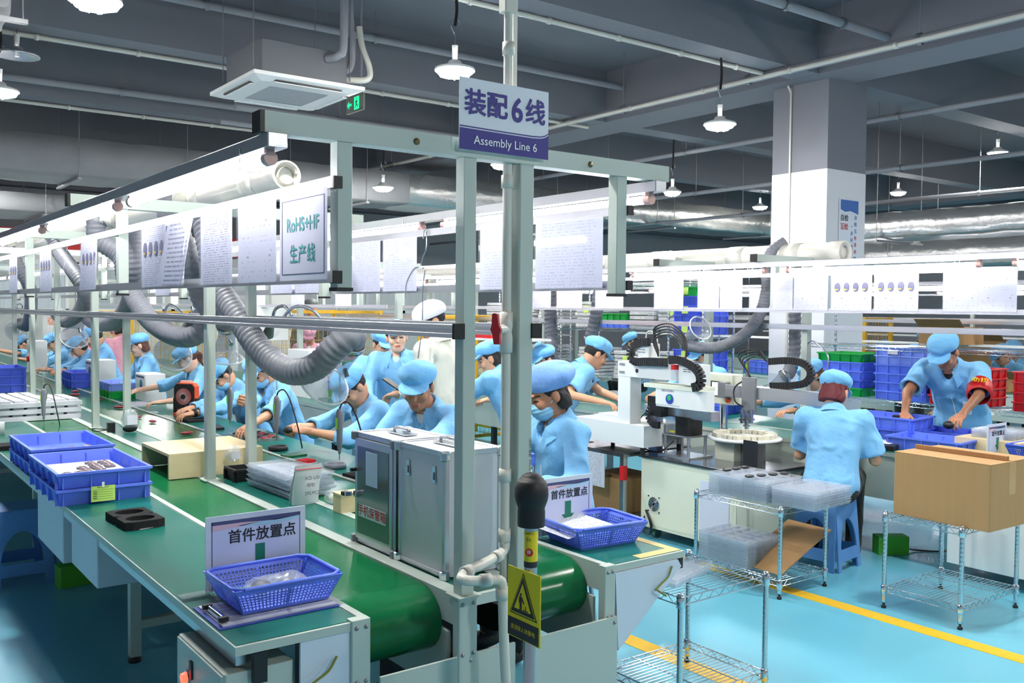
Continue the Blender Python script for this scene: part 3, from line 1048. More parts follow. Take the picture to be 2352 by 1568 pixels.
pendant(16.7, 9.96, 'small lit pendant lamp right of the column above the foil duct', 4.0, .15, ceil=ZS)
# the same lamps go on outside the picture
for (x, y) in ((5.0, 2.2), (1.6, 3.6), (9.0, 2.0), (2.4, -1.2), (6.0, -1.8), (12.8, 1.6), (17, 5.4), (20, 1.5), (22, 9), (22, 15), (1.6, 15.4), (5.0, 18.0), (12.5, 17.5)):
    pendant(x, y, 'lit pendant lamp of the ceiling grid away from the picture', ceil=ZS)

# ---------------------------------------------------------------- air conditioner, exit sign
ac = thing('air_conditioner', 'white ceiling cassette air conditioner with grey casing hung on rods', 'air conditioner', (3.355, 7.86, 3.6))
ac.rotation_euler = (0, 0, .0)
b_ = MB().box((-.40, -.40, .03), (.40, .40, .33), .02)
b_.build('casing', M('ac_casing', (108, 111, 119), .5), ac)
pan = MB()
ro = [(-.50, -.53), (.50, -.53), (.50, .53), (-.50, .53)]
ri = [(-.27, -.29), (.27, -.29), (.27, .29), (-.27, .29)]
v = [(x, y, .03) for x, y in ro] + [(x, y, .0) for x, y in ro] + [(x * 1.5, y * 1.5, -.03) for x, y in ri] + [(x, y, -.03) for x, y in ri]
f = [(3, 2, 1, 0)]
for k in range(3):
    for i in range(4):
        f.append((k * 4 + i, k * 4 + (i + 1) % 4, k * 4 + 4 + (i + 1) % 4, k * 4 + 4 + i))
pan.add(v, f)
pan.build('panel', MATS['white_metal'], ac)
MB().box((-.27, -.29, -.028), (.27, .29, -.02)).build('intake_grille', M('grille_grey', (176, 178, 184), .6, bump=.9, bscale=160, aniso=(1, .05, 1)), ac)
for a, (w, o) in zip((0, PI / 2, PI, 3 * PI / 2), ((.30, .46), (.30, .43), (.30, .46), (.30, .43))):
    m = Matrix.Rotation(a, 4, 'Z')
    MB().box((-w, -o - .028, -.028), (w, -o + .028, -.018), .0, m).build('air_slot', MATS['black_plastic'], ac)
    MB().box((-w, -o - .012, -.036), (w, -o + .030, -.030), .0, m).build('louvre', MATS['white_metal'], ac)
for x in (-.44, .44):
    for y in (-.36, .36):
        MB().cyl((x, y, .1), (x, y, ZS - 3.6), .005, n=6).build('hanger_rod', MATS['galv'], ac)
MB().box((.395, -.30, .10), (.43, -.1, .26), .005).build('wiring_box', MATS['galv'], ac)
MB().tube(spline([(.40, -.2, .2), (.5, -.24, .25), (.52, -.25, .45), (.50, -.25, .7), (.48, -.25, 1.2)], 6), .03, 10).build('lagged_hose', MATS['pipe_paint'], ac)
MB().tube(spline([(.42, -.32, .12), (.60, -.38, .14), (.62, -.38, .25), (.56, -.36, .42), (.54, -.34, .6)], 6), .028, 10).build('drain_hose', MATS['pvc_white'], ac)
MB().tube(spline([(.2, -.40, .25), (.26, -.5, .27), (.3, -.52, .4), (.3, -.52, 1.2)], 6), .035, 10).build('lagged_hose', MATS['pipe_paint'], ac)
ex = thing('exit_sign', 'hanging emergency exit sign with green arrow and running figure', 'exit sign', (4.25, 8.28, 3.62))
MB().box((-.012, -.18, 0), (.012, .18, .16), .003).build('housing', M('exit_face', (120, 124, 116), .4), ex)
MB().cyl((0, -.12, .16), (0, -.12, ZS - 3.62), .012, n=8).build('hanger_rod', MATS['pipe_paint'], ex)
X_ = (-.0135, 0, 0)
pg = MB()
pg.prism([(.03, .02), (.13, .02), (.13, .14), (.03, .14)], (-.0135, .03, 0), (0, -1, 0), (0, 0, 1), (-.001, 0, 0))
pg.build('door_symbol', MATS['exit_green'], ex)
rn = MB()
rn.prism([(.075, .115), (.09, .115), (.09, .13), (.075, .13)], (-.0150, .03, 0), (0, -1, 0), (0, 0, 1), (-.001, 0, 0))
rn.prism([(.055, .095), (.095, .11), (.10, .10), (.085, .07), (.115, .05), (.11, .04), (.075, .06), (.055, .03), (.045, .035), (.065, .07), (.07, .09), (.055, .08)], (-.0150, .03, 0), (0, -1, 0), (0, 0, 1), (-.001, 0, 0))
rn.build('running_figure', M('exit_dark', (30, 60, 40), .5), ex)
ar = MB().prism([(0, .08), (.04, .115), (.04, .09), (.09, .09), (.09, .07), (.04, .07), (.04, .045)], (-.0135, .15, 0), (0, -1, 0), (0, 0, 1), (-.001, 0, 0))
ar.build('arrow', MATS['exit_green'], ex)

# ---------------------------------------------------------------- assembly line 6
M('table_mat', (18, 104, 92), .30, var=.08, vscale=3, bump=.03, bscale=40, spec=.35)
M('belt_green', (12, 100, 58), .20, var=.10, vscale=5, bump=.03, bscale=60, aniso=(6, .3, 1), spec=.4)
M('panel_white', (206, 214, 228), .45)
T = .75
Y0, Y1 = 2.55, 20.0
POSTS_Y = (2.575, 5.1, 7.75, 10.4, 13.0, 15.6, 18.2)
ln = thing('assembly_line', 'long two-sided assembly line with green belts and white posts, nearest the camera', 'assembly line', (1.86, Y0, 0))
LX, LY = 1.86, Y0
def W(x, y, z):
    return (x - LX, y - LY, z)
def wb(a, b, ch=0.0):
    return MB().box(W(*a), W(*b), ch)
# work tops on both sides
for (x0, x1) in ((.935, 1.335), (2.39, 2.78)):
    tt = wb((x0, Y0, T - .028), (x1, Y1, T - .002)).build('table_top', MATS['frame_paint'], ln)
    wb((x0 + .006, Y0 + .012, T - .002), (x1 - .004, Y1, T)).build('table_mat', MATS['table_mat'], tt)
    wb((x0 + .02, Y0 + .05, T - .075), (x0 + .05, Y1, T - .028)).build('edge_beam', MATS['alu'], tt)
# rails between the surfaces
for (x0, x1) in ((1.335, 1.362), (1.700, 1.757), (1.945, 1.990), (2.362, 2.39)):
    wb((x0, Y0, T - .10), (x1, Y1, T + .003), .002).build('rail', MATS['frame_paint'], ln)
wb((1.757, Y0 + .02, T - .02), (1.945, Y1, T - .001)).build('centre_shelf', MATS['table_mat'], ln)
wb((1.757, Y0, T - .035), (1.945, Y0 + .02, T + .002)).build('shelf_edge', MATS['frame_paint'], ln)
# belts with the round nose at the line end
R_ = .115
prof = [(Y1, T - .004), (2.80, T - .004)]
for k in range(1, 13):
    a = PI * k / 12
    prof.append((2.80 - R_ * 1.25 * math.sin(a), T - .004 - R_ + R_ * math.cos(a)))
prof += [(Y1, T - .004 - 2 * R_)]
for (x0, x1) in ((1.366, 1.697), (1.994, 2.359)):
    bm = MB()
    n = len(prof)
    v = [W(x, y, z) for x in (x0, x1) for y, z in prof]
    bm.add(v, [(i, i + 1, n + i + 1, n + i) for i in range(n - 1)], True)
    bm.build('belt', MATS['belt_green'], ln)
    wb((x0 + .01, 2.9, T - .16), (x1 - .01, Y1, T - .06)).build('belt_bed', MATS['dark_metal'], ln)
# end plates with bolts, bottom cover panels and triangular gussets
def bolts(pts, parent):
    for (x, y, z) in pts:
        MB().lathe([(.0001, -.005), (.0065, -.004), (.0065, 0)], W(x, y, z), (0, 1, 0), 8).build('bolt', MATS['galv'], parent)
for (x0, x1, z0) in ((1.298, 1.362, .36), (1.690, 1.765, .45), (2.345, 2.40, .40)):
    ep = wb((x0, Y0 - .008, z0), (x1, Y0 + .03, T + .004), .003).build('end_plate', MATS['frame_paint'], ln)
    bolts([(x, Y0 - .008, z) for x in (x0 + .016, x1 - .016) for z in (T - .02, T - .19)], ep)
for (x0, x1) in ((1.36, 1.70), (2.03, 2.36)):
    MB().prism([(2.62, .62), (2.62, .40), (3.1, .40), (3.1, .66)], W(x1 - .004, 0, 0), (0, 1, 0), (0, 0, 1), (.012, 0, 0)).build('side_plate', MATS['frame_paint'], ln)
pa = wb((1.40, Y0 - .004, .02), (1.93, Y0 + .006, .555)).build('cover_panel', MATS['frame_paint'], ln)
bolts([(1.74, Y0 - .005, .535)], pa)
pb = wb((1.98, Y0 - .02, .02), (2.40, Y0 - .01, .56)).build('cover_panel', MATS['frame_paint'], ln)
bolts([(2.385, Y0 - .021, .54)], pb)
wb((1.135, Y0 + .005, .20), (1.30, Y0 + .015, T - .03)).build('cover_panel', MATS['panel_white'], ln)
wb((.99, Y0 - .002, T - .12), (1.03, Y0 + .02, T - .03)).build('corner_block', MATS['black_plastic'], ln)
MB().prism([(2.40, T - .03), (2.74, T - .03), (2.76, T - .06), (2.42, .42)], W(0, Y0 - .006, 0), (1, 0, 0), (0, 0, 1), (0, .012, 0)).build('gusset', MATS['panel_white'], ln)
wb((2.755, Y0, T - .07), (2.775, Y0 + .03, T - .03)).build('corner_block', MATS['black_plastic'], ln)
for (x0, x1) in ((2.40, 2.43), (2.66, 2.69)):
    pass
for (x, z) in ((1.245, .66), (2.70, .70)):
    tw = MB().tube(spline([W(x, Y0 - .012, z), W(x - .03, Y0 - .02, z - .035), W(x - .075, Y0 - .025, z - .055), W(x - .11, Y0 - .03, z - .072)], 4), .004, 6)
    tw.tube([W(x - .105, Y0 - .03, z - .07), W(x - .05, Y0 - .03, z - .105)], .004, 6)
    tw.build('tied_cord', M('cord_olive', (120, 124, 40), .6), ln)
# tape border on the far table end
for q in (((2.55, Y0 + .012, T), (2.776, Y0 + .06, T + .001)), ((2.735, Y0 + .06, T), (2.776, Y0 + .30, T + .001))):
    wb(*q).build('tape', M('tape_tan', (206, 178, 110), .5), ln)
# legs and stretchers
for y in (4.62, 7.1, 9.6, 12.1, 14.6, 17.1):
    for x in (1.20, 2.52):
        lg = wb((x - .025, y - .025, .03), (x + .025, y + .025, T - .03)).build('leg', MATS['frame_paint'], ln)
        MB().lathe([(.001, .0), (.03, .0), (.03, .018), (.014, .022), (.014, .05)], W(x, y, 0), (0, 0, 1), 12).build('foot', MATS['dark_rubber'], lg)
    wb((1.20, y - .02, .16), (2.52, y + .02, .20)).build('stretcher', MATS['frame_paint'], ln)
for x in (1.47, 2.2):
    wb((x, Y0 + .75, .03), (x + .06, Y0 + .81, .60)).build('leg', MATS['dark_metal'], ln)
wb((1.5, 3.31, .10), (2.2, 3.37, .16)).build('stretcher', MATS['dark_metal'], ln)
pp = MB().tube([W(1.28, 2.9, .62), W(1.28, 9.0, .62)], .014, 8)
pp.lathe([(.014, -.03), (.024, -.03), (.024, .03), (.014, .03)], W(1.28, 3.45, .62), (0, 1, 0), 10)
pp.build('air_pipe', MATS['dark_metal'], ln)
# posts
for i, y in enumerate(POSTS_Y):
    for x in (1.73, 1.965):
        if x > 1.9 and i == 0:
            wb((1.935, y - .027, T), (1.995, y + .027, 2.212), .003).build('post', MATS['frame_paint'], ln)
            continue
        p_ = wb((x - .025, y - .025, T), (x + .025, y + .025, 2.212), .002).build('post', MATS['frame_paint'], ln)
        wb((x - .045, y - .045, T), (x + .045, y + .045, T + .006)).build('foot_plate', MATS['frame_paint'], p_)
    cb = wb((1.02, y - .03, 2.212), (2.66, y + .03, 2.272), .002).build('cross_bar', MATS['frame_paint'], ln)
    wb((1.008, y - .031, 2.211), (1.022, y + .031, 2.273)).build('end_cap', MATS['black_plastic'], cb)
    if i == 0:
        for x in (1.52, 2.25):
            MB().lathe([(.0001, -.004), (.011, -.003), (.011, 0)], W(x, y - .03, 2.24), (0, 1, 0), 10).build('plug', M('brass', (120, 105, 70), .4, .6), cb)
    for x in (1.275, 2.415):
        dp = wb((x - .025, y - .025, 1.775), (x + .025, y + .025, 2.212), .002).build('drop_post', MATS['frame_paint'], ln)
        wb((x - .027, y - .027, 1.765), (x + .027, y + .027, 1.776)).build('end_cap', MATS['black_plastic'], dp)
for (x, o) in ((1.242, 1), (2.448, -1)):
    for (z0, z1) in ((1.79, 1.826), (2.074, 2.108)):
        sr = wb((x - .008, Y0 + .0, z0), (x + .008, 19.9, z1)).build('sheet_rail', MATS['alu'], ln)
        wb((x - .007, Y0 - .006, z0 - .002), (x + .022, Y0 + .02, z1)).build('clip', MATS['black_plastic'], sr)
for x in (1.055, 2.60):
    wb((x - .03, Y0 - .02, 2.170), (x + .03, 19.8, 2.210), .003).build('lamp_channel', MATS['alu'], ln)
# slotted aluminium rails carrying the tools
for x in (1.685, 2.01):
    for (ya, yb, z) in ((Y0 + .0, 7.7, 1.640), (7.7, 19.8, 1.636)):
        q = MB()
        for dz in (-.0145, .0145):
            q.box(W(x - .02, ya, z + dz - .0075), W(x + .02, yb, z + dz + .0075), .002)
        q.box(W(x - .012, ya, z - .01), W(x + .012, yb, z + .01))
        ro_ = q.build('slotted_rail', MATS['alu'], ln)
        if ya < 3:
            wb((x - .024, ya - .008, z - .026), (x + .024, ya + .002, z + .026), .003).build('end_cap', MATS['black_plastic'], ro_)
# steel boxes under the near table edge
for (y0, y1, z0) in ((4.25, 4.75, .49), (4.95, 5.6, .44)):
    wb((.95, y0, z0), (1.16, y1, T - .03), .004).build('under_box', MATS['panel_white'], ln)

# fluorescent tubes under the channels
def tube_lamp(x, y, z, L, label, group):
    t = thing('tube_lamp', label, 'tube light', (x, y, z), group=group)
    MB().cyl((0, .03, 0), (0, L - .03, 0), .0165, n=10).build('glass_tube', MATS['tube_glow'], t)
    for k in (0, L):
        s_ = MB().cyl((0, k - .03 if k else 0, 0), (0, k if k else .03, 0), .021, n=12)
        s_.box((-.012, (k - .025 if k else .003), .0), (.012, (k - .003 if k else .025), .045))
        s_.build('socket', M('socket_pink', (226, 176, 168), .4), t)
    MB().box((-.005, .10, .028), (.004, .118, .040)).build('switch', MATS['red_plastic'], t)
    c_ = MB().tube([(-.032, .16, .045), (-.032, .16, -.02), (0, .16, -.022), (.03, .16, -.02), (.03, .16, .045)], .0025, 4)
    c_.build('cable_tie', MATS['pvc_white'], t)
    return t
ORD = ('first', 'second', 'third', 'fourth', 'fifth', 'sixth', 'seventh', 'eighth', 'ninth', 'tenth', 'eleventh', 'twelfth')
for (x, s) in ((1.055, 'left'), (2.60, 'right')):
    for k in range(10):
        tube_lamp(x, 2.58 + 1.70 * k, 2.145, 1.5, '%s tube light from the sign end, under the %s channel of the line' % (ORD[k], s), 'tube lights of the near line')

# ---------------------------------------------------------------- overhead sign of the line
sg = thing('line_sign', 'white and blue hanging sign reading Assembly Line 6', 'sign', (1.668, 2.528, 2.232))
MB().box((0, -.004, 0), (.368, .0, .232)).build('plate', MATS['sign_white'], sg)
bd = [(0, 0), (.368, 0), (.368, .083), (.355, .075), (.335, .069), (.30, .067), (.2, .067), (0, .069)]
MB().prism(bd, (0, -.005, 0), (1, 0, 0), (0, 0, 1), (0, .001, 0)).build('blue_band', MATS['ink_blue'], sg)
ln2 = [(0, .073), (.2, .071), (.30, .071), (.335, .073), (.355, .079), (.368, .087), (.368, .091), (.355, .083), (.335, .077), (.30, .075), (.2, .075), (0, .077)]
MB().prism(ln2, (0, -.005, 0), (1, 0, 0), (0, 0, 1), (0, .001, 0)).build('blue_line', MATS['ink_blue'], sg)
text('装配', .088, MATS['ink_blue'], sg, (.105, -.0055, .150), (1, 0, 0), (0, 0, 1), bold=.0022)
text('6', .112, MATS['ink_blue'], sg, (.232, -.0055, .148), (1, 0, 0), (0, 0, 1), bold=.0026, stretch=.9)
text('线', .088, MATS['ink_blue'], sg, (.310, -.0055, .150), (1, 0, 0), (0, 0, 1), bold=.0022)
text('Assembly Line 6', .040, MATS['ink_white'], sg, (.186, -.0065, .033), (1, 0, 0), (0, 0, 1), bold=.0002)

# ---------------------------------------------------------------- trunking and air pipe on the tall post
tk = thing('cable_trunking', 'white plastic cable trunking up the tall post with maker print', 'cable trunking', (1.925, 2.605, .76))
MB().box((-.010, 0, 0), (.036, .02, 4.09), .002).build('channel', MATS['pvc_white'], tk)
MB().box((-.006, -.004, 0), (.010, .0, 4.09), .001).build('cover', MATS['pvc_white'], tk)
text('LESSO 联塑   PVC-U 电工套管', .013, MATS['ink_black'], tk, (.062, -.0585, .42), (0, 0, -1), (1, 0, 0), align='CENTER')
text('LESSO 联塑', .013, MATS['ink_black'], tk, (.062, -.0585, .10), (0, 0, -1), (1, 0, 0), align='CENTER')
ap = thing('air_pipe', 'white plastic compressed air pipe with red lever valve beside the tall post', 'pipe', (1.900, 2.575, 0))
MB().cyl((0, 0, .90), (0, 0, 4.86), .0165, n=14).build('riser', MATS['pvc_white'], ap)
MB().box((-.028, -.02, 2.72), (.026, .022, 2.90), .004).build('junction', MATS['pvc_white'], ap)
MB().cyl((.03, -.06, 2.865), (.03, .02, 2.865), .02, .024, 12).build('open_stub', MATS['pvc_white'], ap)
for z in (.93, 1.14, 2.15, 2.60):
    MB().lathe([(.0165, -.022), (.0215, -.022), (.0215, .022), (.0165, .022)], (0, 0, z), n=14).build('coupling', MATS['pvc_white'], ap)
lo_ = MB().tube(spline([(0, 0, .93), (-.005, -.005, .88), (-.09, -.04, .865), (-.215, -.09, .86), (-.245, -.105, .855)], 5), .0165, 12)
lo_.tube(spline([(-.245, -.105, .855), (-.262, -.125, .852), (-.25, -.145, .848), (-.2, -.155, .842), (-.155, -.16, .838)], 5), .0165, 12)
lo_.tube(spline([(-.155, -.16, .838), (-.135, -.163, .832), (-.128, -.165, .80), (-.12, -.167, .60), (-.105, -.17, .36), (-.10, -.17, .30)], 5), .0165, 12)
lo_.build('drop', MATS['pvc_white'], ap)
for (p, d) in (((-.05, -.025, .868), (-1, -.45, -.03)), ((-.22, -.093, .859), (-1, -.4, 0)), ((-.19, -.156, .842), (1, -.1, -.05)), ((-.129, -.165, .79), (.02, 0, -1)), ((-.105, -.17, .37), (.06, 0, -1))):
    MB().lathe([(.0165, -.018), (.0215, -.018), (.0215, .018), (.0165, .018)], p, d, 14).build('elbow_collar', MATS['pvc_white'], ap)
vt = MB().lathe([(.0165, -.07), (.0225, -.07), (.0225, -.02), (.019, 0), (.0225, .02), (.0225, .07), (.0165, .07)], (0, 0, 1.635), n=14)
vt.cyl((-.055, -.025, 1.645), (0, 0, 1.645), .013, .02, 12)
vt.build('valve_body', MATS['pvc_white'], ap)
lv = MB()
lv.prism([(-.05, -.010), (-.016, -.012), (0, -.018), (.016, -.012), (.052, -.008), (.056, .0), (.052, .010), (.016, .012), (0, .018), (-.016, .012), (-.05, .010)], (-.058, -.026, 1.645), (-.10, .0, 1.0), (.7, -.7, 0), (-.014, -.010, 0))
lv.build('lever', M('valve_red', (170, 24, 34), .4), ap)

# ---------------------------------------------------------------- static discharge post in front of the line end
sp = thing('discharge_post', 'steel post with black touch ball and yellow static warning plate', 'post', (1.735, 2.215, 0))
MB().lathe([(.0001, 0), (.11, 0), (.11, .012), (.03, .02), (.0205, .03), (.0205, 1.07)], n=20).build('pole', MATS['steel'], sp)
MB().lathe([(.0001, 1.055), (.0415, 1.055), (.0425, 1.06), (.0425, 1.100), (.041, 1.110), (.044, 1.118), (.050, 1.134), (.0525, 1.152), (.051, 1.172), (.045, 1.190), (.036, 1.202), (.033, 1.200), (.030, 1.209), (.018, 1.216), (.0001, 1.218)], n=28).build('touch_ball', M('ball_black', (24, 24, 27), .55, bump=.05, bscale=400), sp)
MB().lathe([(.0208, .945), (.0211, .946), (.0211, 1.040), (.0208, 1.041)], n=20).build('sticker', MATS['sign_yellow'], sp)
MB().lathe([(.0209, .93), (.0213, .931), (.0213, .948), (.0209, .949)], n=20).build('sticker_band', MATS['ink_black'], sp)
text('Ex', .016, MATS['ink_black'], sp, (-.0175, -.0125, 1.018), (.58, -.81, 0), (0, 0, 1), lift=.002)
MB().cyl((-.0165, -.0128, .978), (-.0180, -.0140, .978), .013, n=8).build('stop_mark', MATS['ink_red'], sp)
text('停', .014, MATS['ink_white'], sp, (-.0183, -.0143, .978), (.58, -.81, 0), (0, 0, 1), lift=.0015)
text('人体静电释放', .006, MATS['ink_black'], sp, (-.0175, -.0125, 1.035), (.58, -.81, 0), (0, 0, 1), lift=.002)
pl = MB().box((-.0275, -.082, .705), (-.0235, .080, .922), .001).build('warning_plate', MATS['sign_yellow'], sp)
O, RT_, UP_ = (-.0278, 0, 0), (0, -1, 0), (0, 0, 1)
def plate(poly, m, dz=0.0):
    MB().prism(poly, (-.0278 - dz, 0, 0), RT_, UP_, (-.0006, 0, 0)).build('print', MATS[m], pl)
plate([(-.076, .708), (.076, .708), (.076, .765), (-.076, .765)], 'ink_black')
def tri(k, c=(0, .830), s=.085):
    return [(c[0] - s * k * .82, c[1] - s * .62 * k), (c[0] + s * k * .82, c[1] - s * .62 * k), (c[0], c[1] + s * k)]
plate(tri(.98), 'ink_black')
plate(tri(.90), 'sign_yellow', .0008)
plate(tri(.84), 'ink_black', .0016)
plate(tri(.60), 'sign_yellow', .0024)
for poly in ([(-.012, .842), (-.004, .842), (-.004, .850), (-.012, .850)], [(-.018, .815), (-.016, .840), (-.002, .840), (.010, .822), (.007, .819), (-.003, .830), (-.003, .797), (-.007, .797), (-.008, .815), (-.010, .797), (-.014, .797), (-.013, .825)],
             [(.014, .815), (.017, .815), (.017, .803), (.014, .803)], [(.004, .800), (.027, .800), (.027, .803), (.004, .803)], [(.008, .795), (.023, .795), (.023, .798), (.008, .798)], [(.012, .790), (.019, .790), (.019, .793), (.012, .793)]):
    plate(poly, 'ink_black', .0032)
text('请消除人体静电', .0175, MATS['sign_yellow'], pl, (-.0287, 0, .737), RT_, UP_, lift=.001)
for z in (.900, .712):
    MB().lathe([(.0001, -.008), (.006, -.006), (.006, 0)], (-.029, 0, z), (-1, 0, 0), 8).build('screw', MATS['brass'], pl)

# ---------------------------------------------------------------- first-piece signs, baskets, clipboard
def first_piece_sign(label, loc, w, h):
    t = thing('table_sign', label, 'sign', loc)
    MB().box((0, 0, .012), (w, .004, h)).build('plate', MATS['sign_white'], t)
    MB().box((.02, -.0012, .012), (w - .02, 0, h - .018)).build('printed_sheet', M('sheet_lilac', (206, 212, 236), .5), t)
    fr = MB()
    for q in ((.02, .012, .0225, h - .018), (w - .0225, .012, w - .02, h - .018)):
        fr.box((q[0], -.0018, q[1]), (q[2], -.0012, q[3]))
    fr.prism([(.02, h - .018), (w - .02, h - .018), (w - .02, h - .030), (w * .7, h - .036), (w * .35, h - .030), (.02, h - .030)], (0, -.0018, 0), (1, 0, 0), (0, 0, 1), (0, .0006, 0))
    fr.build('dark_border', M('ink_slate', (74, 78, 120), .5), t)
    MB().prism([(.02, h - .030), (w * .35, h - .030), (w * .55, h - .034), (w * .3, h - .044), (.02, h - .050)], (0, -.0018, 0), (1, 0, 0), (0, 0, 1), (0, .0006, 0)).build('pink_wave', M('ink_pink', (224, 186, 196), .5), t)
    MB().prism([(w * .3, h - .040), (w * .55, h - .034), (w - .02, h - .030), (w - .02, h - .040), (w * .6, h - .050)], (0, -.0018, 0), (1, 0, 0), (0, 0, 1), (0, .0006, 0)).build('blue_wave', M('ink_sky', (176, 214, 232), .5), t)
    text('首件放置点', w * .138, MATS['ink_black'], t, (w * .555, -.0016, h * .70), (1, 0, 0), (0, 0, 1), bold=.0009)
    c, b = w * .53, h * .36
    MB().prism([(c - .017, h * .58), (c + .017, h * .58), (c + .017, b), (c + .034, b), (c, b - .04), (c - .034, b), (c - .017, b)], (0, -.0022, 0), (1, 0, 0), (0, 0, 1), (0, .0006, 0)).build('down_arrow', M('ink_green', (24, 120, 96), .5), t)
    MB().box((-.085, -.03, .0), (.02, .03, .012)).build('foot', MATS['clear_plastic'], t)
    MB().box((w - .03, -.03, .0), (w, .03, .012)).build('foot', MATS['clear_plastic'], t)
    return t
first_piece_sign('first-piece sign standing behind the blue basket on the near table corner', (1.022, 3.06, T), .355, .262)
first_piece_sign('first-piece sign half hidden behind the black touch ball', (2.405, 3.02, T), .30, .25)
def basket(label, loc, rz, bx, by, tx, ty, h, mat='blue_plastic', cell=.0135, group=None):
    t = thing('plastic_basket', label, 'basket', loc, rz, group)
    th = .003
    MB().box((-bx / 2, -by / 2, 0), (bx / 2, by / 2, .004)).build('base', MATS[mat], t)
    wl = MB()
    def side(a0, b0, a1, b1):
        a0, b0, a1, b1 = (np.array(q, float) for q in (a0, b0, a1, b1))
        L = np.linalg.norm(b1 - a1)
        n = max(6, int(L / cell))
        up_ = (a1 - a0)
        nrm = unit(np.cross(b0 - a0, up_)) * th
        def quad(u0, u1, w0, w1):
            q = [a0 + (b0 - a0) * u + ((a1 - a0) + ((b1 - b0) - (a1 - a0)) * u) * w for u, w in ((u0, w0), (u1, w0), (u1, w1), (u0, w1))]
            v = q + [p + nrm for p in q]
            wl.add(v, [(0, 1, 2, 3), (7, 6, 5, 4), (0, 4, 5, 1), (1, 5, 6, 2), (2, 6, 7, 3), (3, 7, 4, 0)])
        quad(0, 1, 0, .14)
        quad(0, 1, .80, 1)
        for i in range(n + 1):
            u = i / n
            wide = .5 / n if i in (0, n, n // 2) else .17 / n
            quad(max(0, u - wide), min(1, u + wide), .14, .80)
        for j in range(1, 6):
            w = .14 + .66 * j / 6
            quad(0, 1, w - .022, w + .022)
    B_ = [(-bx / 2, -by / 2, 0), (bx / 2, -by / 2, 0), (bx / 2, by / 2, 0), (-bx / 2, by / 2, 0)]
    T_ = [(-tx / 2, -ty / 2, h), (tx / 2, -ty / 2, h), (tx / 2, ty / 2, h), (-tx / 2, ty / 2, h)]
    for i in range(4):
        side(B_[i], B_[(i + 1) % 4], T_[i], T_[(i + 1) % 4])
    wl.build('lattice_wall', MATS[mat], t)
    rp = [(sx * (tx / 2 - c), sy * (ty / 2 - d), h) for sx, sy, c, d in ((-1, -1, .03, 0), (1, -1, .03, 0), (1, -1, 0, .03), (1, 1, 0, .03), (1, 1, .03, 0), (-1, 1, .03, 0), (-1, 1, 0, .03), (-1, -1, 0, .03), (-1, -1, .03, 0))]
    MB().tube(rp, .0065, 6).build('rim', MATS[mat], t)
    return t
basket('blue lattice basket on a clipboard at the near table corner', (1.185, 2.885, T + .012), 0, .285, .22, .36, .285, .085)
basket('blue lattice basket with a paper inside on the far table end', (2.585, 2.885, T), -.10, .27, .22, .36, .29, .09)
pb_ = MB()
pv = [(x, y, .012 * math.sin(9 * x) + .10 * (y + .13) * .35) for y in (-.13, -.04, .05, .12) for x in (-.14, -.05, .04, .12)]
pb_.add(pv, [(r * 4 + c, r * 4 + c + 1, r * 4 + c + 5, r * 4 + c + 4) for r in range(3) for c in range(3)], True)
def paper(name, lines=26, boxes=0.0, col=(214, 216, 226), ink=(140, 142, 160), dens=.5):
    """white sheet with rows of small grey print"""
    if name in MATS:
        return MATS[name]
    m = M(name, col, .6)
    nt = m.node_tree
    b = nt.nodes['Principled BSDF']
    tc = nt.nodes.new('ShaderNodeTexCoord')
    mp = nt.nodes.new('ShaderNodeMapping')
    nt.links.new(tc.outputs['Generated'], mp.inputs[0])
    sx = nt.nodes.new('ShaderNodeSeparateXYZ')
    nt.links.new(mp.outputs[0], sx.inputs[0])
    def math_(op, a, bb=None):
        n = nt.nodes.new('ShaderNodeMath')
        n.operation = op
        for i, q in enumerate((a, bb)):
            if q is None:
                continue
            if isinstance(q, (int, float)):
                n.inputs[i].default_value = q
            else:
                nt.links.new(q, n.inputs[i])
        return n.outputs[0]
    rows = math_('FRACT', math_('MULTIPLY', sx.outputs['Z'], lines))
    on = math_('LESS_THAN', rows, .38)
    ns = nt.nodes.new('ShaderNodeTexNoise')
    ns.inputs['Scale'].default_value = 1.0
    ns.inputs['Detail'].default_value = 2
    cb = nt.nodes.new('ShaderNodeCombineXYZ')
    nt.links.new(math_('MULTIPLY', sx.outputs['Y'], 34.0), cb.inputs[0])
    nt.links.new(math_('MULTIPLY', math_('FLOOR', math_('MULTIPLY', sx.outputs['Z'], lines)), 3.7), cb.inputs[1])
    nt.links.new(cb.outputs[0], ns.inputs['Vector'])
    wd = math_('GREATER_THAN', ns.outputs[0], dens)
    mg = math_('MULTIPLY', math_('GREATER_THAN', sx.outputs['Y'], .10), math_('LESS_THAN', sx.outputs['Y'], .90))
    fac = math_('MULTIPLY', math_('MULTIPLY', on, wd), mg)
    mx = nt.nodes.new('ShaderNodeMix')
    mx.data_type = 'RGBA'
    mx.inputs[6].default_value = rgb(col)
    mx.inputs[7].default_value = rgb(ink)
    nt.links.new(fac, mx.inputs[0])
    nt.links.new(mx.outputs[2], b.inputs['Base Color'])
    return m
paper('paper_plain', 30)
paper('paper_sparse', 16, dens=.62)
pb_.build('record_sheet', MATS['paper_plain'], None, (2.52, 2.93, T + .062), label='white record sheet lying in the blue basket on the far table end', cat='paper')
cl = thing('clipboard', 'blue clipboard with papers lying under the blue basket', 'clipboard', (1.14, 2.83, T))
MB().box((-.195, -.125, 0), (.20, .125, .004), .002).build('board', M('board_blue', (52, 74, 170), .35), cl)
MB().box((-.18, -.11, .004), (.195, .118, .008)).build('papers', MATS['paper_plain'], cl)
c3 = MB().cyl((-.165, -.075, .014), (-.165, .05, .014), .012, n=12)
c3.build('clip', MATS['chrome'], cl)
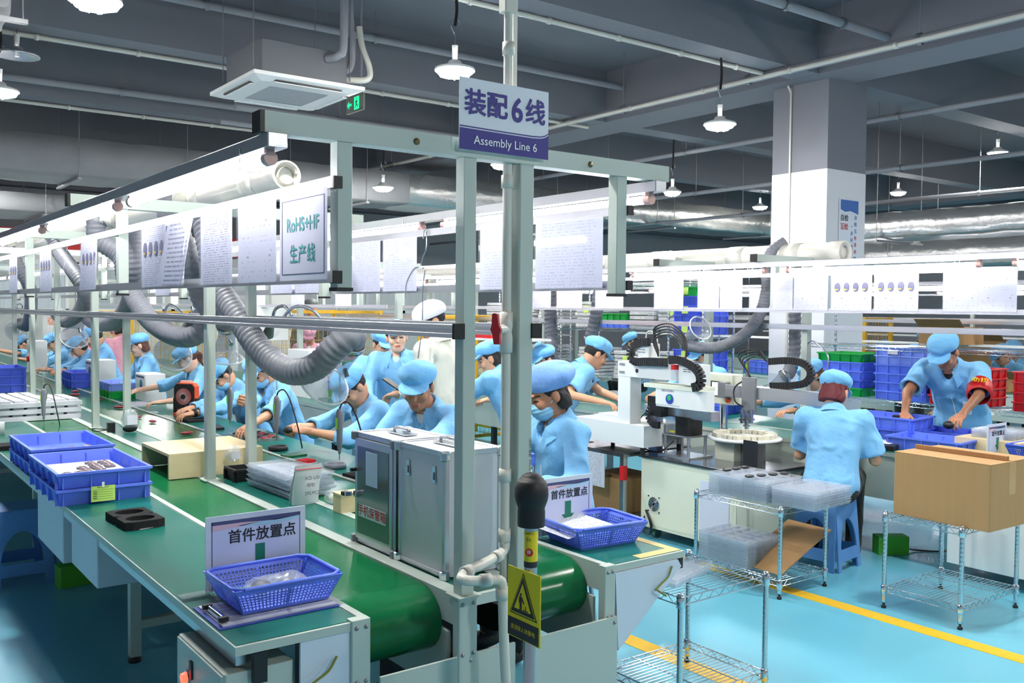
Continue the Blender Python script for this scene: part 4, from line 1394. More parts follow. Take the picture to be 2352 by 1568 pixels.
MB().cbox((-.170, -.085, .020), (.03, .018, .014), .003).build('clip_end', MATS['black_plastic'], cl)
MB().cbox((-.170, .06, .020), (.03, .018, .014), .003).build('clip_end', MATS['black_plastic'], cl)
def lump(label, loc, r, mat, seed, name='plastic_bag', cat='bag', amp=.16, inner=None, n=18, m=12):
    """crumpled bag: a dented closed surface"""
    rs = random.Random(seed)
    ks = [(rs.gauss(0, 1), rs.gauss(0, 1), rs.gauss(0, 1), rs.uniform(0, 6)) for _ in range(9)]
    mb = MB().ball((0, 0, 0), 1.0, n, m)
    v = []
    for (x, y, z) in mb.v:
        d = 1 + amp * sum(math.sin(3.1 * (a * x + b * y + c * z) + p) for a, b, c, p in ks) / 3
        v.append((x * d * r[0], y * d * r[1], max(-r[2] * .96, z * d * r[2]) + r[2] * .96))
    mb.v = v
    mb.s = [False] * len(mb.s)
    t = thing(name, label, cat, loc)
    mb.build('film', MATS[mat], t)
    if inner:
        inner(t)
    return t
lump('clear bag of dark grey parts inside the near blue basket', (1.17, 2.90, T + .018), (.075, .055, .032), 'clear_bag', 3,
     inner=lambda t: MB().ball((-.02, 0, .03), (.036, .03, .024), 10, 6).build('grey_part', M('part_grey', (70, 72, 84), .5), t))
lump('clear bag of pale parts beside the dark one in the near basket', (1.25, 2.93, T + .018), (.07, .05, .028), 'clear_bag', 8,
     inner=lambda t: MB().ball((.0, 0, .025), (.03, .03, .018), 10, 6).build('grey_part', M('part_violet', (120, 116, 140), .5), t))

# ---------------------------------------------------------------- control box under the near corner
cx = thing('control_box', 'grey control box with lit red and green buttons under the table corner', 'control box', (.912, 2.575, .28))
MB().box((0, 0, 0), (.21, .42, .385), .006).build('body', MATS['frame_paint'], cx)
MB().box((-.006, .005, .005), (.0, .415, .38), .003).build('door', MATS['frame_paint'], cx)
for (y, z, m_) in ((.30, .285, 'red'), (.30, .13, 'green')):
    MB().cyl((-.006, y, z), (-.014, y, z), .022, n=16).build('button_ring', MATS['steel'], cx)
    MB().cyl((-.014, y, z), (-.028, y, z), .017, .015, 16).build('button', M('glow_' + m_, (255, 70, 50) if m_ == 'red' else (30, 255, 130), .4, emit=3.0), cx)
    MB().box((-.012, y - .045, z + .005), (-.006, y - .020, z + .06), .002).build('nameplate', MATS['black_plastic'], cx)
kb = MB().cyl((-.006, .12, .18), (-.02, .12, .18), .03, n=18)
kb.cbox((-.03, .12, .18), (.024, .014, .05), .003, Matrix.Rotation(.6, 4, 'X'))
kb.build('rotary_switch', MATS['black_plastic'], cx)

# ---------------------------------------------------------------- crates
def crate_mesh(L, W_, H, mat, ribs=3, name='crate'):
    mb = MB()
    t_ = .006
    b = .93
    def ring(k, z, o=0.0):
        x, y = L / 2 * k + o, W_ / 2 * k + o
        return [(-x, -y, z), (x, -y, z), (x, y, z), (-x, y, z)]
    v = ring(b, 0) + ring(.985, H - .012) + ring(1, H - .012, .006) + ring(1, H, .006) + ring(.985, H, -t_) + ring(b, .008, -t_)
    f = [(3, 2, 1, 0)]
    for k in range(5):
        for i in range(4):
            f.append((k * 4 + i, k * 4 + (i + 1) % 4, k * 4 + 4 + (i + 1) % 4, k * 4 + 4 + i))
    f.append((20, 21, 22, 23))
    mb.add(v, f)
    for i in range(ribs + 2):
        u = -1 + 2 * i / (ribs + 1)
        for s in (-1, 1):
            mb.box((u * L * .455 - .003, s * W_ * .466 - .006, .002), (u * L * .455 + .003, s * W_ * .466 + .008 + .012 * (s > 0) - .012 * (s < 0) * 0, H - .012)) if s > 0 else mb.box((u * L * .455 - .003, -W_ * .466 - .018, .002), (u * L * .455 + .003, -W_ * .466 + .006, H - .012))
    for i in range(ribs + 1):
        u = -1 + 2 * i / ribs
        for s in (-1, 1):
            mb.box((min(s * L * .466 - .006, s * L * .466 + .018 * s), u * W_ * .44 - .003, .002), (max(s * L * .466 + .006, s * L * .466 + .018 * s), u * W_ * .44 + .003, H - .012))
    mb.box((-L / 2 - .003, -W_ / 2 - .003, H * .42), (L / 2 + .003, -W_ / 2 + .012, H * .42 + .005)) if H > .11 else None
    me = mb.mesh(name)
    me.materials.append(MATS[mat])
    return me
CM = {}
def crate(label, loc, rz=0.0, L=.72, W_=.43, H=.08, mat='blue_plastic', group='plastic crates', name='plastic_crate'):
    key = (L, W_, H, mat)
    if key not in CM:
        CM[key] = crate_mesh(L, W_, H, mat)
    return put(name, CM[key], None, None, loc, rz, label, 'crate', group)
def parts_on(o_label, loc, nx, ny, dx, dy, rz, mat='part_mixed', size=(.05, .032, .012), name='metal_part', cat='part', group='small parts in the near crates'):
    M('part_mixed', (142, 128, 132), .35, .4, var=.35, vscale=30)
    me = MB().ball((0, 0, size[2] * .6), (size[0] * .35, size[1] * .35, size[2] * .6), 10, 6).box((-size[0] / 2, -size[1] / 2, 0), (size[0] / 2, size[1] / 2, size[2] * .7), .006).mesh(name)
    me.materials.append(MATS[mat])
    rs = random.Random(nx * 7 + ny)
    for i in range(nx):
        for j in range(ny):
            x, y = (i - (nx - 1) / 2) * dx, (j - (ny - 1) / 2) * dy
            put(name, me, None, None, (loc[0] + x + rs.uniform(-.006, .006), loc[1] + y + rs.uniform(-.006, .006), loc[2] + .001 * (i % 2)), rz + rs.uniform(-.25, .25), o_label, cat, group)
for (x, y, z, lab) in ((1.115, 5.16, 0, 'lower blue crate of the front stack, tagged with a green card'), (1.115, 5.16, .08, 'upper blue crate of the front stack, lined with white paper'),
                       (1.15, 6.03, 0, 'lower blue crate of the second stack behind'), (1.15, 6.03, .08, 'upper blue crate of the second stack holding four parts')):
    crate(lab, (x, y, T + z), PI / 2)
MB().box((-.17, -.30, 0), (.17, .30, .003)).build('liner_paper', M('liner_white', (208, 208, 222), .7), None, (1.115, 5.16, T + .103), label='white liner paper under the parts in the front crate', cat='paper')
for k, (ox, oy, w) in enumerate(((-.085, -.16, 'near the corner of'), (.015, -.02, 'in the middle of'), (.085, .12, 'at the far side of'))):
    parts_on('small silver part in the bunch %s the front crate' % w, (1.115 + ox, 5.16 + oy, T + .107), 2, 4, .06, .055, 0)
for k in range(4):
    parts_on('%s of four large silver parts in the second crate' % ORD[k], (1.02 + .09 * k, 5.92 + .02 * k, T + .09), 1, 1, .1, .1, .2, size=(.085, .09, .03), group='large parts in the second crate')
gc = thing('tag_card', 'green handwritten tag card clipped on the front blue crate', 'card', (1.10, 4.785, T + .012))
MB().box((-.055, -.002, .0), (.055, 0, .075)).build('card', MATS['label_green'], gc)
gl_ = MB()
for k in range(5):
    gl_.box((-.045, -.0028, .012 + k * .011), (.045, -.002, .0128 + k * .011))
for k in range(4):
    gl_.box((-.046, -.0028, .015 + k * .011), (-.028, -.002, .019 + k * .011))
gl_.build('printed_lines', M('ink_olive', (96, 120, 60), .6), gc)
text('物料标识卡', .011, MATS['ink_olive'], gc, (0, -.0021, .068), (1, 0, 0), (0, 0, 1))
MB().box((-.006, -.004, .068), (.006, .0, .094)).build('clip', MATS['white_metal'], gc)
fm = thing('foam_block', 'black foam block with two oval hollows on the near table', 'foam block', (1.115, 4.28, T), .05)
fmb = MB()
for s in (-1, 1):
    oc = (0, s * .075)
    nseg = 20
    outer = []
    for k in range(nseg):
        a = 2 * PI * k / nseg
        ca, sa = math.cos(a), math.sin(a)
        m_ = 1 / max(abs(ca) / .085, abs(sa) / .075)
        outer.append((oc[0] + ca * m_, oc[1] + sa * m_))
    inner = [(oc[0] + .062 * math.cos(2 * PI * k / nseg), oc[1] + .048 * math.sin(2 * PI * k / nseg)) for k in range(nseg)]
    v = [(x, y, 0) for x, y in outer] + [(x, y, .036) for x, y in outer] + [(x, y, .036) for x, y in inner] + [(x, y, .012) for x, y in inner]
    f = [tuple(range(nseg))[::-1]]
    for k in range(3):
        for i in range(nseg):
            f.append((k * nseg + i, k * nseg + (i + 1) % nseg, k * nseg + nseg + (i + 1) % nseg, k * nseg + nseg + i))
    f.append(tuple(range(3 * nseg, 4 * nseg)))
    fmb.add(v, f)
fmb.build('block', MATS['foam_black'], fm)
MB().cbox((.0, -.153, .004), (.06, .012, .002), 0, .2).build('glue_tape', MATS['clear_bag'], fm)

# ---------------------------------------------------------------- wooden shelf, trays, bags on the line centre
ws = thing('wooden_shelf', 'plywood riser shelf straddling the belt behind the first post', 'shelf', (1.815, 5.50, T))
MB().box((-.27, -.27, .125), (.27, .27, .142), .002).build('top_board', MATS['wood_ply'], ws)
MB().box((-.27, .252, 0), (.252, .27, .125)).build('back_board', MATS['wood_ply'], ws)
MB().box((-.27, -.27, 0), (.27, -.252, .125)).build('front_board', MATS['wood_ply'], ws)
MB().box((.252, -.252, 0), (.27, .27, .125)).build('side_board', MATS['wood_ply'], ws)
M('brass', (120, 105, 70), .4, .6)
w2 = thing('wooden_box', 'small plywood box beside the aluminium cases', 'box', (2.00, 3.96, T))
MB().box((-.06, -.04, 0), (.06, .04, .085), .003).build('body', MATS['wood_ply'], w2)
MB().box((-.062, -.042, .085), (.062, .042, .093), .002).build('lid', MATS['wood_ply'], w2)
def tray_mesh(L, W_, H, mat, nx=5, ny=3, cells=True):
    mb = MB()
    v, f = [], []
    for k, z, o in ((1, 0, -.006), (1, H, 0), (1.0, H, .004)):
        x, y = L / 2 + o, W_ / 2 + o
        v += [(-x, -y, z), (x, -y, z), (x, y, z), (-x, y, z)]
    for k in range(2):
        for i in range(4):
            f.append((k * 4 + i, k * 4 + (i + 1) % 4, k * 4 + 4 + (i + 1) % 4, k * 4 + 4 + i))
    f.append((3, 2, 1, 0))
    mb.add(v, f)
    if cells:
        for i in range(1, nx):
            x = -L / 2 + L * i / nx
            mb.add([(x, -W_ / 2, 0), (x, W_ / 2, 0), (x, W_ / 2, H * .9), (x, -W_ / 2, H * .9)], [(0, 1, 2, 3)])
        for j in range(1, ny):
            y = -W_ / 2 + W_ * j / ny
            mb.add([(-L / 2, y, 0), (L / 2, y, 0), (L / 2, y, H * .9), (-L / 2, y, H * .9)], [(0, 1, 2, 3)])
    me = mb.mesh('tray')
    me.materials.append(MATS[mat])
    return me
def tray_stack(label, group, loc, rz, n, L, W_, H, pitch, mat='tray_plastic', nx=5, ny=3, jit=.006, top_extra=None):
    me = tray_mesh(L, W_, H, mat, nx, ny)
    rs = random.Random(n * 3 + int(L * 1000))
    for k in range(n):
        put('plastic_tray', me, None, None, (loc[0] + rs.uniform(-jit, jit), loc[1] + rs.uniform(-jit, jit), loc[2] + k * pitch), rz + rs.uniform(-jit, jit) * 2, '%s, %s from the bottom' % (label, ORD[k]), 'tray', group)
tray_stack('clear tray in the wobbly stack before the cases', 'clear trays on the line centre', (1.98, 4.60, T + .002), PI / 2 + .05, 11, .50, .24, .014, .0105, nx=4, ny=2, jit=.016)
zb = thing('zip_bag', 'white zip bag with handwritten X25 note leaning on the trays', 'bag', (1.90, 4.18, T))
zv = [(x, .035 * (1 - z / .2) - .012 * math.cos(x * 40) * (z < .15), z) for z in (0, .05, .10, .15, .20) for x in (-.07, -.035, 0, .035, .07)]
MB().add(zv, [(r * 5 + c, r * 5 + c + 1, r * 5 + c + 6, r * 5 + c + 5) for r in range(4) for c in range(4)], True).add([(x, y + .03 * (1 - z / .2) + .004, z) for x, y, z in zv], [(r * 5 + c, r * 5 + c + 1, r * 5 + c + 6, r * 5 + c + 5) for r in range(4) for c in range(4)], True).build('film', M('bag_white', (226, 228, 236), .35), zb)
MB().cyl((-.07, .0, .178), (.07, 0, .178), .002, n=6).build('zip_seal', MATS['ink_red'], zb)
for (s_, x, z) in (('X25 L/D', .012, .135), ('棉制', .008, .098), ('292 PCS', .014, .060)):
    text(s_, .022, MATS['ink_black'], zb, (x, -.004 if z > .12 else .004, z), (1, 0, 0), (0, .04, 1), lift=.010)
lump('small clear bag of foam pieces next to the zip bag', (2.02, 4.15, T), (.05, .05, .035), 'clear_bag', 12,
     inner=lambda t: MB().ball((0, 0, .03), (.03, .03, .02), 10, 6).build('foam', M('foam_pale', (220, 224, 200), .8), t))
bt = thing('black_tray', 'open black plastic box behind the first post by the clear trays', 'tray', (1.90, 5.02, T))
me_ = crate_mesh(.17, .16, .07, 'black_plastic', 1)
put('body', me_, None, bt)
lump('empty clear bag with white slip taped on the wooden shelf front', (1.90, 5.20, T + .07), (.045, .02, .05), 'clear_bag', 17,
     inner=lambda t: MB().box((-.02, -.024, .02), (.03, -.022, .06)).build('slip', MATS['paper_plain'], t))
pbx = thing('parts_pouch', 'clear pouch of black screws beside a black power adapter', 'bag', (1.885, 7.35, T))
pv_ = MB().ball((0, 0, .09), (.065, .03, .09), 12, 8)
pv_.build('film', MATS['clear_bag'], pbx)
MB().ball((0, 0, .03), (.055, .026, .03), 12, 6).build('black_screws', MATS['foam_black'], pbx)
MB().box((-.03, -.034, .06), (.045, -.030, .13)).build('slip', MATS['paper_sparse'], pbx)
ad_ = thing('power_adapter', 'black power adapter with cable beside the screw pouch', 'adapter', (1.76, 7.42, T))
MB().box((-.02, -.03, 0), (.03, .03, .075), .004).build('body', MATS['black_plastic'], ad_)
MB().tube(spline([(-.02, 0, .02), (-.10, .05, .01), (-.13, -.02, .04), (-.05, -.04, .03), (-.02, -.02, .03)], 5), .004, 6).build('cable', MATS['black_plastic'], ad_)

# ---------------------------------------------------------------- aluminium phone cases
def phone_case(label, loc, window):
    t = thing('aluminium_case', label, 'case', loc)
    w, d, h = .245, .325, .45       # x, y, z
    MB().box((0, 0, .0), (w, d, h), .012).build('shell', MATS['case_alu'], t)
    e = MB()
    for x in (0, w):
        for y in (0, d):
            e.box((x - .004 if not x else x - .018, y - .004 if not y else y - .018, .01), (x + .018 if not x else x + .004, y + .018 if not y else y + .004, h - .01), .004)
    for y in (0, d):
        e.box((.01, y - .004 if not y else y - .016, h - .016), (w - .01, y + .016 if not y else y + .004, h + .004), .003)
    for x in (0, w):
        e.box((x - .004 if not x else x - .016, .01, h - .016), (x + .016 if not x else x + .004, d - .01, h + .004), .003)
        e.box((x - .004 if not x else x - .016, .01, -.0), (x + .016 if not x else x + .004, d - .01, .02), .003)
    e.build('edge_profile', MATS['alu'], t)
    for x in (0, w):
        for y in (0, d):
            for z in (0.012, h - .012):
                MB().cbox((x, y, z), (.038, .038, .034), .012).build('corner_cap', MATS['chrome'] if not window else MATS['tool_grey'], t)
    hd = MB().cbox((w * .5, d * .5, h + .006), (.06, .15, .006), .002)
    hd.tube(spline([(w * .5, d * .5 - .06, h + .008), (w * .5, d * .5 - .055, h + .022), (w * .5, d * .5, h + .026), (w * .5, d * .5 + .055, h + .022), (w * .5, d * .5 + .06, h + .008)], 4), .007, 8)
    hd.build('handle', MATS['chrome'], t)
    if window:
        dr = MB().box((-.010, .012, .02), (-.002, d - .012, h - .02), .003).build('door', MATS['alu'], t)
        MB().box((-.0125, .035, .045), (-.0100, d - .035, h - .05), .0).build('window_pane', M('case_glass', (132, 138, 142), .12, .5), dr)
        MB().box((-.0145, .05, .115), (-.0125, d - .05, .165)).build('notice', MATS['sign_white'], dr)
        text('手机保管箱', .046, MATS['ink_red'], dr, (-.0147, d * .5, .140), (0, -1, 0), (0, 0, 1), bold=.0006)
        MB().box((-.0145, d * .36, .25), (-.0125, d * .66, .385)).build('sticker', M('sticker_blue', (186, 200, 226), .4), dr)
        lk = MB().cyl((-.012, d - .045, .205), (-.03, d - .045, .205), .014, n=14)
        lk.cbox((-.05, d - .03, .205), (.034, .006, .018), .003)
        lk.build('lock', MATS['chrome'], dr)
        MB().cbox((-.055, d - .012, .205), (.03, .03, .016), .005).build('key', MATS['black_plastic'], dr)
        MB().cyl((-.012, d - .02, .30), (-.035, d - .02, .30), .008, n=10).build('knob', MATS['black_plastic'], dr)
    else:
        for y in (d * .22, d * .78):
            la = MB().box((-.006, y - .012, .335), (-.002, y + .012, .395), .004)
            la.box((-.012, y - .006, .345), (-.006, y + .006, .372), .002)
            la.build('latch', MATS['chrome'], t)
    return t
phone_case('aluminium phone storage case with glazed door and red lettering', (1.768, 3.105, T + .003), True)
phone_case('plain aluminium case with two latches beside the front post', (1.772, 2.757, T + .003), False)

dv = thing('shade_filler', 'added dark filler block keeping the gap behind the line end in shade', 'motor', (1.85, 2.95, 0))  # added dark solid standing in for shade in the gap, no known motor
MB().box((-.10, -.15, .22), (.10, .25, .60), .01).build('filler_block', MATS['dark_metal'], dv)
MB().cyl((0, -.15, .40), (0, -.25, .40), .07, n=18).build('filler_drum', MATS['black_plastic'], dv)
MB().box((-.06, 0, 0), (.06, .1, .22)).build('bracket', MATS['dark_metal'], dv)

# ---------------------------------------------------------------- exhaust pipe, hoses and funnels
def exhaust_pipe(label, x, y0, y1, z, r, joints, tees):
    t = thing('exhaust_pipe', label, 'exhaust pipe', (x, y0, z))
    mb = MB().lathe([(r * .60, .0), (r * .62, .03), (r * .86, .032), (r * .88, .0), (r * 1.02, -.004), (r * 1.06, .004), (r * 1.06, .12), (r, .125), (r, .3)], (0, 0, 0), (0, 1, 0), 24)
    mb.cyl((0, .28, 0), (0, y1 - y0, 0), r, n=20)
    mb.cyl((0, .025, 0), (0, .028, 0), r * .62, n=20)
    mb.build('run', MATS['pvc_white'], t)
    for k in joints:
        MB().lathe([(r, -.09), (r * 1.07, -.09), (r * 1.07, .09), (r, .09)], (0, k - y0, 0), (0, 1, 0), 20).build('coupling', MATS['pvc_white'], t)
    for (k, sx) in tees:
        MB().cyl((0, k - y0, 0), (sx * r * 2.2, k - y0 - .02, .01), r * .8, n=16).build('branch', MATS['pvc_white'], t)
    return t
exhaust_pipe('white plastic exhaust pipe along the near line with an open socket end', 1.86, 4.35, 19.5, 2.36, .071, (4.75, 5.6, 7.3, 9.2, 11, 13, 15), ((5.75, -1), (7.55, -1), (9.6, -1), (11.8, -1)))
def hose(label, pts, r, cuff=True, pitch=.034, crush=0.0):
    t = thing('flexible_hose', label, 'hose', pts[0])
    o = np.array(pts[0], float)
    p, L = resample(spline([np.array(q, float) - o for q in pts], 10), .0095)
    tot = L[-1]
    def rf(i, s, a):
        k = (s / pitch + a / (2 * PI)) % 1.0
        e = min(1.0, (tot - s) / .10)
        w = math.sin(5 * a + s * 40) * .05 * (1 - e)
        return r * (1.0 - .13 * (1 - abs(2 * k - 1)) ** 1.5 + .010 * math.sin(9 * a + 70 * s) + w)
    MB().tube(p, r, 22, True, rf).build('sleeve', MATS['hose_grey'], t)
    wire = []
    s_ = None
    pts2 = [np.asarray(q) for q in p]
    hb = MB()
    if cuff:
        d = unit(pts2[-1] - pts2[-3])
        hb.lathe([(r * 1.03, -.014), (r * 1.06, -.012), (r * 1.06, .012), (r * 1.03, .014)], pts2[-1] - d * .02, d, 20)
        hb.build('hose_clamp', MATS['steel'], t)
    return t
def funnel(label, neck, mouth, r0=.058, r1=.135, spigot=True):
    t = thing('exhaust_funnel', label, 'funnel', neck)
    d = np.subtract(mouth, neck)
    L = float(np.linalg.norm(d))
    prof = [(r0 * .98, -.03), (r0, .0), (r0, L * .32), (r0 * 1.08, L * .45)]
    for k in range(1, 9):
        u = k / 8
        prof.append((r0 * 1.08 + (r1 - r0 * 1.08) * u ** 1.9, L * (.45 + .53 * u)))
    prof += [(r1 * 1.04, L * .985), (r1 * 1.05, L)]
    MB().lathe(prof, (0, 0, 0), d, 32).build('cone', MATS['funnel_plastic'], t)
    s, u, f = frame(d)
    a = [2 * PI * k / 32 for k in range(33)]
    MB().tube([f * L + (s * math.cos(q) + u * math.sin(q)) * r1 * 1.05 for q in a], .0065, 7, False).build('lip', M('lip_plastic', (226, 230, 236), .15, alpha=.55), t)
    if spigot:
        c = MB().cyl(f * L * .30 - u * r0 * .9, f * L * .34 - u * r0 * 1.75, .012, .014, 12)
        c.build('damper_knob', MATS['chrome'], t)
    return t
hose('grey flexible hose sweeping down to the big funnel beside the middle rail', [(1.87, 5.65, 2.30), (1.87, 5.52, 2.08), (1.90, 5.457, 1.85), (1.93, 5.15, 1.623), (1.97, 4.929, 1.455), (2.02, 4.69, 1.37), (2.08, 4.50, 1.40), (2.14, 4.40, 1.50), (2.20, 4.36, 1.56), (2.25, 4.41, 1.555), (2.255, 4.455, 1.495)], .074)
funnel('largest clear funnel hanging over the man at the screw station', (2.255, 4.465, 1.48), (2.215, 4.68, 1.298), .058, .138)
hose('grey flexible hose curling to the funnel left of the first inner post', [(1.74, 7.55, 2.37), (1.70, 7.55, 2.33), (1.72, 7.55, 2.2), (1.86, 7.479, 2.079), (1.88, 7.352, 1.846), (1.92, 6.983, 1.622), (1.98, 6.666, 1.515), (2.02, 6.362, 1.50), (2.08, 6.25, 1.56), (2.10, 6.33, 1.63), (2.10, 6.50, 1.60)], .072)
funnel('clear funnel tilted over the orange fan', (2.10, 6.53, 1.59), (2.08, 6.93, 1.36), .056, .130)
hose('grey flexible hose dropping straight behind the inner post', [(1.74, 5.76, 2.37), (1.70, 5.76, 2.34), (1.715, 5.77, 2.25), (1.80, 5.78, 2.10), (1.88, 5.79, 1.88), (1.94, 5.83, 1.74), (2.03, 5.87, 1.66), (2.10, 5.90, 1.63), (2.14, 5.95, 1.58)], .070)
funnel('clear funnel pointing down behind the inner post', (2.14, 5.962, 1.565), (2.14, 6.03, 1.375), .056, .115)
hose('grey flexible hose looping left of the orange fan', [(1.9, 7.30, 2.30), (1.9, 7.30, 1.95), (1.95, 7.565, 1.749), (2.0, 8.166, 1.587), (2.05, 9.063, 1.544), (2.1, 9.75, 1.60), (2.12, 10.05, 1.65), (2.12, 10.11, 1.60)], .072)
funnel('small clear funnel over the far pair of workers', (2.12, 10.12, 1.57), (2.11, 10.34, 1.37), .056, .130)
hose('grey flexible hose hanging far down the line at the left edge', [(1.78, 11.8, 2.36), (1.80, 11.8, 2.2), (1.95, 11.85, 1.90), (2.0, 12.1, 1.63), (2.05, 12.6, 1.46), (2.1, 13.2, 1.44), (2.1, 13.4, 1.46)], .072)
funnel('farthest clear funnel at the left edge of the picture', (2.1, 13.42, 1.46), (2.1, 13.75, 1.36), .056, .130)
hose('grey flexible hose between the third and fourth posts', [(1.78, 9.6, 2.36), (1.82, 9.5, 2.2), (1.92, 9.0, 1.86), (2.0, 9.5, 1.66), (2.05, 10.4, 1.54), (2.1, 11.1, 1.60)], .070, True)

# ---------------------------------------------------------------- flexible arms on the slotted rails
def gooseneck(label, pts, r=.0085, tip=None):
    t = thing('gooseneck_holder', label, 'flexible arm', pts[0])
    o = np.array(pts[0], float)
    p, L = resample(spline([np.array(q, float) - o for q in pts], 8), .004)
    MB().tube(p, r, 8, True, lambda i, s, a: r * (1 + .12 * (i % 2))).build('gooseneck', MATS['steel'], t)
    if tip == 'cone':
        a, b = p[-1], p[-1] + unit(p[-1] - p[-4]) * .115
        MB().cyl(a, b, .016, .034, 14).build('grip_cone', M('grip_green', (92, 112, 104), .5), t)
        c = b + unit(b - a) * .05
        pr = MB().cyl(b, c, .006, .004, 8)
        pr.cyl(c, c + np.array((.05, -.03, -.06)), .003, .002, 6)
        pr.build('prong', MATS['steel'], t)
    return t
gooseneck('steel flexible arm ending in a green cone grip', [(2.06, 4.75, 1.665), (2.04, 4.80, 1.715), (2.05, 4.95, 1.70), (2.06, 5.03, 1.63)], tip='cone')
gooseneck('steel flexible arm hooked over the rail to the big funnel', [(2.03, 4.78, 1.60), (2.02, 4.76, 1.66), (2.04, 4.66, 1.715), (2.08, 4.54, 1.70), (2.13, 4.47, 1.62), (2.18, 4.46, 1.54)])
gooseneck('steel flexible arm looped on the rail at the tilted funnel', [(2.06, 6.9, 1.60), (2.03, 6.95, 1.66), (2.04, 6.86, 1.72), (2.08, 6.72, 1.66), (2.08, 6.6, 1.58), (2.10, 6.48, 1.62), (2.06, 6.44, 1.70), (2.05, 6.38, 1.66)])
gooseneck('steel flexible arm coiled on the rail far left', [(2.05, 13.2, 1.62), (2.04, 13.3, 1.70), (2.05, 13.0, 1.70), (2.08, 13.2, 1.58)])

# ---------------------------------------------------------------- electric screwdrivers on spring wires
def screwdriver(label, loc, top, cord=True, seed=0):
    t = thing('electric_screwdriver', label, 'screwdriver', loc)
    MB().lathe([(.001, .235), (.012, .232), (.018, .215), (.0205, .18), (.0195, .13), (.0165, .10), (.0165, .05), (.014, .042), (.0125, .015), (.009, .008), (.009, .0)], n=16).build('body', MATS['tool_grey'], t)
    MB().lathe([(.009, .0), (.007, -.012), (.0028, -.016), (.0028, -.045), (.001, -.05)], n=10).build('bit', MATS['steel'], t)
    MB().cbox((-.0215, -.004, .155), (.003, .022, .06), .001).build('green_label', M('label_lime', (150, 226, 60), .5), t)
    MB().prism([(0, 0), (.012, .005), (.008, -.05), (.0, -.07)], (.018, 0, .20), (1, 0, 0), (0, 0, 1), (0, .008, 0)).build('lever', MATS['steel'], t)
    b = np.subtract(top, loc)
    MB().cyl((0, 0, .235), b, .0014, n=5).build('hanging_wire', MATS['steel'], t)
    q, k = [], 26
    for i in range(k * 8 + 1):
        a = 2 * PI * i / 8
        z = .27 + .16 * i / (k * 8)
        q.append((.006 * math.cos(a), .006 * math.sin(a), z))
    MB().tube(q, .0012, 4).build('spring', MATS['steel'], t)
    if cord:
        MB().tube(spline([(0, 0, .232), (.01, -.01, .262), (.03, -.05, .27), (.05, -.10, .20), (.07, -.16, .05), (.09, -.18, -.08)], 6), .0048, 6).build('cord', MATS['black_plastic'], t)
    return t
screwdriver('grey electric screwdriver hanging nearest the aluminium cases', (2.28, 4.62, .925), (2.10, 4.62, 1.62))
screwdriver('grey electric screwdriver hanging by the masked worker', (2.28, 5.49, .925), (2.09, 5.49, 1.62))
screwdriver('grey electric screwdriver gripped in a worker hand', (2.32, 6.42, .905), (2.09, 6.42, 1.62), cord=False)
screwdriver('grey electric screwdriver hanging over the grey trays at the left', (1.45, 8.25, .80), (1.64, 8.25, 2.2))
hw = thing('wire_hook', 'bent wire hook with a coil spring hanging from the right sheet rail', 'hook', (2.43, 4.0, 1.81))
MB().tube(spline([(0, 0, .25), (0, -.01, .29), (0, -.03, .28), (0, -.03, .2), (0, 0, .16), (0, .02, .12), (0, .01, .10), (0, -.02, .10), (0, .0, .0), (0, .005, -.18), (-.02, .01, -.35)], 5), .003, 5).build('wire', MATS['steel'], hw)
MB().tube(spline([(0, .03, .11), (0, .09, .10), (0, .16, .03), (0, .165, -.05)], 5), .004, 6).build('coil_spring', MATS['steel'], hw)

# ---------------------------------------------------------------- instruction sheets between the rails
paper('paper_table', 14, dens=.42)
def sheet(label, x, y0, y1, z0, z1, mat, face=-1, pics=0, curl=0.0, film=True, group='sheets hung on the near line'):
    t = thing('instruction_sheet', label, 'sheet', (x, y0, z0), group=group)
    w, h = y1 - y0, z1 - z0
    def grid(o):
        v = []
        for r in range(5):
            for c in range(5):
                u, q = c / 4, r / 4
                v.append((face * (o + curl * (u - .5) ** 2 * 4 * (1 - q) * .5), u * w, q * h))
        return v
    f = [(r * 5 + c, r * 5 + c + 1, r * 5 + c + 6, r * 5 + c + 5) for r in range(4) for c in range(4)]
    MB().add(grid(0), f, True).build('paper', MATS[mat], t)
    if film:
        MB().add([(a + face * .003, b * 1.03 - .015 * w, c * 1.02 - .01 * h) for a, b, c in grid(.002)], f, True).build('plastic_sleeve', MATS['sleeve_film'], t)
    for k in range(pics):
        c = (k + .7) / (pics + .4) * w
        d = MB().ball((face * .002, c, h * .62), (.001, w / (pics * 3.2), h * .13), 10, 8)
        d.build('picture', M('pic_slate', (84, 84, 118), .6, var=.3, vscale=40), t)
        MB().cbox((face * .004, c + .01, h * .56), (.001, w / (pics * 3.4), h * .035)).build('yellow_mark', M('pic_yellow', (240, 205, 60), .6), t)
    return t
fr_ = sheet('sheet in a sleeve at the rail end reading RoHS+HF', 1.222, 2.56, 2.915, 1.80, 2.078, 'liner_white', film=False)
text('RoHS+HF', .062, MATS['ink_teal'], fr_, (-.001, .1775, .175), (0, -1, 0), (0, 0, 1), bold=.0010, stretch=.95)
text('生产线', .062, MATS['ink_teal'], fr_, (-.001, .1775, .080), (0, -1, 0), (0, 0, 1), bold=.0008, spacing=1.1)
bf = MB()
for (a, b, c, d) in ((.02, .02, .335, .0215), (.02, .255, .335, .2565), (.02, .02, .0215, .255), (.3335, .02, .335, .255)):
    bf.box((-.0016, a, b), (-.0004, c, d))
bf.build('border_line', MATS['ink_slate'], fr_)
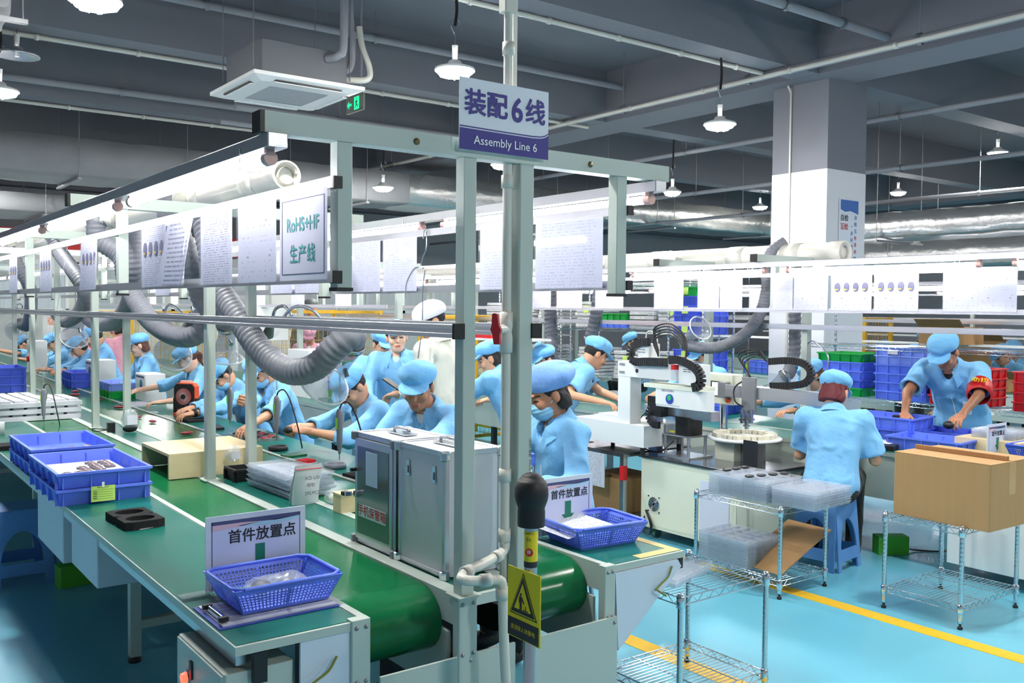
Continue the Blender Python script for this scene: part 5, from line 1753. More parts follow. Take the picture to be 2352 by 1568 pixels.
for (a, b, m_, l, p, c) in ((2.95, 3.30, 'paper_sparse', 'blank looking sheet beside the RoHS sheet', 0, 0), (3.36, 3.71, 'paper_plain', 'sheet of small print third from the rail end', 0, 0.0),
                            (3.80, 4.14, 'paper_table', 'curled sheet with a ruled table beside the picture sheet', 0, .10), (4.17, 4.55, 'paper_plain', 'sheet with four shoe shaped pictures before the drop post', 4, 0),
                            (5.41, 5.80, 'paper_plain', 'sheet with four pictures left of the second drop post', 4, 0.02), (6.66, 7.05, 'paper_plain', 'narrow looking sheet with pictures farther left', 4, 0), (7.95, 8.3, 'paper_plain', 'sheet at the left edge of the picture', 3, 0)):
    sheet(l + ' on the near rail', 1.224, a, b, 1.80, 2.075, m_, -1, p, c)
paper('paper_lilac', 22, col=(222, 224, 244), ink=(196, 198, 224), dens=.5)
for (a, b, l) in ((2.67, 3.09, 'lilac sheet in a glossy sleeve nearest the end, right rail'), (3.14, 3.50, 'sheet seen between the tall post and front post, right rail'), (4.06, 4.41, 'sheet beside the wire hook, right rail'), (4.44, 4.79, 'sheet behind the left drop post, right rail'), (5.2, 5.55, 'fifth sheet from the end, right rail'), (5.6, 5.95, 'sixth sheet from the end, right rail'), (7.0, 7.4, 'seventh sheet from the end, right rail'), (8.2, 8.6, 'eighth sheet from the end, right rail')):
    sheet(l, 2.430, a, b, 1.80, 2.075, 'paper_lilac', -1, 0)

# ---------------------------------------------------------------- things farther along the near line
for k in range(2):
    crate('%s of two green and pale crates by the woman at the far table' % ('lower green' if not k else 'upper pale blue'), (2.555, 10.25, T + .08 * k), PI / 2, .50, .36, .08, 'green_plastic' if not k else 'blue_pale')
for (x, y, n, l) in ((1.62, 11.6, 3, 'nearest the left edge'), (1.50, 12.6, 3, 'behind the left edge stack'), (2.52, 11.75, 2, 'in front of the tall worker')):
    for k in range(n):
        crate('%s blue crate in the far stack %s' % (('bottom', 'second', 'third')[k], l), (x, y, T + .09 * k), PI / 2, .55, .40, .09, 'blue_deep')
GT = None
def grey_tray(label, loc, rz):
    t = thing('moulded_tray', label, 'tray', loc, rz, 'grey moulded trays on the near belt')
    mb = MB().box((-.32, -.26, 0), (.32, .26, .038), .006)
    for i in range(6):
        for j in range(5):
            mb.box((-.30 + i * .103, -.235 + j * .097, .038), (-.30 + i * .103 + .08, -.235 + j * .097 + .07, .056), .006)
    mb.build('moulding', MATS['grey_tray'], t)
    return t
for k in range(3):
    grey_tray('%s grey moulded tray in the pile under the hanging screwdriver' % ('bottom', 'middle', 'top')[k], (1.46, 8.75, T + .056 * k), .03 * k)
for k in range(2):
    grey_tray('%s grey moulded tray in the pile cut by the left edge' % ('lower', 'upper')[k], (1.33, 9.75, T + .056 * k), .02)
MB().lathe([(.0001, 0), (.05, 0), (.05, .085), (.048, .09), (.0001, .09)], n=20).build('paper_cup', MATS['white_metal'], None, (1.05, 7.75, T), label='white cup at the left edge of the near table', cat='cup')
fbk = thing('foam_pad', 'thin black foam pad on the near table by the crates', 'foam pad', (1.02, 6.95, T))
MB().box((-.11, -.09, 0), (.11, .09, .03), .003).build('pad', MATS['foam_black'], fbk)
# clip fan
fn = thing('desk_fan', 'orange and black portable fan standing on the far table', 'fan', (2.56, 8.15, T), .75)
MB().box((-.06, -.09, 0), (.08, .09, .035), .01).build('base', MATS['orange'], fn)
MB().box((-.063, -.04, .012), (-.059, .04, .028)).build('control_panel', MATS['black_plastic'], fn)
for s in (-1, 1):
    MB().box((-.03, s * .10 - .012, 0), (.03, s * .10 + .012, .16), .006).build('bracket', MATS['black_plastic'], fn)
hd = [(-.085, -.115), (.085, -.115), (.115, -.085), (.115, .085), (.085, .115), (-.085, .115), (-.115, .085), (-.115, -.085)]
MB().prism([(a, b) for a, b in hd], (-.03, 0, .175), (0, .85, 0), (0, 0, 1), (.07, 0, 0)).build('housing', MATS['orange'], fn)
MB().prism([(a, b) for a, b in hd], (-.045, 0, .175), (0, .80, 0), (0, 0, .95), (.016, 0, 0)).build('front_ring', MATS['black_plastic'], fn)
MB().cyl((-.046, 0, .175), (-.050, 0, .175), .072, n=28).build('fan_well', M('fan_red', (150, 40, 40), .5), fn)
gr = MB()
for k in range(28):
    a = 2 * PI * k / 28
    gr.bar((-.053, .022 * math.cos(a), .175 + .022 * math.sin(a)), (-.053, .070 * math.cos(a + .35), .175 + .070 * math.sin(a + .35)), .0025, .003, (1, 0, 0))
gr.build('guard_wires', M('wire_pale', (214, 190, 192), .4), fn)
MB().cyl((-.05, 0, .175), (-.058, 0, .175), .022, n=16).build('hub', MATS['black_plastic'], fn)
MB().box((-.02, -.05, .285), (.03, .05, .31), .006).build('handle', M('fan_pink', (236, 168, 150), .5), fn)
# small tools and parts on the far table
def flat_part(label, loc, rz, s, mat, group, name='shoe_part', cat='part'):
    t = put(name, MB().ball((0, 0, s[2]), s, 10, 6).mesh(name), MATS[mat], None, loc, rz, label, cat, group)
    return t
M('part_red', (146, 28, 36), .4)
for k, (x, y) in enumerate(((2.19, 7.85), (2.17, 8.25), (2.24, 9.1), (2.22, 9.9), (2.16, 10.6), (2.20, 7.0), (2.25, 11.0))):
    flat_part('%s dark red part along the far belt, counted from the fan' % ORD[k], (x, y, T + .0), .4 * k, (.028, .06, .012), 'part_red', 'dark red parts on the far belt')
tp = thing('parts_tray', 'clear tray of red and black parts in front of the masked man', 'tray', (2.56, 6.55, T))
put('tray', tray_mesh(.44, .26, .02, 'tray_plastic', 5, 3), None, tp, (0, 0, 0), PI / 2)
for i in range(5):
    for j in range(3):
        put('red_part' if (i + j) % 2 else 'black_part', MB().ball((0, 0, .012), (.03, .034, .012), 10, 6).mesh('part'), MATS['part_red'] if (i + j) % 2 else MATS['black_plastic'], tp, (-.083 + .083 * j, -.17 + .086 * i, .003))
for (x, y, l) in ((2.47, 5.06, 'beside the black lid'), (2.46, 5.9, 'below the hands of the funnel worker')):
    rg = thing('rubber_ring', 'dark grey ring ' + l, 'ring', (x, y, T))
    MB().lathe([(.055, 0), (.066, 0), (.066, .03), (.055, .03), (.055, 0)], n=28).build('band', MATS['tool_grey'] if y < 5.5 else MATS['dark_metal'], rg)
MB().box((-.10, -.085, 0), (.10, .085, .018), .004).build('black_foam_square', MATS['foam_black'], None, (2.49, 4.72, T), .1, label='black foam lid on the far table by the aluminium cases', cat='lid')
MB().box((-.07, -.05, 0), (.07, .05, .012), .003).build('green_board', M('pcb_green', (24, 110, 60), .4), None, (2.45, 5.62, T), .2, label='green circuit board on the far table by the ring', cat='circuit board')
rb = thing('red_comb', 'red toothed strip lying near the green circuit board', 'strip', (2.40, 5.33, T), .3)
MB().box((-.05, -.05, 0), (.05, .05, .004)).build('backing', MATS['white_metal'], rb)
for k in range(7):
    MB().box((-.045, -.045 + .0135 * k, .004), (.045, -.036 + .0135 * k, .022), .003).build('tooth', MATS['red_plastic'], rb)
MB().box((-.13, -.05, 0), (.13, .05, .016), .003).build('steel_rule', MATS['dark_metal'], None, (2.5, 7.25, T), 1.4, label='dark slotted fixture bar by the worker with a watch', cat='fixture')
MB().box((-.09, -.08, 0), (.09, .08, .02), .003).build('foam_pad', MATS['foam_black'], None, (2.5, 7.75, T), .1, label='black foam pad between the fan and the worker with a watch', cat='foam pad')
lump('crumpled clear bag on the belt behind the wooden shelf', (2.14, 6.35, T), (.07, .06, .05), 'clear_bag', 21)
MB().box((-.12, -.16, 0), (.12, .16, .02), .002).build('paper_pad', MATS['paper_plain'], None, (2.45, 9.3, T), .1, label='white paper pad under the arm of the ponytail worker', cat='paper pad')
# white machines among the far workers
def bench_box(label, loc, s, badge=True, name='ioniser_box', rz=0.0):
    t = thing(name, label, 'machine', loc, rz)
    MB().box((-s[0] / 2, -s[1] / 2, 0), (s[0] / 2, s[1] / 2, s[2]), .008).build('cabinet', MATS['white_metal'], t)
    if badge:
        b = MB().cyl((-s[0] / 2 - .001, -s[1] * .1, s[2] * .62), (-s[0] / 2 - .003, -s[1] * .1, s[2] * .62), min(.045, s[2] * .3), n=20)
        b.build('blue_badge', M('badge_blue', (40, 70, 170), .5), t)
        MB().cyl((-s[0] / 2 - .003, -s[1] * .1, s[2] * .66), (-s[0] / 2 - .004, -s[1] * .1, s[2] * .66), min(.025, s[2] * .15), n=16).build('green_spot', M('badge_green', (40, 170, 110), .5), t)
        MB().box((-s[0] / 2 - .003, -s[1] * .4, s[2] * .86), (-s[0] / 2 - .001, s[1] * .4, s[2] * .93)).build('nameplate', MATS['ink_slate'], t)
    return t
bench_box('white machine with a blue badge behind the woman at the green crate', (2.64, 11.55, T), (.26, .34, .32))
bench_box('white box machine in front of the ponytail worker', (2.70, 9.75, T), (.20, .36, .27))
gp = thing('gauge_panel', 'white machine panel with dial and red knob at the far left', 'machine', (2.35, 14.2, T))
MB().box((0, 0, 0), (.2, .35, .45), .006).build('panel', MATS['white_metal'], gp)
MB().cyl((-.001, .17, .36), (-.012, .17, .36), .055, n=18).build('dial', MATS['sign_white'], gp)
MB().cyl((-.001, .17, .20), (-.03, .17, .20), .04, n=16).build('red_knob', MATS['red_plastic'], gp)
hb_ = thing('hanging_machine', 'white machine head with orange lettering at the left edge', 'machine', (3.0, 16.4, 1.15))
MB().box((0, -.7, 0), (.5, .7, .42), .03).build('head', MATS['white_metal'], hb_)
MB().box((.1, -.1, -1.15), (.4, .3, 0), .01).build('column', MATS['white_metal'], hb_)
text('HICAB', .17, M('ink_orange', (236, 130, 70), .5), hb_, (-.001, 0, .28), (0, -1, 0), (0, 0, 1), bold=.004)

# ---------------------------------------------------------------- wire shelf carts
def wire_shelf(x, y, z, mb, pitch=.026, along='x'):
    for dz in (0, -.032):
        for a, b in (((0, 0), (x, 0)), ((x, 0), (x, y)), ((x, y), (0, y)), ((0, y), (0, 0))):
            mb.cyl((a[0], a[1], z + dz), (b[0], b[1], z + dz), .0032, n=5, cap=False)
    for (a, b) in (((0, 0), (x, 0)), ((x, 0), (x, y)), ((x, y), (0, y)), ((0, y), (0, 0))):
        a, b = np.array(a, float), np.array(b, float)
        L = np.linalg.norm(b - a)
        n = max(4, int(L / .034) // 2 * 2)
        pts = [(*(a + (b - a) * i / n), z - (.032 if i % 2 else .0)) for i in range(n + 1)]
        mb.tube(pts, .002, 4, False)
    if along == 'x':
        for i in range(1, int(y / pitch)):
            mb.cyl((0, i * pitch, z + .003), (x, i * pitch, z + .003), .0018, n=4, cap=False)
        for u in (.33, .67):
            mb.cyl((x * u, 0, z), (x * u, y, z), .003, n=5, cap=False)
    else:
        for i in range(1, int(x / pitch)):
            mb.cyl((i * pitch, 0, z + .003), (i * pitch, y, z + .003), .0018, n=4, cap=False)
        for u in (.33, .67):
            mb.cyl((0, y * u, z), (x, y * u, z), .003, n=5, cap=False)
    return mb
def wire_rack(label, lo, hi, levels, h, name='wire_cart', cat='cart', along='x', group=None, pitch=.026, r=.0125):
    t = thing(name, label, cat, (lo[0], lo[1], 0), group=group)
    x, y = hi[0] - lo[0], hi[1] - lo[1]
    for (a, b) in ((0, 0), (x, 0), (x, y), (0, y)):
        prof = [(.0001, .03), (r, .03)]
        z = .05
        while z < h - .03:
            prof += [(r, z), (r * .985, z + .001), (r * .985, z + .003), (r, z + .005)]
            z += .025 if h < 1 else .05
        prof += [(r, h - .004), (r * .8, h), (.0001, h)]
        p = MB().lathe(prof, (a, b, 0), n=12)
        po = p.build('post', MATS['chrome'], t)
        MB().lathe([(.0001, 0), (.014, .0), (.014, .012), (.007, .016), (.007, .032)], (a, b, 0), n=12).build('foot', MATS['dark_rubber'], po)
        for L in levels:
            MB().lathe([(r, L + .012), (r * 1.35, L + .008), (r * 1.5, L - .04), (r, L - .044)], (a, b, 0), n=12).build('collar', MATS['chrome'], po)
    for L in levels:
        wire_shelf(x, y, L, MB(), pitch, along).build('wire_shelf', MATS['chrome'], t)
    return t
wire_rack('chrome wire cart beside the line end holding a thin clear tray', (2.82, 2.60), (3.37, 3.06), (.535, .105), .555, along='x')
wire_rack('chrome wire cart with stacked clear trays before the machine cabinet', (4.56, 3.42), (5.01, 4.08), (.535, .105), .555, along='x')
wire_rack('chrome wire cart carrying the big cardboard box', (4.93, 2.52), (5.56, 2.97), (.545, .125), .565, along='x')
tray_stack('clear tray in the taller stack on the cart', 'dark filled trays on the cart', (4.78, 3.79, .54), PI / 2, 8, .46, .36, .018, .0165, nx=5, ny=4, jit=.002)
for i in range(7):
    put('black_part', MB().ball((0, 0, .008), (.04, .03, .01), 10, 6).mesh('part'), MATS['black_plastic'], None, (4.64 + (.09 * i if i < 4 else .06 + .09 * (i - 4)), 3.72 - .02 * i if i < 4 else 3.95, .675), .4, '%s black part in the top tray of the taller stack' % ORD[i], 'part', 'black parts in the top tray')
tray_stack('clear empty tray in the shorter stack on the cart corner', 'clear trays on the cart', (4.84, 3.41, .54), .06, 7, .40, .30, .018, .0155, nx=5, ny=4, jit=.003)
tray_stack('clear tray in the tall stack on the lower cart shelf', 'trays on the lower cart shelf', (4.72, 3.86, .112), PI / 2, 12, .40, .32, .018, .0145, nx=5, ny=4, jit=.002)
tray_stack('thin clear tray on the wire cart by the line end', 'trays on the near cart', (3.02, 2.86, .54), .3, 2, .36, .26, .02, .018, nx=5, ny=3, jit=.004)
MB().bar((0, 0, 0), (.46, -.03, .22), .34, .005).build('carton_sheet', MATS['carton'], None, (4.62, 3.62, .125), label='bent cardboard sheet leaning out of the lower cart shelf', cat='cardboard')
bx_ = thing('carton', 'large brown cardboard box with open flap on the wire cart', 'box', (4.945, 2.385, .552), -.03)
MB().box((0, 0, 0), (.45, .56, .355), .006).build('body', MATS['carton'], bx_)
MB().box((.0, -.0, .355), (.22, .56, .360), .0).build('flap', MATS['carton'], bx_)
MB().box((.225, .0, .356), (.45, .555, .362), .0).build('flap', MATS['carton'], bx_)
fl_ = MB().box((.20, .02, .362), (.225, .555, .385))
fl_.build('raised_flap_edge', MATS['carton_dark'], bx_)
MB().box((.19, -.001, .18), (.26, .001, .357)).build('tape', M('tape_brown', (190, 150, 100), .25), bx_)

# ---------------------------------------------------------------- stools
def stool(label, loc, rz, h=.47, w=.36):
    t = thing('plastic_stool', label, 'stool', loc, rz)
    tp = w * .78
    MB().box((-tp / 2, -tp / 2, h - .02), (tp / 2, tp / 2, h), .012).build('seat', MATS['stool_blue'], t)
    for k in range(4):
        m = Matrix.Rotation(k * PI / 2, 4, 'Z')
        top, bot = tp / 2, w / 2
        N_ = 14
        th = .012
        arch = [(bot * .56 * math.cos(PI * i / N_), .02 + h * .30 + (h * .42) * math.sin(PI * i / N_) if True else 0) for i in range(N_ + 1)]
        hole = [(bot * .56, h * .27)] + arch + [(-bot * .56, h * .27)]
        out_l = []
        def P(x, z, o=0):
            f_ = 1 - z / h
            yy = -(top + (bot - top) * f_) + o
            return tuple(m @ Vector((x * (1 + .10 * f_), yy, z)))
        mb = MB()
        def slab(poly):
            n = len(poly)
            v = [P(x, z) for x, z in poly] + [P(x, z, th) for x, z in poly]
            mb.add(v, [tuple(range(n)), tuple(range(2 * n - 1, n - 1, -1))] + [(i, n + i, n + (i + 1) % n, (i + 1) % n) for i in range(n)])
        e = top
        xs = [bot * .56 * math.cos(PI * i / N_) for i in range(N_ + 1)]
        zs = [h * .30 + h * .42 * math.sin(PI * i / N_) for i in range(N_ + 1)]
        for i in range(N_):
            slab([(xs[i], zs[i]), (xs[i], h - .01), (xs[i + 1], h - .01), (xs[i + 1], zs[i + 1])])
        for s in (-1, 1):
            slab([(s * xs[0], 0), (s * e, 0), (s * e, h - .01), (s * xs[0], h - .01)] if s > 0 else [(-e, 0), (-xs[0], 0), (-xs[0], h - .01), (-e, h - .01)])
        slab([(-xs[0], h * .14), (xs[0], h * .14), (xs[0], h * .30), (-xs[0], h * .30)])
        mb.build('side', MATS['stool_blue'], t)
    return t
stool('blue plastic stool under the red haired worker', (5.45, 3.72, 0), .12)
stool('blue plastic stool in the shade under the near table', (.98, 6.45, 0), .0, .46, .40)
def power_box(label, loc, rz=0):
    t = thing('power_supply_box', label, 'power box', loc, rz)
    MB().box((-.11, -.055, 0), (.11, .055, .13), .004).build('case', M('green_box', (80, 176, 40), .5), t)
    MB().tube(spline([(.11, 0, .04), (.2, .05, .01), (.4, .02, .01), (.6, .2, .02)], 5), .006, 6).build('cable', MATS['black_plastic'], t)
    for x in (-.095, .095):
        for z in (.015, .115):
            MB().cyl((x, -.055, z), (x, -.058, z), .005, n=8).build('screw', MATS['steel'], t)
    return t
power_box('green power supply box on the floor below the near table', (1.25, 6.12, 0), .1)
power_box('green power supply box on the floor behind the cardboard box', (6.08, 3.62, 0), -.6)

# ---------------------------------------------------------------- machine cabinet with turntable and gantry
mc = thing('machine_cabinet', 'cream steel machine cabinet with a vent fan and steel worktop', 'cabinet', (4.96, 3.98, 0))
MB().box((0, 0, .085), (.80, 1.02, .605), .012).build('body', MATS['cream_metal'], mc)
MB().box((-.004, .10, .11), (0, .98, .56), .0).build('side_panel', MATS['cream_metal'], mc)
MB().box((-.015, -.015, .605), (.815, 1.035, .625), .004).build('worktop', M('worktop_steel', (150, 152, 158), .18, .9), mc)
vf = MB().cyl((-.005, .87, .27), (-.009, .87, .27), .052, n=24).build('vent_well', MATS['black_plastic'], mc)
for k in range(4):
    MB().lathe([(.012 + .012 * k, 0), (.015 + .012 * k, .003), (.018 + .012 * k, 0)], (-.009, .87, .27), (-1, 0, 0), 24).build('guard_ring', MATS['steel'], vf)
for (a, b) in ((.055, .055), (-.055, .055), (.055, -.055), (-.055, -.055)):
    MB().cyl((-.005, .87 + a, .27 + b), (-.009, .87 + a, .27 + b), .006, n=8).build('screw', MATS['black_plastic'], vf)
MB().box((-.007, .16, .14), (-.004, .42, .52)).build('posted_sheet', M('sheet_grey', (206, 212, 230), .6), mc)
cb_ = MB()
for k in range(3):
    cb_.tube(spline([(-.02 - .006 * k, .93, .22), (-.03, .86 + .01 * k, .12), (-.02, .90, .04), (-.02, .98 - .01 * k, .08), (-.02, .95, .17)], 6), .005, 6)
cb_.build('coiled_cable', MATS['black_plastic'], mc)
for (x, y) in ((.08, .92), (.08, .1), (.72, .92), (.72, .1)):
    w_ = MB().cyl((x, y - .015, .035), (x, y + .015, .035), .035, n=16)
    w_.box((x - .012, y - .02, .035), (x + .012, y + .02, .085))
    w_.build('caster', M('caster_green', (70, 110, 100), .5), mc)
ct = .625
rt = thing('turntable', 'round white indexing table with cream fixtures on the cabinet', 'turntable', (5.40, 4.38, ct))
MB().lathe([(.0001, .150), (.255, .150), (.265, .156), (.265, .166), (.255, .172), (.0001, .172)], n=44).build('disc', MATS['white_metal'], rt)
MB().box((-.14, -.02, 0), (.0, .16, .15), .004).build('drive_block', MATS['cream_metal'], rt)
MB().cyl((.03, -.04, 0), (.03, -.04, .15), .10, n=20).build('motor', MATS['galv'], rt)
for k in range(8):
    a = 2 * PI * k / 8 + .2
    q = MB()
    for s in (-1, 0, 1):
        q.cbox((.19 * math.cos(a) - math.sin(a) * .045 * s, .19 * math.sin(a) + math.cos(a) * .045 * s, .186), (.07, .036, .028), .003, a)
    q.build('fixture', M('fixture_cream', (232, 226, 206), .5), rt)
sc_ = thing('grey_shield', 'upright grey metal shield plate in front of the turntable', 'shield', (5.09, 4.02, ct))
MB().box((0, 0, 0), (.006, .12, .20), .001).build('plate', MATS['dark_metal'], sc_)
MB().box((0, .0, 0), (.06, .12, .004)).build('foot', MATS['dark_metal'], sc_)
hm = thing('touch_panel', 'cream touch screen panel on a chrome stem', 'screen', (5.58, 4.76, ct))
MB().cyl((.03, 0, 0), (.03, 0, .38), .032, n=18).build('stem', MATS['chrome'], hm)
MB().box((-.05, -.16, .37), (.07, .16, .60), .012).build('housing', MATS['cream_metal'], hm)
MB().box((-.053, -.115, .425), (-.049, .06, .545), .0).build('bezel', MATS['dark_metal'], hm)
MB().box((-.055, -.10, .435), (-.052, .045, .535)).build('display', M('screen_glow', (214, 240, 226), .3, emit=1.1), hm)
MB().cyl((-.05, -.12, .405), (-.07, -.12, .405), .018, n=12).build('emergency_button', MATS['orange'], hm)
ga = thing('gantry_arm', 'aluminium gantry arm with gripper and black cable chain', 'robot arm', (5.52, 3.65, ct))
MB().box((-.05, .0, .44), (.05, 1.0, .53), .006).build('beam', MATS['alu'], ga)
MB().box((-.055, .98, .425), (.055, 1.05, .545), .004).build('end_block', MATS['galv'], ga)
MB().box((-.03, .05, 0), (.03, .13, .44), .004).build('column', MATS['dark_metal'], ga)
MB().box((-.08, .68, .34), (-.05, .80, .60), .004).build('carriage', MATS['galv'], ga)
gk = MB()
for (y, z, h_) in ((.70, .27, .1), (.74, .22, .14), (.78, .26, .1)):
    gk.box((-.10, y - .012, z), (-.075, y + .012, z + h_), .003)
    gk.box((-.105, y - .02, z + .02), (-.07, y + .02, z + .035), .002)
gk.build('gripper', MATS['steel'], ga)
def chain(pts, w, h, name, parent, seg=.02):
    p, L = resample(spline([np.array(q, float) for q in pts], 10), seg)
    c = MB()
    for i in range(len(p) - 1):
        c.bar(p[i], p[i] + (p[i + 1] - p[i]) * .86, w, h, (1, 0, 0))
    c.build(name, MATS['black_plastic'], parent)
chain([(0, .60, .545), (0, .42, .56), (0, .30, .59), (0, .26, .66), (0, .32, .72), (0, .45, .735), (0, .62, .72)], .05, .028, 'cable_chain', ga)
gt = MB()
for k in range(4):
    gt.tube(spline([(-.05, .74, .60), (-.05, .80 + .02 * k, .70 + .02 * k), (-.03, .70, .76 + .015 * k), (-.02, .62, .72)], 6), .005, 6)
gt.tube(spline([(-.06, .74, .60), (-.08, .86, .52), (-.10, .84, .42), (-.08, .78, .38)], 6), .006, 6)
gt.build('air_tubes', MATS['black_plastic'], ga)
ra = thing('pick_robot', 'small linear robot with a black motor box on a steel column', 'robot', (5.14, 4.86, ct))
MB().box((-.03, .13, 0), (.05, .21, .29), .004).build('column', M('column_blue', (156, 166, 196), .3, .6), ra)
MB().box((-.035, -.42, .29), (.055, .26, .36), .006).build('slide_beam', MATS['alu'], ra)
MB().box((-.04, .10, .295), (-.03, .26, .355)).build('end_plate', MATS['steel'], ra)
pl_ = MB().box((-.08, -.25, .155), (.14, .02, .165))
for (x, y) in ((-.06, -.23), (.12, -.23), (-.06, .0), (.12, .0)):
    pl_.cyl((x, y, .01), (x, y, .155), .011, n=8)
pl_.box((-.1, -.27, 0), (.16, .04, .012))
pl_.build('stand', MATS['alu'], ra)
MB().box((-.06, -.22, .165), (.10, .0, .30), .004).build('motor_box', MATS['black_plastic'], ra)
MB().box((-.062, -.10, .168), (-.058, .0, .297)).build('motor_face', MATS['steel'], ra)
MB().box((-.064, -.09, .178), (-.061, -.04, .192)).build('yellow_label', MATS['sign_yellow'], ra)
MB().tube(spline([(-.04, .2, .33), (-.12, .25, .2), (-.12, .2, .05), (-.12, 0, .03), (-.08, -.1, .12)], 6), .005, 6).build('cable', MATS['black_plastic'], ra)
MB().box((0, 0, 0), (.05, .14, .055), .004).build('small_instrument', MATS['cream_metal'], None, (5.62, 3.98, ct), label='small cream instrument at the back of the cabinet top', cat='instrument')
MB().box((0, 0, 0), (.045, .045, .06), .004).build('carton_cube', MATS['grey_tray'], None, (5.70, 3.90, ct), label='small white cube beside the cream instrument', cat='box')

# ---------------------------------------------------------------- dispensing machine on the steel stand
st = thing('steel_stand', 'stainless machine stand with cartons stored underneath', 'stand', (4.86, 5.08, 0))
MB().box((-.02, -.02, .60), (.72, .92, .63), .003).build('top', M('worktop_steel', (150, 152, 158), .18, .9), st)
MB().box((-.02, .55, .6305), (.2, .92, .632)).build('yellow_tape', MATS['tape_tan'], st)
for (x, y) in ((0, 0), (.66, 0), (.66, .86), (0, .86)):
    MB().box((x, y, .0), (x + .04, y + .04, .60)).build('leg', MATS['steel'], st)
MB().box((-.001, -.001, .42), (.041, .041, .53)).build('red_sticker', MATS['red_plastic'], st)
MB().box((0, 0, .12), (.7, .9, .14)).build('lower_shelf', MATS['steel'], st)
MB().box((-.03, .18, .34), (-.024, .50, .60)).build('posted_sheet', MATS['paper_plain'], None, (4.86, 5.08, 0), label='white printed sheet taped on the stand edge', cat='sheet')
MB().box((0, 0, 0), (.42, .46, .26), .004).build('carton', MATS['carton'], None, (4.94, 5.15, .141), label='brown carton on the shelf under the dispensing machine', cat='box')
MB().box((0, 0, 0), (.30, .28, .20), .004).build('carton', MATS['carton_dark'], None, (4.98, 5.64, .141), label='smaller brown carton behind the first on the stand shelf', cat='box')
dm = thing('dispensing_machine', 'white three-axis dispensing machine with black cable chains', 'machine', (4.87, 4.86, .632))
MB().prism([(.02, .06), (.86, .06), (.86, .16), (.80, .22), (.02, .22)], (0, 0, 0), (0, 1, 0), (0, 0, 1), (.46, 0, 0)).build('base', MATS['white_metal'], dm)
for (x, y) in ((.03, .06), (.42, .06), (.42, .80), (.03, .80)):
    MB().cyl((x, y, 0), (x, y, .06), .018, n=10).build('foot', MATS['dark_rubber'], dm)
MB().box((.022, .19, .20), (.14, .328, .575), .004).build('column', MATS['white_metal'], dm)
MB().box((.02, -.28, .575), (.14, .33, .69), .004).build('cross_arm', MATS['white_metal'], dm)
MB().cyl((.018, .12, .625), (.022, .12, .625), .016, n=14).build('port', MATS['black_plastic'], dm)
sl = MB()
for z in (.60, .61, .66, .67):
    sl.box((.016, .25, z), (.020, .31, z + .003))
sl.build('vent_slot', MATS['dark_metal'], dm)
MB().box((.0, -.02, .72), (.12, .10, .83), .006).build('drive_head', MATS['white_metal'], dm)
MB().box((-.02, -.50, .56), (.13, -.33, .70), .006).build('slide_head', MATS['white_metal'], dm)
sb_ = MB()
for (y, z) in ((.02, .765), (.02, .785), (.06, .765), (.06, .785)):
    sb_.box((-.003, y, z), (.0, y + .03, z + .004))
for (y, z) in ((-.45, .65), (-.45, .665), (-.41, .65), (-.41, .665)):
    sb_.box((-.023, y, z), (-.02, y + .03, z + .004))
sb_.build('vent_slot', MATS['dark_metal'], dm)
chain([(.0, -.02, .845), (.0, .07, .835), (.0, .155, .79), (.0, .165, .73), (.0, .11, .695), (.0, .0, .70), (.0, -.20, .705)], .06, .035, 'cable_chain', dm, .022)
chain([(-.03, -.26, .725), (-.03, -.36, .73), (-.03, -.49, .69), (-.03, -.55, .63), (-.03, -.545, .57), (-.03, -.48, .545)], .06, .035, 'cable_chain', dm, .022)
dt = MB()
for k in range(5):
    dt.tube(spline([(.02, -.10, .74 + .01 * k), (.02, -.05, .86 + .02 * k), (.02, -.22, .90 + .02 * k), (.02, -.36, .80 + .02 * k), (.0, -.38, .72)], 6), .006, 6)
dt.build('tubes', MATS['black_plastic'], dm)
MB().tube(spline([(.03, .05, .84), (.03, .02, .92), (.03, -.06, .90), (.03, -.08, .80)], 5), .006, 6).build('white_tube', MATS['pvc_white'], dm)
MB().box((-.01, -.52, .515), (.16, .02, .545), .004).build('cream_bar', MATS['cream_metal'], dm)
sh_ = MB().box((-.005, -.34, .40), (.01, -.10, .515))
sh_.box((.0, -.52, .385), (.14, -.10, .40))
sh_.box((.10, -.52, .40), (.115, -.10, .515))
sh_.box((-.005, -.58, .385), (.08, -.34, .52))
sh_.build('bracket', MATS['white_metal'], dm)
MB().cyl((-.006, -.24, .445), (-.010, -.24, .445), .036, n=22).build('blue_badge', M('badge_blue', (40, 70, 170), .5), dm)
MB().cyl((-.010, -.24, .455), (-.012, -.24, .455), .02, n=16).build('green_spot', M('badge_green', (40, 170, 110), .5), dm)
text('设备日点检确认', .018, MATS['ink_slate'], dm, (-.0055, -.22, .502), (0, -1, 0), (0, 0, 1), lift=.001)
MB().box((.16, .0, .28), (.32, .15, .43), .006).build('motor_block', MATS['black_plastic'], dm)
chain([(.06, -.14, .37), (.06, -.06, .385), (.06, .01, .35), (.06, .03, .29), (.06, -.02, .24), (.06, -.08, .235)], .05, .03, 'cable_chain', dm, .022)
MB().cyl((-.02, -.30, .585), (-.02, -.30, .67), .028, n=14).build('filter_bowl', MATS['clear_plastic'], dm)
MB().cyl((-.02, -.30, .66), (-.02, -.30, .695), .03, n=14).build('filter_cap', MATS['red_plastic'], dm)
MB().box((.08, .36, .22), (.28, .66, .245), .003).box((.09, .38, .245), (.27, .62, .26), .003).build('fixture_plate', MATS['grey_tray'], dm)

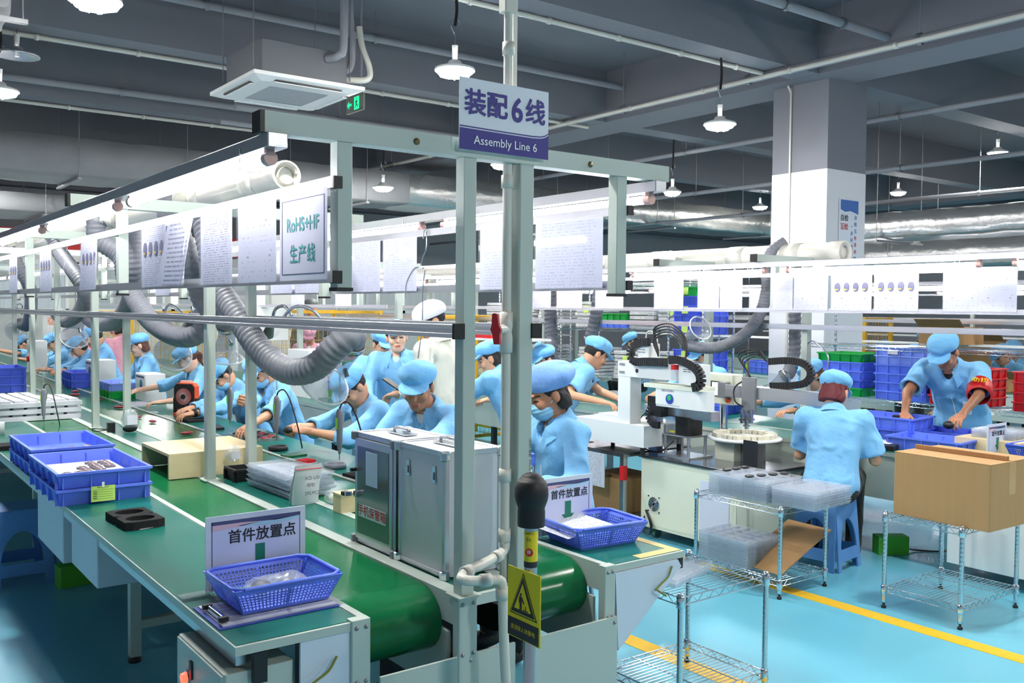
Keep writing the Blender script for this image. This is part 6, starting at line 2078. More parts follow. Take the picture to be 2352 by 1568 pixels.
# ---------------------------------------------------------------- the second line on the right
def side_line(label, xs, y0, y1, posts, zb, xp=(.80,), lamp_x=.15, rails=((.33, 1.70, 1.735), (.33, 1.985, 2.015)), alu=1.578, both=False, depth=1.05, name='assembly_line', mat='frame_paint'):
    t = thing(name, label, 'assembly line', (xs, y0, 0))
    L = y1 - y0
    tt = MB().box((0, 0, T - .03), (depth, L, T - .002)).build('table_top', MATS[mat], t)
    MB().box((.005, .005, T - .002), (depth - .005, L, T)).build('table_mat', MATS['table_mat'], tt)
    for x in (.42, .46):
        pass
    MB().box((.40, 0, T), (.43, L, T + .003)).build('rail', MATS[mat], t)
    MB().box((.01, 0, .42), (.03, L, T - .03)).build('apron', MATS[mat], t)
    for y in posts:
        for x in xp:
            MB().box((x - .03, y - y0 - .03, T), (x + .03, y - y0 + .03, zb), .002).build('post', MATS[mat], t)
        c = MB().box((lamp_x - .05, y - y0 - .03, zb), (depth + .0, y - y0 + .03, zb + .06), .002).build('cross_bar', MATS[mat], t)
        MB().box((lamp_x - .062, y - y0 - .031, zb - .001), (lamp_x - .05, y - y0 + .031, zb + .061)).build('end_cap', MATS['black_plastic'], c)
        MB().box((rails[0][0] + .01, y - y0 - .025, rails[0][1]), (rails[0][0] + .06, y - y0 + .025, zb), .002).build('drop_post', MATS[mat], t)
        for x in (.1, depth - .1):
            MB().box((x - .025, y - y0 - .025, 0), (x + .025, y - y0 + .025, T - .03)).build('leg', MATS['dark_metal'], t)
    for (x, za, z2) in rails:
        MB().box((x - .008, 0, za), (x + .008, L, z2)).build('sheet_rail', MATS['alu'], t)
    MB().box((xp[0] - .06, 0, alu - .022), (xp[0] - .02, L, alu + .022), .004).build('slotted_rail', MATS['alu'], t)
    MB().box((lamp_x - .03, 0, zb - .045), (lamp_x + .03, L, zb - .005), .003).build('lamp_channel', MATS['alu'], t)
    return t
side_line('second assembly line with bright sheets, behind the machine cabinets', 5.87, -.5, 13.5, (-.2, 2.3, 4.78, 5.85, 8.3, 10.8, 13.2), 2.10)
for k in range(8):
    tube_lamp(6.02, -.4 + 1.70 * k, 2.025, 1.5, '%s tube light from the right along the second line' % ORD[k], 'tube lights of the second line')
for (a, b, m_, l, p) in ((5.73, 6.09, 'paper_sparse', 'sheet at the left near the hanging hoses', 0), (5.32, 5.56, 'paper_lilac', 'left one of the paired lilac sheets', 0), (5.07, 5.31, 'paper_lilac', 'other one of the paired lilac sheets', 0), (4.57, 4.76, 'paper_lilac', 'narrow sheet just right of the wide post', 0),
                         (4.25, 4.56, 'paper_sparse', 'blank white sheet before the column', 0), (3.88, 4.22, 'paper_sparse', 'photo sheet with four round pictures', 4), (3.52, 3.86, 'paper_sparse', 'photo sheet right of the first photo sheet', 4),
                         (3.10, 3.34, 'paper_sparse', 'white sheet near the right edge', 0), (2.85, 3.10, 'paper_sparse', 'white sheet with a yellow strip at the right edge', 0), (6.5, 6.9, 'paper_sparse', 'sheet left of the vertical hoses', 0), (7.1, 7.5, 'paper_sparse', 'sheet behind the big sleeve at the tall post', 0), (7.6, 8.0, 'paper_sparse', 'sheet beyond the tall post', 0)):
    sheet(l + ' on the second line', 6.188, a, b, 1.72, 2.0, m_, -1, p, 0, True, 'sheets hung on the second line')
exhaust_pipe('white plastic exhaust pipe along the second line ending before the column', 6.78, 4.50, 13.5, 2.20, .09, (5.0, 5.6, 6.6, 7.6), ((5.05, 1), (6.3, -1), (7.4, -1)))
hose('grey flexible hose sweeping from the second line pipe to a raised funnel', [(6.78, 5.10, 2.32), (6.70, 5.16, 2.24), (6.66, 5.19, 2.1), (6.65, 5.178, 1.915), (6.6, 5.199, 1.705), (6.5, 5.294, 1.502), (6.4, 5.5, 1.385), (6.3, 5.73, 1.385), (6.27, 5.80, 1.42)], .055, pitch=.03)
funnel('clear funnel pointing upward beside the cable chains', (6.27, 5.79, 1.43), (6.23, 5.56, 1.555), .045, .105, False)
hose('grey flexible hose hanging straight in front of the white column', [(6.80, 5.0, 2.18), (6.80, 4.995, 1.764), (6.80, 4.991, 1.386), (6.74, 4.98, 1.22)], .055, pitch=.05)
hose('short fanned grey hose elbow below the straight hose', [(6.74, 4.98, 1.22), (6.70, 4.98, 1.17), (6.66, 5.0, 1.14)], .06, pitch=.02)
funnel('clear funnel hanging beside the gantry arm', (6.66, 5.0, 1.14), (6.58, 5.07, 1.0), .05, .10, False)
hose('grey corrugated hose hanging left of the vertical post', [(6.6, 8.134, 2.1), (6.6, 8.094, 1.46), (6.52, 7.95, 1.1), (6.45, 7.7, .80)], .075, pitch=.05)
hose('grey corrugated hose ending above the white box on the shelf', [(6.6, 7.27, 2.1), (6.6, 7.352, 1.618), (6.6, 7.44, 1.38)], .07, pitch=.05)
gooseneck('thin steel arm arching beside the straight grey hose', [(6.66, 4.78, 1.42), (6.63, 4.68, 1.46), (6.6, 4.52, 1.35), (6.6, 4.55, 1.2), (6.62, 4.72, 1.12)], .006)
screwdriver('slim screwdriver on a wire before the column', (6.62, 5.35, 1.05), (6.62, 5.35, 2.1), False)
# crates and things on the second line table
for (x, y, z, m_, l) in ((6.55, 3.93, 0, 'blue_deep', 'lower crate by the red haired worker'), (6.55, 3.93, .09, 'blue_plastic', 'upper crate by the red haired worker'), (6.25, 3.42, 0, 'blue_plastic', 'crate in front of the man with the armband'), (6.72, 3.60, 0, 'blue_deep', 'crate under the hands of the man with the armband'), (6.85, 4.40, 0, 'blue_plastic', 'crate behind the crate pair'), (6.75, 5.9, 0, 'blue_deep', 'crate under the gantry arm')):
    crate('blue ' + l, (x, y, T + z), PI / 2 + .1, .52, .36, .09, m_)
for k in range(3):
    flat_part('%s dark part in the crate before the armband man' % ORD[k], (6.22 + .05 * k, 3.35 + .07 * k, T + .012), .5, (.04, .045, .02), 'black_plastic', 'dark parts in the second line crate')
first_piece_sign('small first-piece sign beside the blue basket on the second line', (6.20, 3.02, T), .26, .22)
basket('blue lattice basket at the right edge on the second line', (6.42, 2.78, T), 0, .27, .22, .36, .29, .10, 'blue_deep')
wr_ = thing('wooden_shelf', 'plywood riser with clear trays beside the small sign', 'shelf', (6.55, 3.10, T))
MB().box((-.2, -.22, .085), (.2, .22, .10), .002).build('top_board', MATS['wood_ply'], wr_)
for x in (-.2, .185):
    MB().box((x, -.22, 0), (x + .015, .22, .085)).build('side_board', MATS['wood_ply'], wr_)
tray_stack('clear tray on the plywood riser near the right edge', 'trays on the riser', (6.60, 3.10, T + .102), .0, 4, .36, .28, .016, .014, nx=5, ny=4, jit=.002)
lump('crumpled white cloth on the second line table', (6.10, 3.70, T), (.10, .12, .025), 'white_cloth', 31, 'cloth', 'cloth', .2)
MB().box((-.09, -.07, 0), (.09, .07, .035), .004).build('fixture_block', MATS['dark_metal'], None, (6.0, 3.62, T), .3, label='dark fixture block beside the crumpled cloth', cat='fixture')
cr = thing('grey_cabinet', 'long grey machine cabinet at the right edge', 'cabinet', (5.86, 1.6, 0))
MB().box((0, 0, .09), (.7, 1.5, .70), .008).build('body', MATS['white_metal'], cr)
for (x, y) in ((.06, .1), (.06, 1.42), (.6, .1), (.6, 1.42)):
    MB().lathe([(.0001, 0), (.035, 0), (.035, .015), (.012, .02), (.012, .09)], (x, y, 0), n=14).build('foot', MATS['steel'], cr)
wire_rack('tall wire rack of coloured crates behind the man with the armband', (7.95, 3.1), (8.45, 5.70), (.30, .88, 1.385), 1.95, 'wire_rack', 'rack', 'y', pitch=.05)
for (y, n, cols, l) in ((5.35, 5, ('green_plastic', 'blue_deep', 'blue_plastic', 'blue_plastic', 'green_plastic'), 'beside the rack post'), (4.72, 6, ('blue_plastic', 'blue_plastic', 'blue_plastic', 'blue_plastic', 'blue_pale', 'blue_pale'), 'with a handwritten label'), (4.18, 4, ('red_plastic',) * 4, 'behind the man'), (3.45, 4, ('red_plastic',) * 4, 'right of the man')):
    for k in range(n):
        hh_ = .083
        crate('%s %s crate of the rack stack %s' % (('bottom', 'second', 'third', 'fourth', 'fifth', 'sixth')[k], cols[k].split('_')[0], l), (8.2, y, .89 + hh_ * k), PI / 2, .50, .40, hh_, cols[k], 'crates on the wire rack')
MB().box((-.001, -.05, -.02), (0, .05, .02)).build('label_card', MATS['paper_sparse'], None, (7.985, 4.78, .89 + .083 * 5.4), label='white handwritten label on the pale blue crate stack', cat='label')
# poster on the column
po = thing('poster', 'self-inspection poster with blue header on the square column', 'poster', (8.90, 5.985, 2.02))
MB().box((0, 0, 0), (.36, .012, .92), .002).build('board', MATS['sign_white'], po)
MB().prism([(.015, .80), (.10, .775), (.2, .79), (.345, .76), (.345, .905), (.015, .905)], (0, -.002, 0), (1, 0, 0), (0, 0, 1), (0, .002, 0)).build('header', M('poster_blue', (28, 96, 176), .4), po)
MB().prism([(.015, .015), (.345, .015), (.345, .11), (.2, .09), (.1, .12), (.015, .10)], (0, -.002, 0), (1, 0, 0), (0, 0, 1), (0, .002, 0)).build('footer', M('poster_sky', (60, 150, 210), .4), po)
text('自检', .075, MATS['ink_black'], po, (.085, -.003, .705), (1, 0, 0), (0, 0, 1), bold=.001)
text('互检', .075, MATS['ink_red'], po, (.085, -.003, .610), (1, 0, 0), (0, 0, 1), bold=.001)
for i, ch_ in enumerate('自检互检坚持做'):
    text(ch_, .048, MATS['ink_red'] if 2 < i < 6 else MATS['poster_blue'], po, (.295, -.003, .72 - .075 * i), (1, 0, 0), (0, 0, 1), bold=.0006)
for i, ch_ in enumerate('一点问题不放过'):
    text(ch_, .048, MATS['poster_blue'] if i != 4 else MATS['ink_red'], po, (.225, -.003, .62 - .075 * i), (1, 0, 0), (0, 0, 1), bold=.0006)

# ---------------------------------------------------------------- farther lines, racks and goods
M('wrap_goods', (198, 200, 204), .25, .2, var=.30, vscale=28, bump=1.0, bscale=40)
M('note_green', (196, 226, 120), .6)
M('cage_yellow', (226, 176, 40), .5)
side_line('third assembly line beyond the wire racks', 11.2, -2.0, 14.0, (-1, 2, 5, 8, 11), 2.10)
for k in range(8):
    tube_lamp(11.35, -1.6 + 1.9 * k, 2.025, 1.5, '%s tube light from the right along the third line' % ORD[k], 'tube lights of the third line')
side_line('fourth assembly line far off at the back', 15.0, -2.0, 14.0, (-1, 2, 5, 8, 11), 2.10)
for k in range(6):
    tube_lamp(15.15, .2 + 2.2 * k, 2.025, 1.5, '%s tube light from the right along the fourth line' % ORD[k], 'tube lights of the fourth line')
side_line('inner assembly line beyond the standing workers', 3.9, 7.6, 19.5, (8.2, 10.6, 13, 15.4, 17.8), 2.10)
for k in range(6):
    tube_lamp(4.05, 7.9 + 1.9 * k, 2.025, 1.5, '%s tube light along the inner line, counted from the near end' % ORD[k], 'tube lights of the inner line')
side_line('rear assembly line before the offices', 7.8, 9.5, 19.5, (10, 12.5, 15, 17.5), 2.10)
for k in range(5):
    tube_lamp(7.95, 9.8 + 1.9 * k, 2.025, 1.5, '%s tube light along the rear line, counted from the near end' % ORD[k], 'tube lights of the rear line')
for k in range(9):
    sheet('%s sheet on the third line counted from the right' % ORD[k], 11.52, 1.2 + 1.1 * k, 1.6 + 1.1 * k, 1.72, 2.0, 'paper_sparse', -1, 0, 0, False, 'sheets hung on the third line')
for k in range(8):
    sheet('%s sheet on the inner line counted from the near end' % ORD[k], 4.22, 8.3 + 1.1 * k, 8.65 + 1.1 * k, 1.72, 2.0, 'paper_sparse', -1, 0, 0, False, 'sheets hung on the inner line')
# racks of wrapped goods left of the column
def goods(label, loc, s, seed, mat='wrap_goods', note=False, group='wrapped goods on the racks'):
    t = thing('wrapped_goods', label, 'wrapped goods', loc, group=group)
    rs = random.Random(seed)
    n = max(3, int(s[2] / .045))
    for k in range(n):
        dx, dy = rs.uniform(-.012, .012), rs.uniform(-.012, .012)
        MB().box((-s[0] / 2 + dx, -s[1] / 2 + dy, s[2] * k / n + .002), (s[0] / 2 + dx, s[1] / 2 + dy, s[2] * (k + .86) / n), .01).build('layer', MATS[mat], t)
    if note:
        MB().box((-s[0] / 2 - .016, -.06, s[2] * .55), (-s[0] / 2 - .013, .04, s[2] * .82)).build('note', MATS['note_green'], t)
    return t
wire_rack('wire rack of wrapped goods left of the second line post', (8.0, 7.3), (8.5, 9.4), (.30, .85, 1.47, 2.0), 2.35, 'wire_rack', 'rack', 'y', pitch=.05)
wire_rack('wire rack of wrapped goods farther left behind the hoses', (8.0, 9.6), (8.5, 11.7), (.30, .85, 1.47, 2.0), 2.35, 'wire_rack', 'rack', 'y', pitch=.05)
wire_rack('wire rack with tall blue crate stack by the column', (7.6, 6.75), (8.1, 7.25), (.30, .85, 1.44, 2.0), 2.35, 'wire_rack', 'rack', 'y', pitch=.05)
kk = 0
for (x, y, z, h_, note) in ((8.25, 7.65, 1.475, .30, True), (8.25, 8.15, 1.475, .22, False), (8.25, 9.15, 1.475, .34, True), (8.25, 9.95, 1.475, .30, False), (8.25, 10.5, 1.475, .36, True), (8.25, 11.2, 1.475, .32, False), (8.25, 7.7, .855, .36, True), (8.25, 8.4, .855, .34, True), (8.25, 9.1, .855, .36, False), (8.25, 10.1, .855, .36, True), (8.25, 10.9, .855, .32, False), (8.25, 7.8, .305, .34, False), (8.25, 8.8, .305, .34, False)):
    kk += 1
    goods('clear wrapped layers on the rack, %s pile, shelf at %s height%s' % (ORD[(kk - 1) % 10], ('knee', 'waist', 'eye')[0 if z < .5 else 1 if z < 1 else 2], ' with a green note' if note else ''), (x, y, z), (.40, .42, h_), kk, note=note)
goods('heap of shiny wrapped parts on the rack right of the green crate', (8.25, 7.95, 2.005), (.42, .8, .18), 40)
for k, m_ in enumerate(('blue_plastic', 'green_plastic')):
    crate('%s crate of the pair on the rack of wrapped goods' % m_.split('_')[0], (8.22, 8.62, 1.478 + .09 * k), PI / 2, .50, .38, .09, m_)
MB().box((-.17, -.26, 0), (.17, .26, .16), .006).build('carton', MATS['carton'], None, (8.25, 10.02, 1.80), label='brown carton with white corner on the rack behind the hose', cat='box')
for k in range(5):
    crate('%s crate of the tall stack by the column' % ('bottom', 'second', 'third', 'fourth', 'top')[k], (7.85, 7.0, 1.445 + .105 * k), PI / 2, .46, .40, .105, 'blue_deep' if k < 4 else 'green_plastic', 'tall crate stack by the column')
    if k % 2 == 0:
        MB().box((-.002, -.045, 0), (0, .045, .08)).build('note_card', MATS['note_green'], None, (7.632, 7.04, 1.46 + .105 * k), label='green note on the %s crate of the tall stack' % ('bottom', 'second', 'third', 'fourth', 'top')[k], cat='note')
for k in range(4):
    crate('%s crate in the lower stack under the tall one by the column' % ('bottom', 'second', 'third', 'fourth', 'top')[k], (7.85, 7.0, .855 + .105 * k), PI / 2, .46, .40, .105, 'blue_deep', 'lower crate stack by the column')
MB().box((-.002, -.045, 0), (0, .045, .08)).build('note_card', MATS['note_green'], None, (7.632, 7.04, 1.18), label='green note on the lower crate stack by the column', cat='note')
# goods on top of the third line and far racks at the right
for k, (x, y, s) in enumerate(((11.7, 6.2, (.5, .6, .22)), (11.7, 5.2, (.4, .5, .16)), (11.8, 8.5, (.5, .7, .25)), (15.4, 5.6, (.5, .8, .35)), (15.4, 7.6, (.5, .9, .5)), (11.7, 3.6, (.5, .6, .28)), (15.5, 4.4, (.5, .6, .4)))):
    t = thing('carton', '%s brown open carton on the far lines behind the armband man' % ORD[k], 'box', (x, y, T + .55 if k in (0, 3, 5, 6) else T))
    MB().box((-s[0] / 2, -s[1] / 2, 0), (s[0] / 2, s[1] / 2, s[2]), .006).build('body', MATS['carton'], t)
    MB().bar((-s[0] / 2, 0, s[2]), (-s[0] / 2 - .12, 0, s[2] + .10), s[1], .006, (0, 0, 1)).build('flap', MATS['carton_dark'], t)
MB().box((0, 0, 0), (.4, 12, .02)).build('upper_shelf', MATS['white_metal'], None, (11.6, 0, T + .53), label='long white shelf above the third line table', cat='shelf')
MB().box((0, 0, 0), (.4, 12, .02)).build('upper_shelf', MATS['white_metal'], None, (15.3, 0, T + .53), label='long white shelf above the fourth line table', cat='shelf')
for k, (x, y) in enumerate(((11.7, 7.2), (11.75, 9.2), (11.7, 4.3), (11.75, 10.4))):
    for j in range(2):
        crate('far blue crate, pile %s, %s on the third line' % (ORD[k], ('lower', 'upper')[j]), (x, y, T + .09 * j), PI / 2, .5, .36, .09, 'blue_plastic', 'far blue crates')
# yellow safety cages
def cage(label, lo, hi, h=1.75, z0=.1):
    t = thing('safety_cage', label, 'cage', (lo[0], lo[1], 0))
    x, y = hi[0] - lo[0], hi[1] - lo[1]
    for (a, b) in ((0, 0), (x, 0), (x, y), (0, y)):
        MB().box((a - .025, b - .025, 0), (a + .025, b + .025, h)).build('post', MATS['cage_yellow'], t)
    for (a, b) in (((0, 0), (x, 0)), ((x, 0), (x, y)), ((x, y), (0, y)), ((0, y), (0, 0))):
        for z in (z0, h - .03):
            MB().bar((*a, z), (*b, z), .04, .04).build('bar', MATS['cage_yellow'], t)
        L = math.hypot(b[0] - a[0], b[1] - a[1])
        w = MB()
        for i in range(1, int(L / .07)):
            u = i * .07 / L
            p = (a[0] + (b[0] - a[0]) * u, a[1] + (b[1] - a[1]) * u)
            w.cyl((*p, z0), (*p, h), .003, n=4, cap=False)
        for i in range(1, int((h - z0) / .14)):
            w.cyl((*a, z0 + .14 * i), (*b, z0 + .14 * i), .003, n=4, cap=False)
        w.build('mesh_panel', MATS['cage_yellow'], t)
    return t
cage('yellow mesh safety cage behind the seated row at the left', (3.75, 14.5), (5.2, 16.4), 1.62)
cage('yellow mesh safety cage behind the pink clad workers', (5.6, 12.6), (6.9, 14.2), 1.66)
cage('small yellow framed cage behind the tall post', (6.4, 9.6), (7.3, 10.6), 1.62)
cage('yellow framed cage far right behind the pale crates', (12.6, 8.0), (13.3, 8.9), 1.62)
# machines behind the seated row
bench_box('grey screened instrument above the hose curve', (4.35, 10.9, 1.30), (.45, .5, .40), False, 'instrument')
bench_box('dark fronted machine right of the ponytail worker', (4.30, 9.3, T), (.4, .55, .5), False, 'bench_machine')
bench_box('white labelled controller behind the masked man', (4.45, 8.35, T), (.35, .45, .34), False, 'controller')
bench_box('white cabinet machine behind the funnel worker', (4.4, 7.75, .0), (.5, .8, .78), False, 'low_cabinet')
for k, (x, y, z, m_) in enumerate(((4.5, 9.0, T, 'green_plastic'), (4.5, 9.0, T + .09, 'blue_plastic'), (8.2, 12.6, T + .6, 'green_plastic'), (8.2, 13.4, T + .6, 'green_plastic'), (4.3, 8.05, T + .34, 'green_plastic'))):
    crate('%s crate, %s of those beyond the standing woman' % (m_.split('_')[0], ORD[k]), (x, y, z), PI / 2, .5, .36, .09, m_, 'crates beyond the standing woman')
MB().box((0, 0, 0), (.5, 8, .02)).build('upper_shelf', MATS['white_metal'], None, (8.0, 10, T + .58), label='long white shelf above the rear line table', cat='shelf')
MB().box((0, 0, 0), (.40, .8, .09)).build('red_crate_row', MATS['red_plastic'], None, (5.2, 7.3, 1.42), label='long red plastic bin seen behind the red valve', cat='bin')
MB().box((0, 0, 0), (.45, 1.6, .02)).box((.2, .1, -1.4), (.24, .14, 0)).box((.2, 1.4, -1.4), (.24, 1.44, 0)).build('narrow_shelf', MATS['white_metal'], None, (5.18, 6.9, 1.40), label='narrow white shelf carrying the red bin', cat='shelf')
wire_rack('low wire rack with a blue crate behind the aluminium cases', (3.55, 4.55), (4.0, 5.1), (.30, .70), .74, 'wire_rack', 'rack', 'x', pitch=.04)
crate('blue crate on the low wire rack behind the aluminium cases', (3.78, 4.82, .705), .0, .36, .3, .08, 'blue_plastic')
bench_box('tall white cabinet far behind the inner line', (6.6, 16.0, 0), (.6, 1.2, 2.0), False, 'tall_cabinet')
bench_box('tall grey cabinet beside the white one far behind', (6.6, 17.6, 0), (.6, 1.2, 1.9), False, 'tall_cabinet')

# ---------------------------------------------------------------- people
def seat(label, loc, rz=0.0, h=.60):
    t = thing('work_stool', label, 'stool', loc, rz, 'work stools along the near line')
    MB().lathe([(.0001, h), (.15, h), (.165, h - .012), (.165, h - .03), (.14, h - .04), (.0001, h - .04)], n=20).build('seat', MATS['stool_blue'], t)
    for k in range(4):
        a = PI / 4 + k * PI / 2
        MB().cyl((.11 * math.cos(a), .11 * math.sin(a), h - .04), (.17 * math.cos(a), .17 * math.sin(a), 0), .012, n=8).build('leg', MATS['steel'], t)
    MB().lathe([(.135, .2), (.143, .2), (.143, .212), (.135, .212), (.135, .2)], n=20).build('ring', MATS['steel'], t)
    return t
L90 = PI / 2     # facing the near line from its far side
# the seven seated workers nearest along the far side, near to far
def worker(label, head_xy, top, lean=.42, rz=L90, hips=None, neck=.25, size=1.0, head=(.6, 0, 0), reach=None, stool_label=None, **kw):
    """places the hips so that the cap top comes to height top above the point head_xy"""
    R = np.array(Matrix.Rotation(rz, 3, 'Z'))
    U = unit((math.sin(kw.get('side', 0)), math.sin(lean), math.cos(lean) * math.cos(kw.get('side', 0))))
    F = np.cross(U, (1, 0, 0))
    F = unit(np.cross(U, unit(np.array((1, 0, 0)) - U * U[0])))
    nd = unit(U + F * math.tan(neck))
    off = U * .49 * size + nd * .135 * size
    hz = top - .125 * size - off[2]
    w = R @ np.array((off[0], off[1], 0))
    loc = (head_xy[0] - w[0], head_xy[1] - w[1], 0)
    if stool_label:
        seat(stool_label, (loc[0], loc[1], 0), 0, max(.3, hz - .11))
    Ri = R.T
    arms = []
    for a in (reach or (None, None)):
        arms.append(None if a is None else tuple(Ri @ (np.array(a, float) - np.array((loc[0], loc[1], 0)))))
    hs = kw.pop('whands', None)
    if hs:
        kw['hands'] = tuple(None if h_ is None else (None if h_[0] is None else Ri @ np.array(h_[0], float), None if h_[1] is None else Ri @ np.array(h_[1], float)) + tuple(h_[2:]) for h_ in hs)
    p = person(label, loc, rz, hips=hz, lean=lean, neck=neck, size=size, head=head, arms=tuple(arms), **kw)
    p['R'], p['loc'] = R, np.array(loc)
    return p
p1 = worker('man in blue cap bending behind the aluminium cases, face turned down', (2.80, 4.66), 1.378, .36, L90 + .30, head=(.38, .50, 0), reach=((2.46, 4.22, .93), (2.47, 4.66, .90)), stool_label='work stool under the man behind the cases',
            skin='skin_tan', size=1.06, build=1.08, hh=.0038, h=.0095, bias=((-.7, -.3, -.5), (.7, -.3, -.5)))
p2 = worker('worker behind the largest funnel assembling a part with both hands', (2.78, 5.45), 1.315, .42, L90, head=(.85, .1, 0), reach=((2.47, 5.42, .93), (2.46, 5.60, .94)), stool_label='work stool under the worker behind the largest funnel',
            sleeve='rolled', hh=.004, h=.010, bias=((-.9, -.2, -.5), (.9, -.2, -.5)), whands=(((-.6, .75, .1), (-.3, -.2, .9), .9, .7), ((-.7, -.6, .1), (-.2, .2, .9), .9, .7)))
p3 = worker('masked man in blue cap holding an electric screwdriver', (2.78, 7.0), 1.335, .40, L90, head=(.75, .25, 0), reach=((2.45, 6.42, .84), (2.40, 6.52, .96)), stool_label='work stool under the masked man with the screwdriver',
            sleeve='rolled', mask=True, hh=.0045, h=.011, size=1.04, bias=((-.8, -.2, -.5), (.9, -.2, -.5)), whands=((None, (0, 0, 1), .5, .4), ((-.75, -.55, .3), (-.5, .8, .1), 1.35, .9)))
p4 = worker('worker with a dark watch leaning low behind the inner post', (2.86, 8.10), 1.215, .55, L90, head=(.9, 0, 0), reach=((2.50, 7.75, .82), (2.50, 7.98, .82)), stool_label='work stool under the worker with the dark watch', hh=.005, h=.012, mask=True)
p5 = worker('ponytail woman stretching her bare arm past the orange fan', (2.82, 8.95), 1.315, .38, L90, head=(.55, -.25, 0), reach=((2.52, 8.70, .83), (2.36, 9.45, .84)), stool_label='work stool under the ponytail woman', hair='pony', hair_col='hair_brown', skin='skin_light', sleeve='rolled', hh=.0048, h=.012, size=.96)
p6 = worker('woman in blue cap behind the green crate, looking down sideways', (2.84, 10.70), 1.38, .22, L90, head=(.35, -.2, 0), reach=((2.55, 10.5, .84), (2.55, 10.9, .84)), stool_label='work stool under the woman behind the green crate', hair='bob', hair_col='hair_brown', skin='skin_light', hh=.005, h=.012, size=.97)
p7 = worker('tallest seated man in the far row with folded hands', (2.80, 12.60), 1.425, .30, L90, head=(.5, .0, 0), reach=((2.45, 12.4, .88), (2.45, 12.7, .88)), stool_label='work stool under the tallest seated man', size=1.08, hh=.006, h=.014)
p8 = worker('dark haired woman bending beside the tallest seated man', (2.78, 13.44), 1.26, .50, L90, head=(.8, 0, 0), reach=((2.42, 13.3, .85), (2.42, 13.6, .85)), stool_label='work stool under the bending dark haired woman', hair='bob', hh=.006, h=.014)
p9 = worker('man in blue cap at the far left working with raised hands', (2.78, 15.0), 1.27, .35, L90, head=(.6, 0, 0), reach=((2.40, 14.9, .9), (2.40, 15.2, .9)), stool_label='work stool under the man with raised hands', hh=.007, h=.016)
p10 = worker('worker at the left edge whose arm shows under the machine head', (2.78, 17.6), 1.15, .5, L90, head=(.8, 0, 0), reach=((2.3, 17.3, .95), (2.3, 17.8, .95)), stool_label='work stool under the worker at the left edge', hh=.008, h=.018, sleeve='short')
p11 = worker('masked woman in a pleated violet bonnet beside the tall post', (2.93, 3.62), 1.405, .10, L90 - .15, head=(.40, -.1, 0), neck=.40, build=.94, reach=((2.62, 3.40, .88), (2.50, 3.66, .91)), stool_label='work stool under the woman in the violet bonnet', mask=True, cap='bonnet', cap_mat='cap_violet', hair='bob', skin='skin_tan', hh=.0038, h=.0095, size=1.0)
p12 = worker('smiling woman standing with a cord necklace, looking at a phone', (3.64, 6.38), 1.595, .06, 2.42, head=(.02, .25, .08), reach=((3.76, 6.05, .95), (3.29, 6.20, 1.02)), pose='stand', hair='pony', skin='skin_light', shirt='mint_cloth', hh=.0040, h=.010, size=.97) if M('mint_cloth', (196, 224, 220), .8) else None
p13 = worker('man in a cream coat and white cap seen from behind', (3.52, 5.68), 1.745, .10, .55, head=(.55, .75, 0), reach=((3.22, 5.62, 1.12), (3.6, 6.0, 1.0)), pose='stand', coat='coat_cream', cap='hood', cap_mat='cap_white', zip_on=False, hh=.0048, h=.011, size=1.06, build=1.12, hair='short')
p14 = worker('standing worker seen from behind between the front and tall posts', (4.22, 5.92), 1.44, .45, .35, head=(.4, .5, 0), reach=((4.1, 6.45, .95), (4.5, 6.3, .95)), pose='stand', sleeve='short', hair='bob', hh=.005, h=.011, zip_on=False)
p15 = worker('woman in blue cap seated left of the grey corrugated hose', (5.62, 7.0), 1.34, .25, L90, head=(.4, 0, 0), reach=((5.3, 6.9, .9), (5.3, 7.2, .9)), hair='bob', hh=.006, h=.013, stool_label='work stool under the woman by the corrugated hose')
p16 = worker('dark haired man bending over the dispensing machine', (5.50, 6.12), 1.445, .55, -2.05, head=(.55, .15, 0), reach=((5.65, 5.75, .85), (5.2, 5.75, .95)), pose='stand', sleeve='short', hh=.005, h=.011, size=1.06, zip_on=False)
p17 = worker('brown haired worker partly hidden behind the red haired one', (7.15, 5.05), 1.25, .3, L90 - .3, head=(.6, -.3, 0), reach=((6.6, 4.9, .85), (6.6, 5.45, .85)), hair='long', hair_col='hair_brown', hh=.006, h=.013, stool_label='work stool under the brown haired worker')
p18 = worker('masked worker behind the upright cable chain', (7.15, 6.36), 1.37, .3, L90, head=(.5, -.2, 0), reach=((6.7, 6.2, .85), (6.7, 6.6, .85)), mask=True, hh=.006, h=.013, stool_label='work stool under the masked worker behind the chain')
p19 = worker('red haired worker on a blue stool seen from behind', (5.52, 3.72), 1.285, .24, -1.05, head=(.5, -.25, 0), reach=((5.64, 3.95, .86), (5.80, 3.62, .84)), sleeve='short', hair='bob', hair_col='hair_red', hh=.0045, h=.0095, zip_on=False, bias=((-.3, -.35, -.9), (.3, -.35, -.9)), build=1.0)
p20 = worker('man with a red armband bending over blue crates', (7.02, 3.76), 1.53, .72, 1.75, head=(.75, -.15, 0), neck=.1, reach=((6.62, 3.42, .93), (6.62, 3.86, .93)), pose='stand', sleeve='short', skin='skin_tan', shirt='black_cloth', hh=.0042, h=.0095, size=1.08, build=1.12, bias=((-.9, -.2, -.2), (.9, -.2, -.2)))
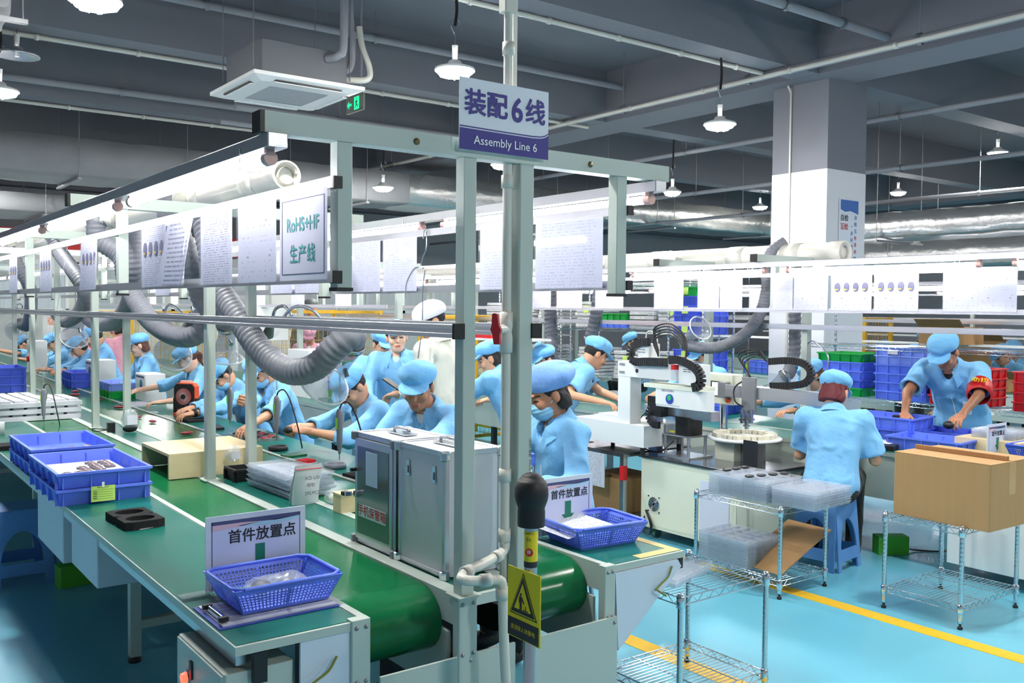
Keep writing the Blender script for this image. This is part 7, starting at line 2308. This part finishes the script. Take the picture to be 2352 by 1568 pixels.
# armband, badge, phone, watch, tool in hand
def local(p, q):
    return p['R'].T @ (np.array(q) - p['loc'])
a_, b_2 = p20['sh'][0], p20['el'][0]
ar_ = MB().lathe([(.076, -.075), (.088, -.07), (.089, 0), (.086, .07), (.076, .075)], a_ + (b_2 - a_) * .80, b_2 - a_, 22).build('armband', MATS['red_plastic'], p20['root'])
mid = a_ + (b_2 - a_) * .80
cdir = unit(local(p20, (0, 0, 1.72)) - mid)
axis = unit(b_2 - a_)
nrm = unit(cdir - axis * (cdir @ axis))
text('助拉', .062, M('ink_yellow', (244, 214, 40), .5), ar_, mid + nrm * .090, np.cross(-axis, nrm), -axis, bold=.0008, lift=.003)
ch_ = hit(p20['fj'], p20['P0'] + p20['U'] * .26 - p20['S'] * .11, p20['F'])
bq = MB().cbox(tuple(ch_ + p20['F'] * .012 + np.array((0, 0, -.06))), (.065, .006, .10), .002)
bo = bq.build('badge', MATS['sign_white'], p20['root'])
MB().cbox(tuple(ch_ + p20['F'] * .017 + np.array((.01, .004, -.065))), (.03, .004, .075), .001).build('badge_card', M('badge_red', (236, 90, 80), .5), bo)
w4 = p4['wr'][0]
MB().lathe([(.030, -.014), (.034, -.012), (.034, .012), (.030, .014)], w4, p4['wr'][0] - p4['el'][0], 14).build('watch', MATS['black_plastic'], p4['root'])
def hand_thing(name, label, cat, loc, mb, mat, rz=0.0):
    return mb.build(name, MATS[mat], None, loc, rz, label=label, cat=cat)
hand_thing('mobile_phone', 'dark mobile phone held between the smiling woman and the cream coat', 'phone', (3.20, 5.66, 1.18), MB().cbox((0, 0, 0), (.075, .15, .009), .003, Matrix.Rotation(.5, 4, 'X')), 'black_plastic', .5)
hand_thing('black_module', 'black part held in the hands of the worker behind the funnel', 'part', (2.37, 5.52, .935), MB().ball((0, 0, 0), (.035, .045, .022), 12, 8), 'black_plastic')
hand_thing('black_module', 'dark module in the armband man hand nearest the red crates', 'part', (6.55, 3.88, .89), MB().cbox((0, 0, 0), (.05, .05, .08), .01), 'black_plastic', .3)
hand_thing('black_module', 'dark module in the other hand of the armband man', 'part', (6.53, 3.46, .90), MB().ball((0, 0, 0), (.035, .04, .03), 12, 8), 'black_plastic')
q_ = p12
nk = [q_['N'] + q_['S'] * .062 * math.sin(a) + q_['F'] * (.02 + .085 * math.cos(a)) - q_['U'] * (.010 + .085 * max(0, math.cos(a))) for a in np.linspace(-1.9, 1.9, 17)]
no = MB().tube(nk, .0022, 5).build('necklace', MATS['brow_dark'], q_['root'])
MB().ball(tuple(nk[8] + q_['F'] * .004 - q_['U'] * .008), .007, 8, 6).build('pendant_stone', MATS['chrome'], no)
# people far off
FAR = dict(hh=.009, h=.019)
worker('pink clad worker with pink cap behind the mesh cage', (3.62, 14.75), 1.44, .2, .2, coat='coat_pink', cap_mat='coat_pink', hair='bob', zip_on=False, pose='stand', **FAR)
worker('second pink clad worker beside the cage at the left', (3.35, 15.3), 1.36, .2, .2, coat='coat_pink', cap_mat='coat_pink', hair='bob', zip_on=False, pose='stand', **FAR)
worker('pink clad worker standing past the masked man', (5.46, 12.0), 1.42, .1, 2.6, coat='coat_pink', cap_mat='coat_pink', hair='bob', pose='stand', size=.95, **FAR)
worker('pink clad woman with bare forearm beside the black column', (5.8, 11.6), 1.42, .1, 2.8, coat='coat_pink', cap_mat='coat_pink', hair='bob', sleeve='rolled', pose='stand', size=.95, **FAR)
worker('dark haired man in grey green standing at the back', (5.92, 12.95), 1.80, .02, 2.5, head=(.1, 0, 0), coat='coat_grey', cap_mat='coat_grey', pose='stand', size=1.05, **FAR)
worker('worker in blue with folded hand left of the smiling woman', (4.05, 7.35), 1.50, .15, 2.9, head=(.4, .2, 0), reach=((4.0, 6.95, 1.02), (3.7, 7.1, 1.0)), pose='stand', hh=.006, h=.013)
worker('far worker in blue cap seen above the shelf crate', (9.6, 9.9), 1.35, .2, 1.0, **FAR)
worker('far worker seen from behind through the yellow cage', (12.87, 7.85), 1.25, .15, -.9, hair='bob', **FAR)
worker('far dark haired worker bending behind the pale crates', (11.0, 6.3), 1.27, .5, L90, head=(.8, 0, 0), hair='bob', **FAR)
worker('far worker facing the camera with a white shirt', (14.3, 8.03), 1.38, .05, 2.2, head=(.05, 0, 0), hair='long', pose='stand', **FAR)
worker('far worker bending behind the armband man shoulder', (12.25, 5.82), 1.28, .45, 1.2, **FAR)
worker('far worker at the right edge with a dark red shirt', (13.4, 6.2), 1.30, .1, 2.2, head=(.5, 0, 0), shirt='navy_cloth', hair='bob', **FAR)
worker('far worker in blue behind the cream coat shelf', (6.9, 8.6), 1.30, .3, -.5, **FAR)
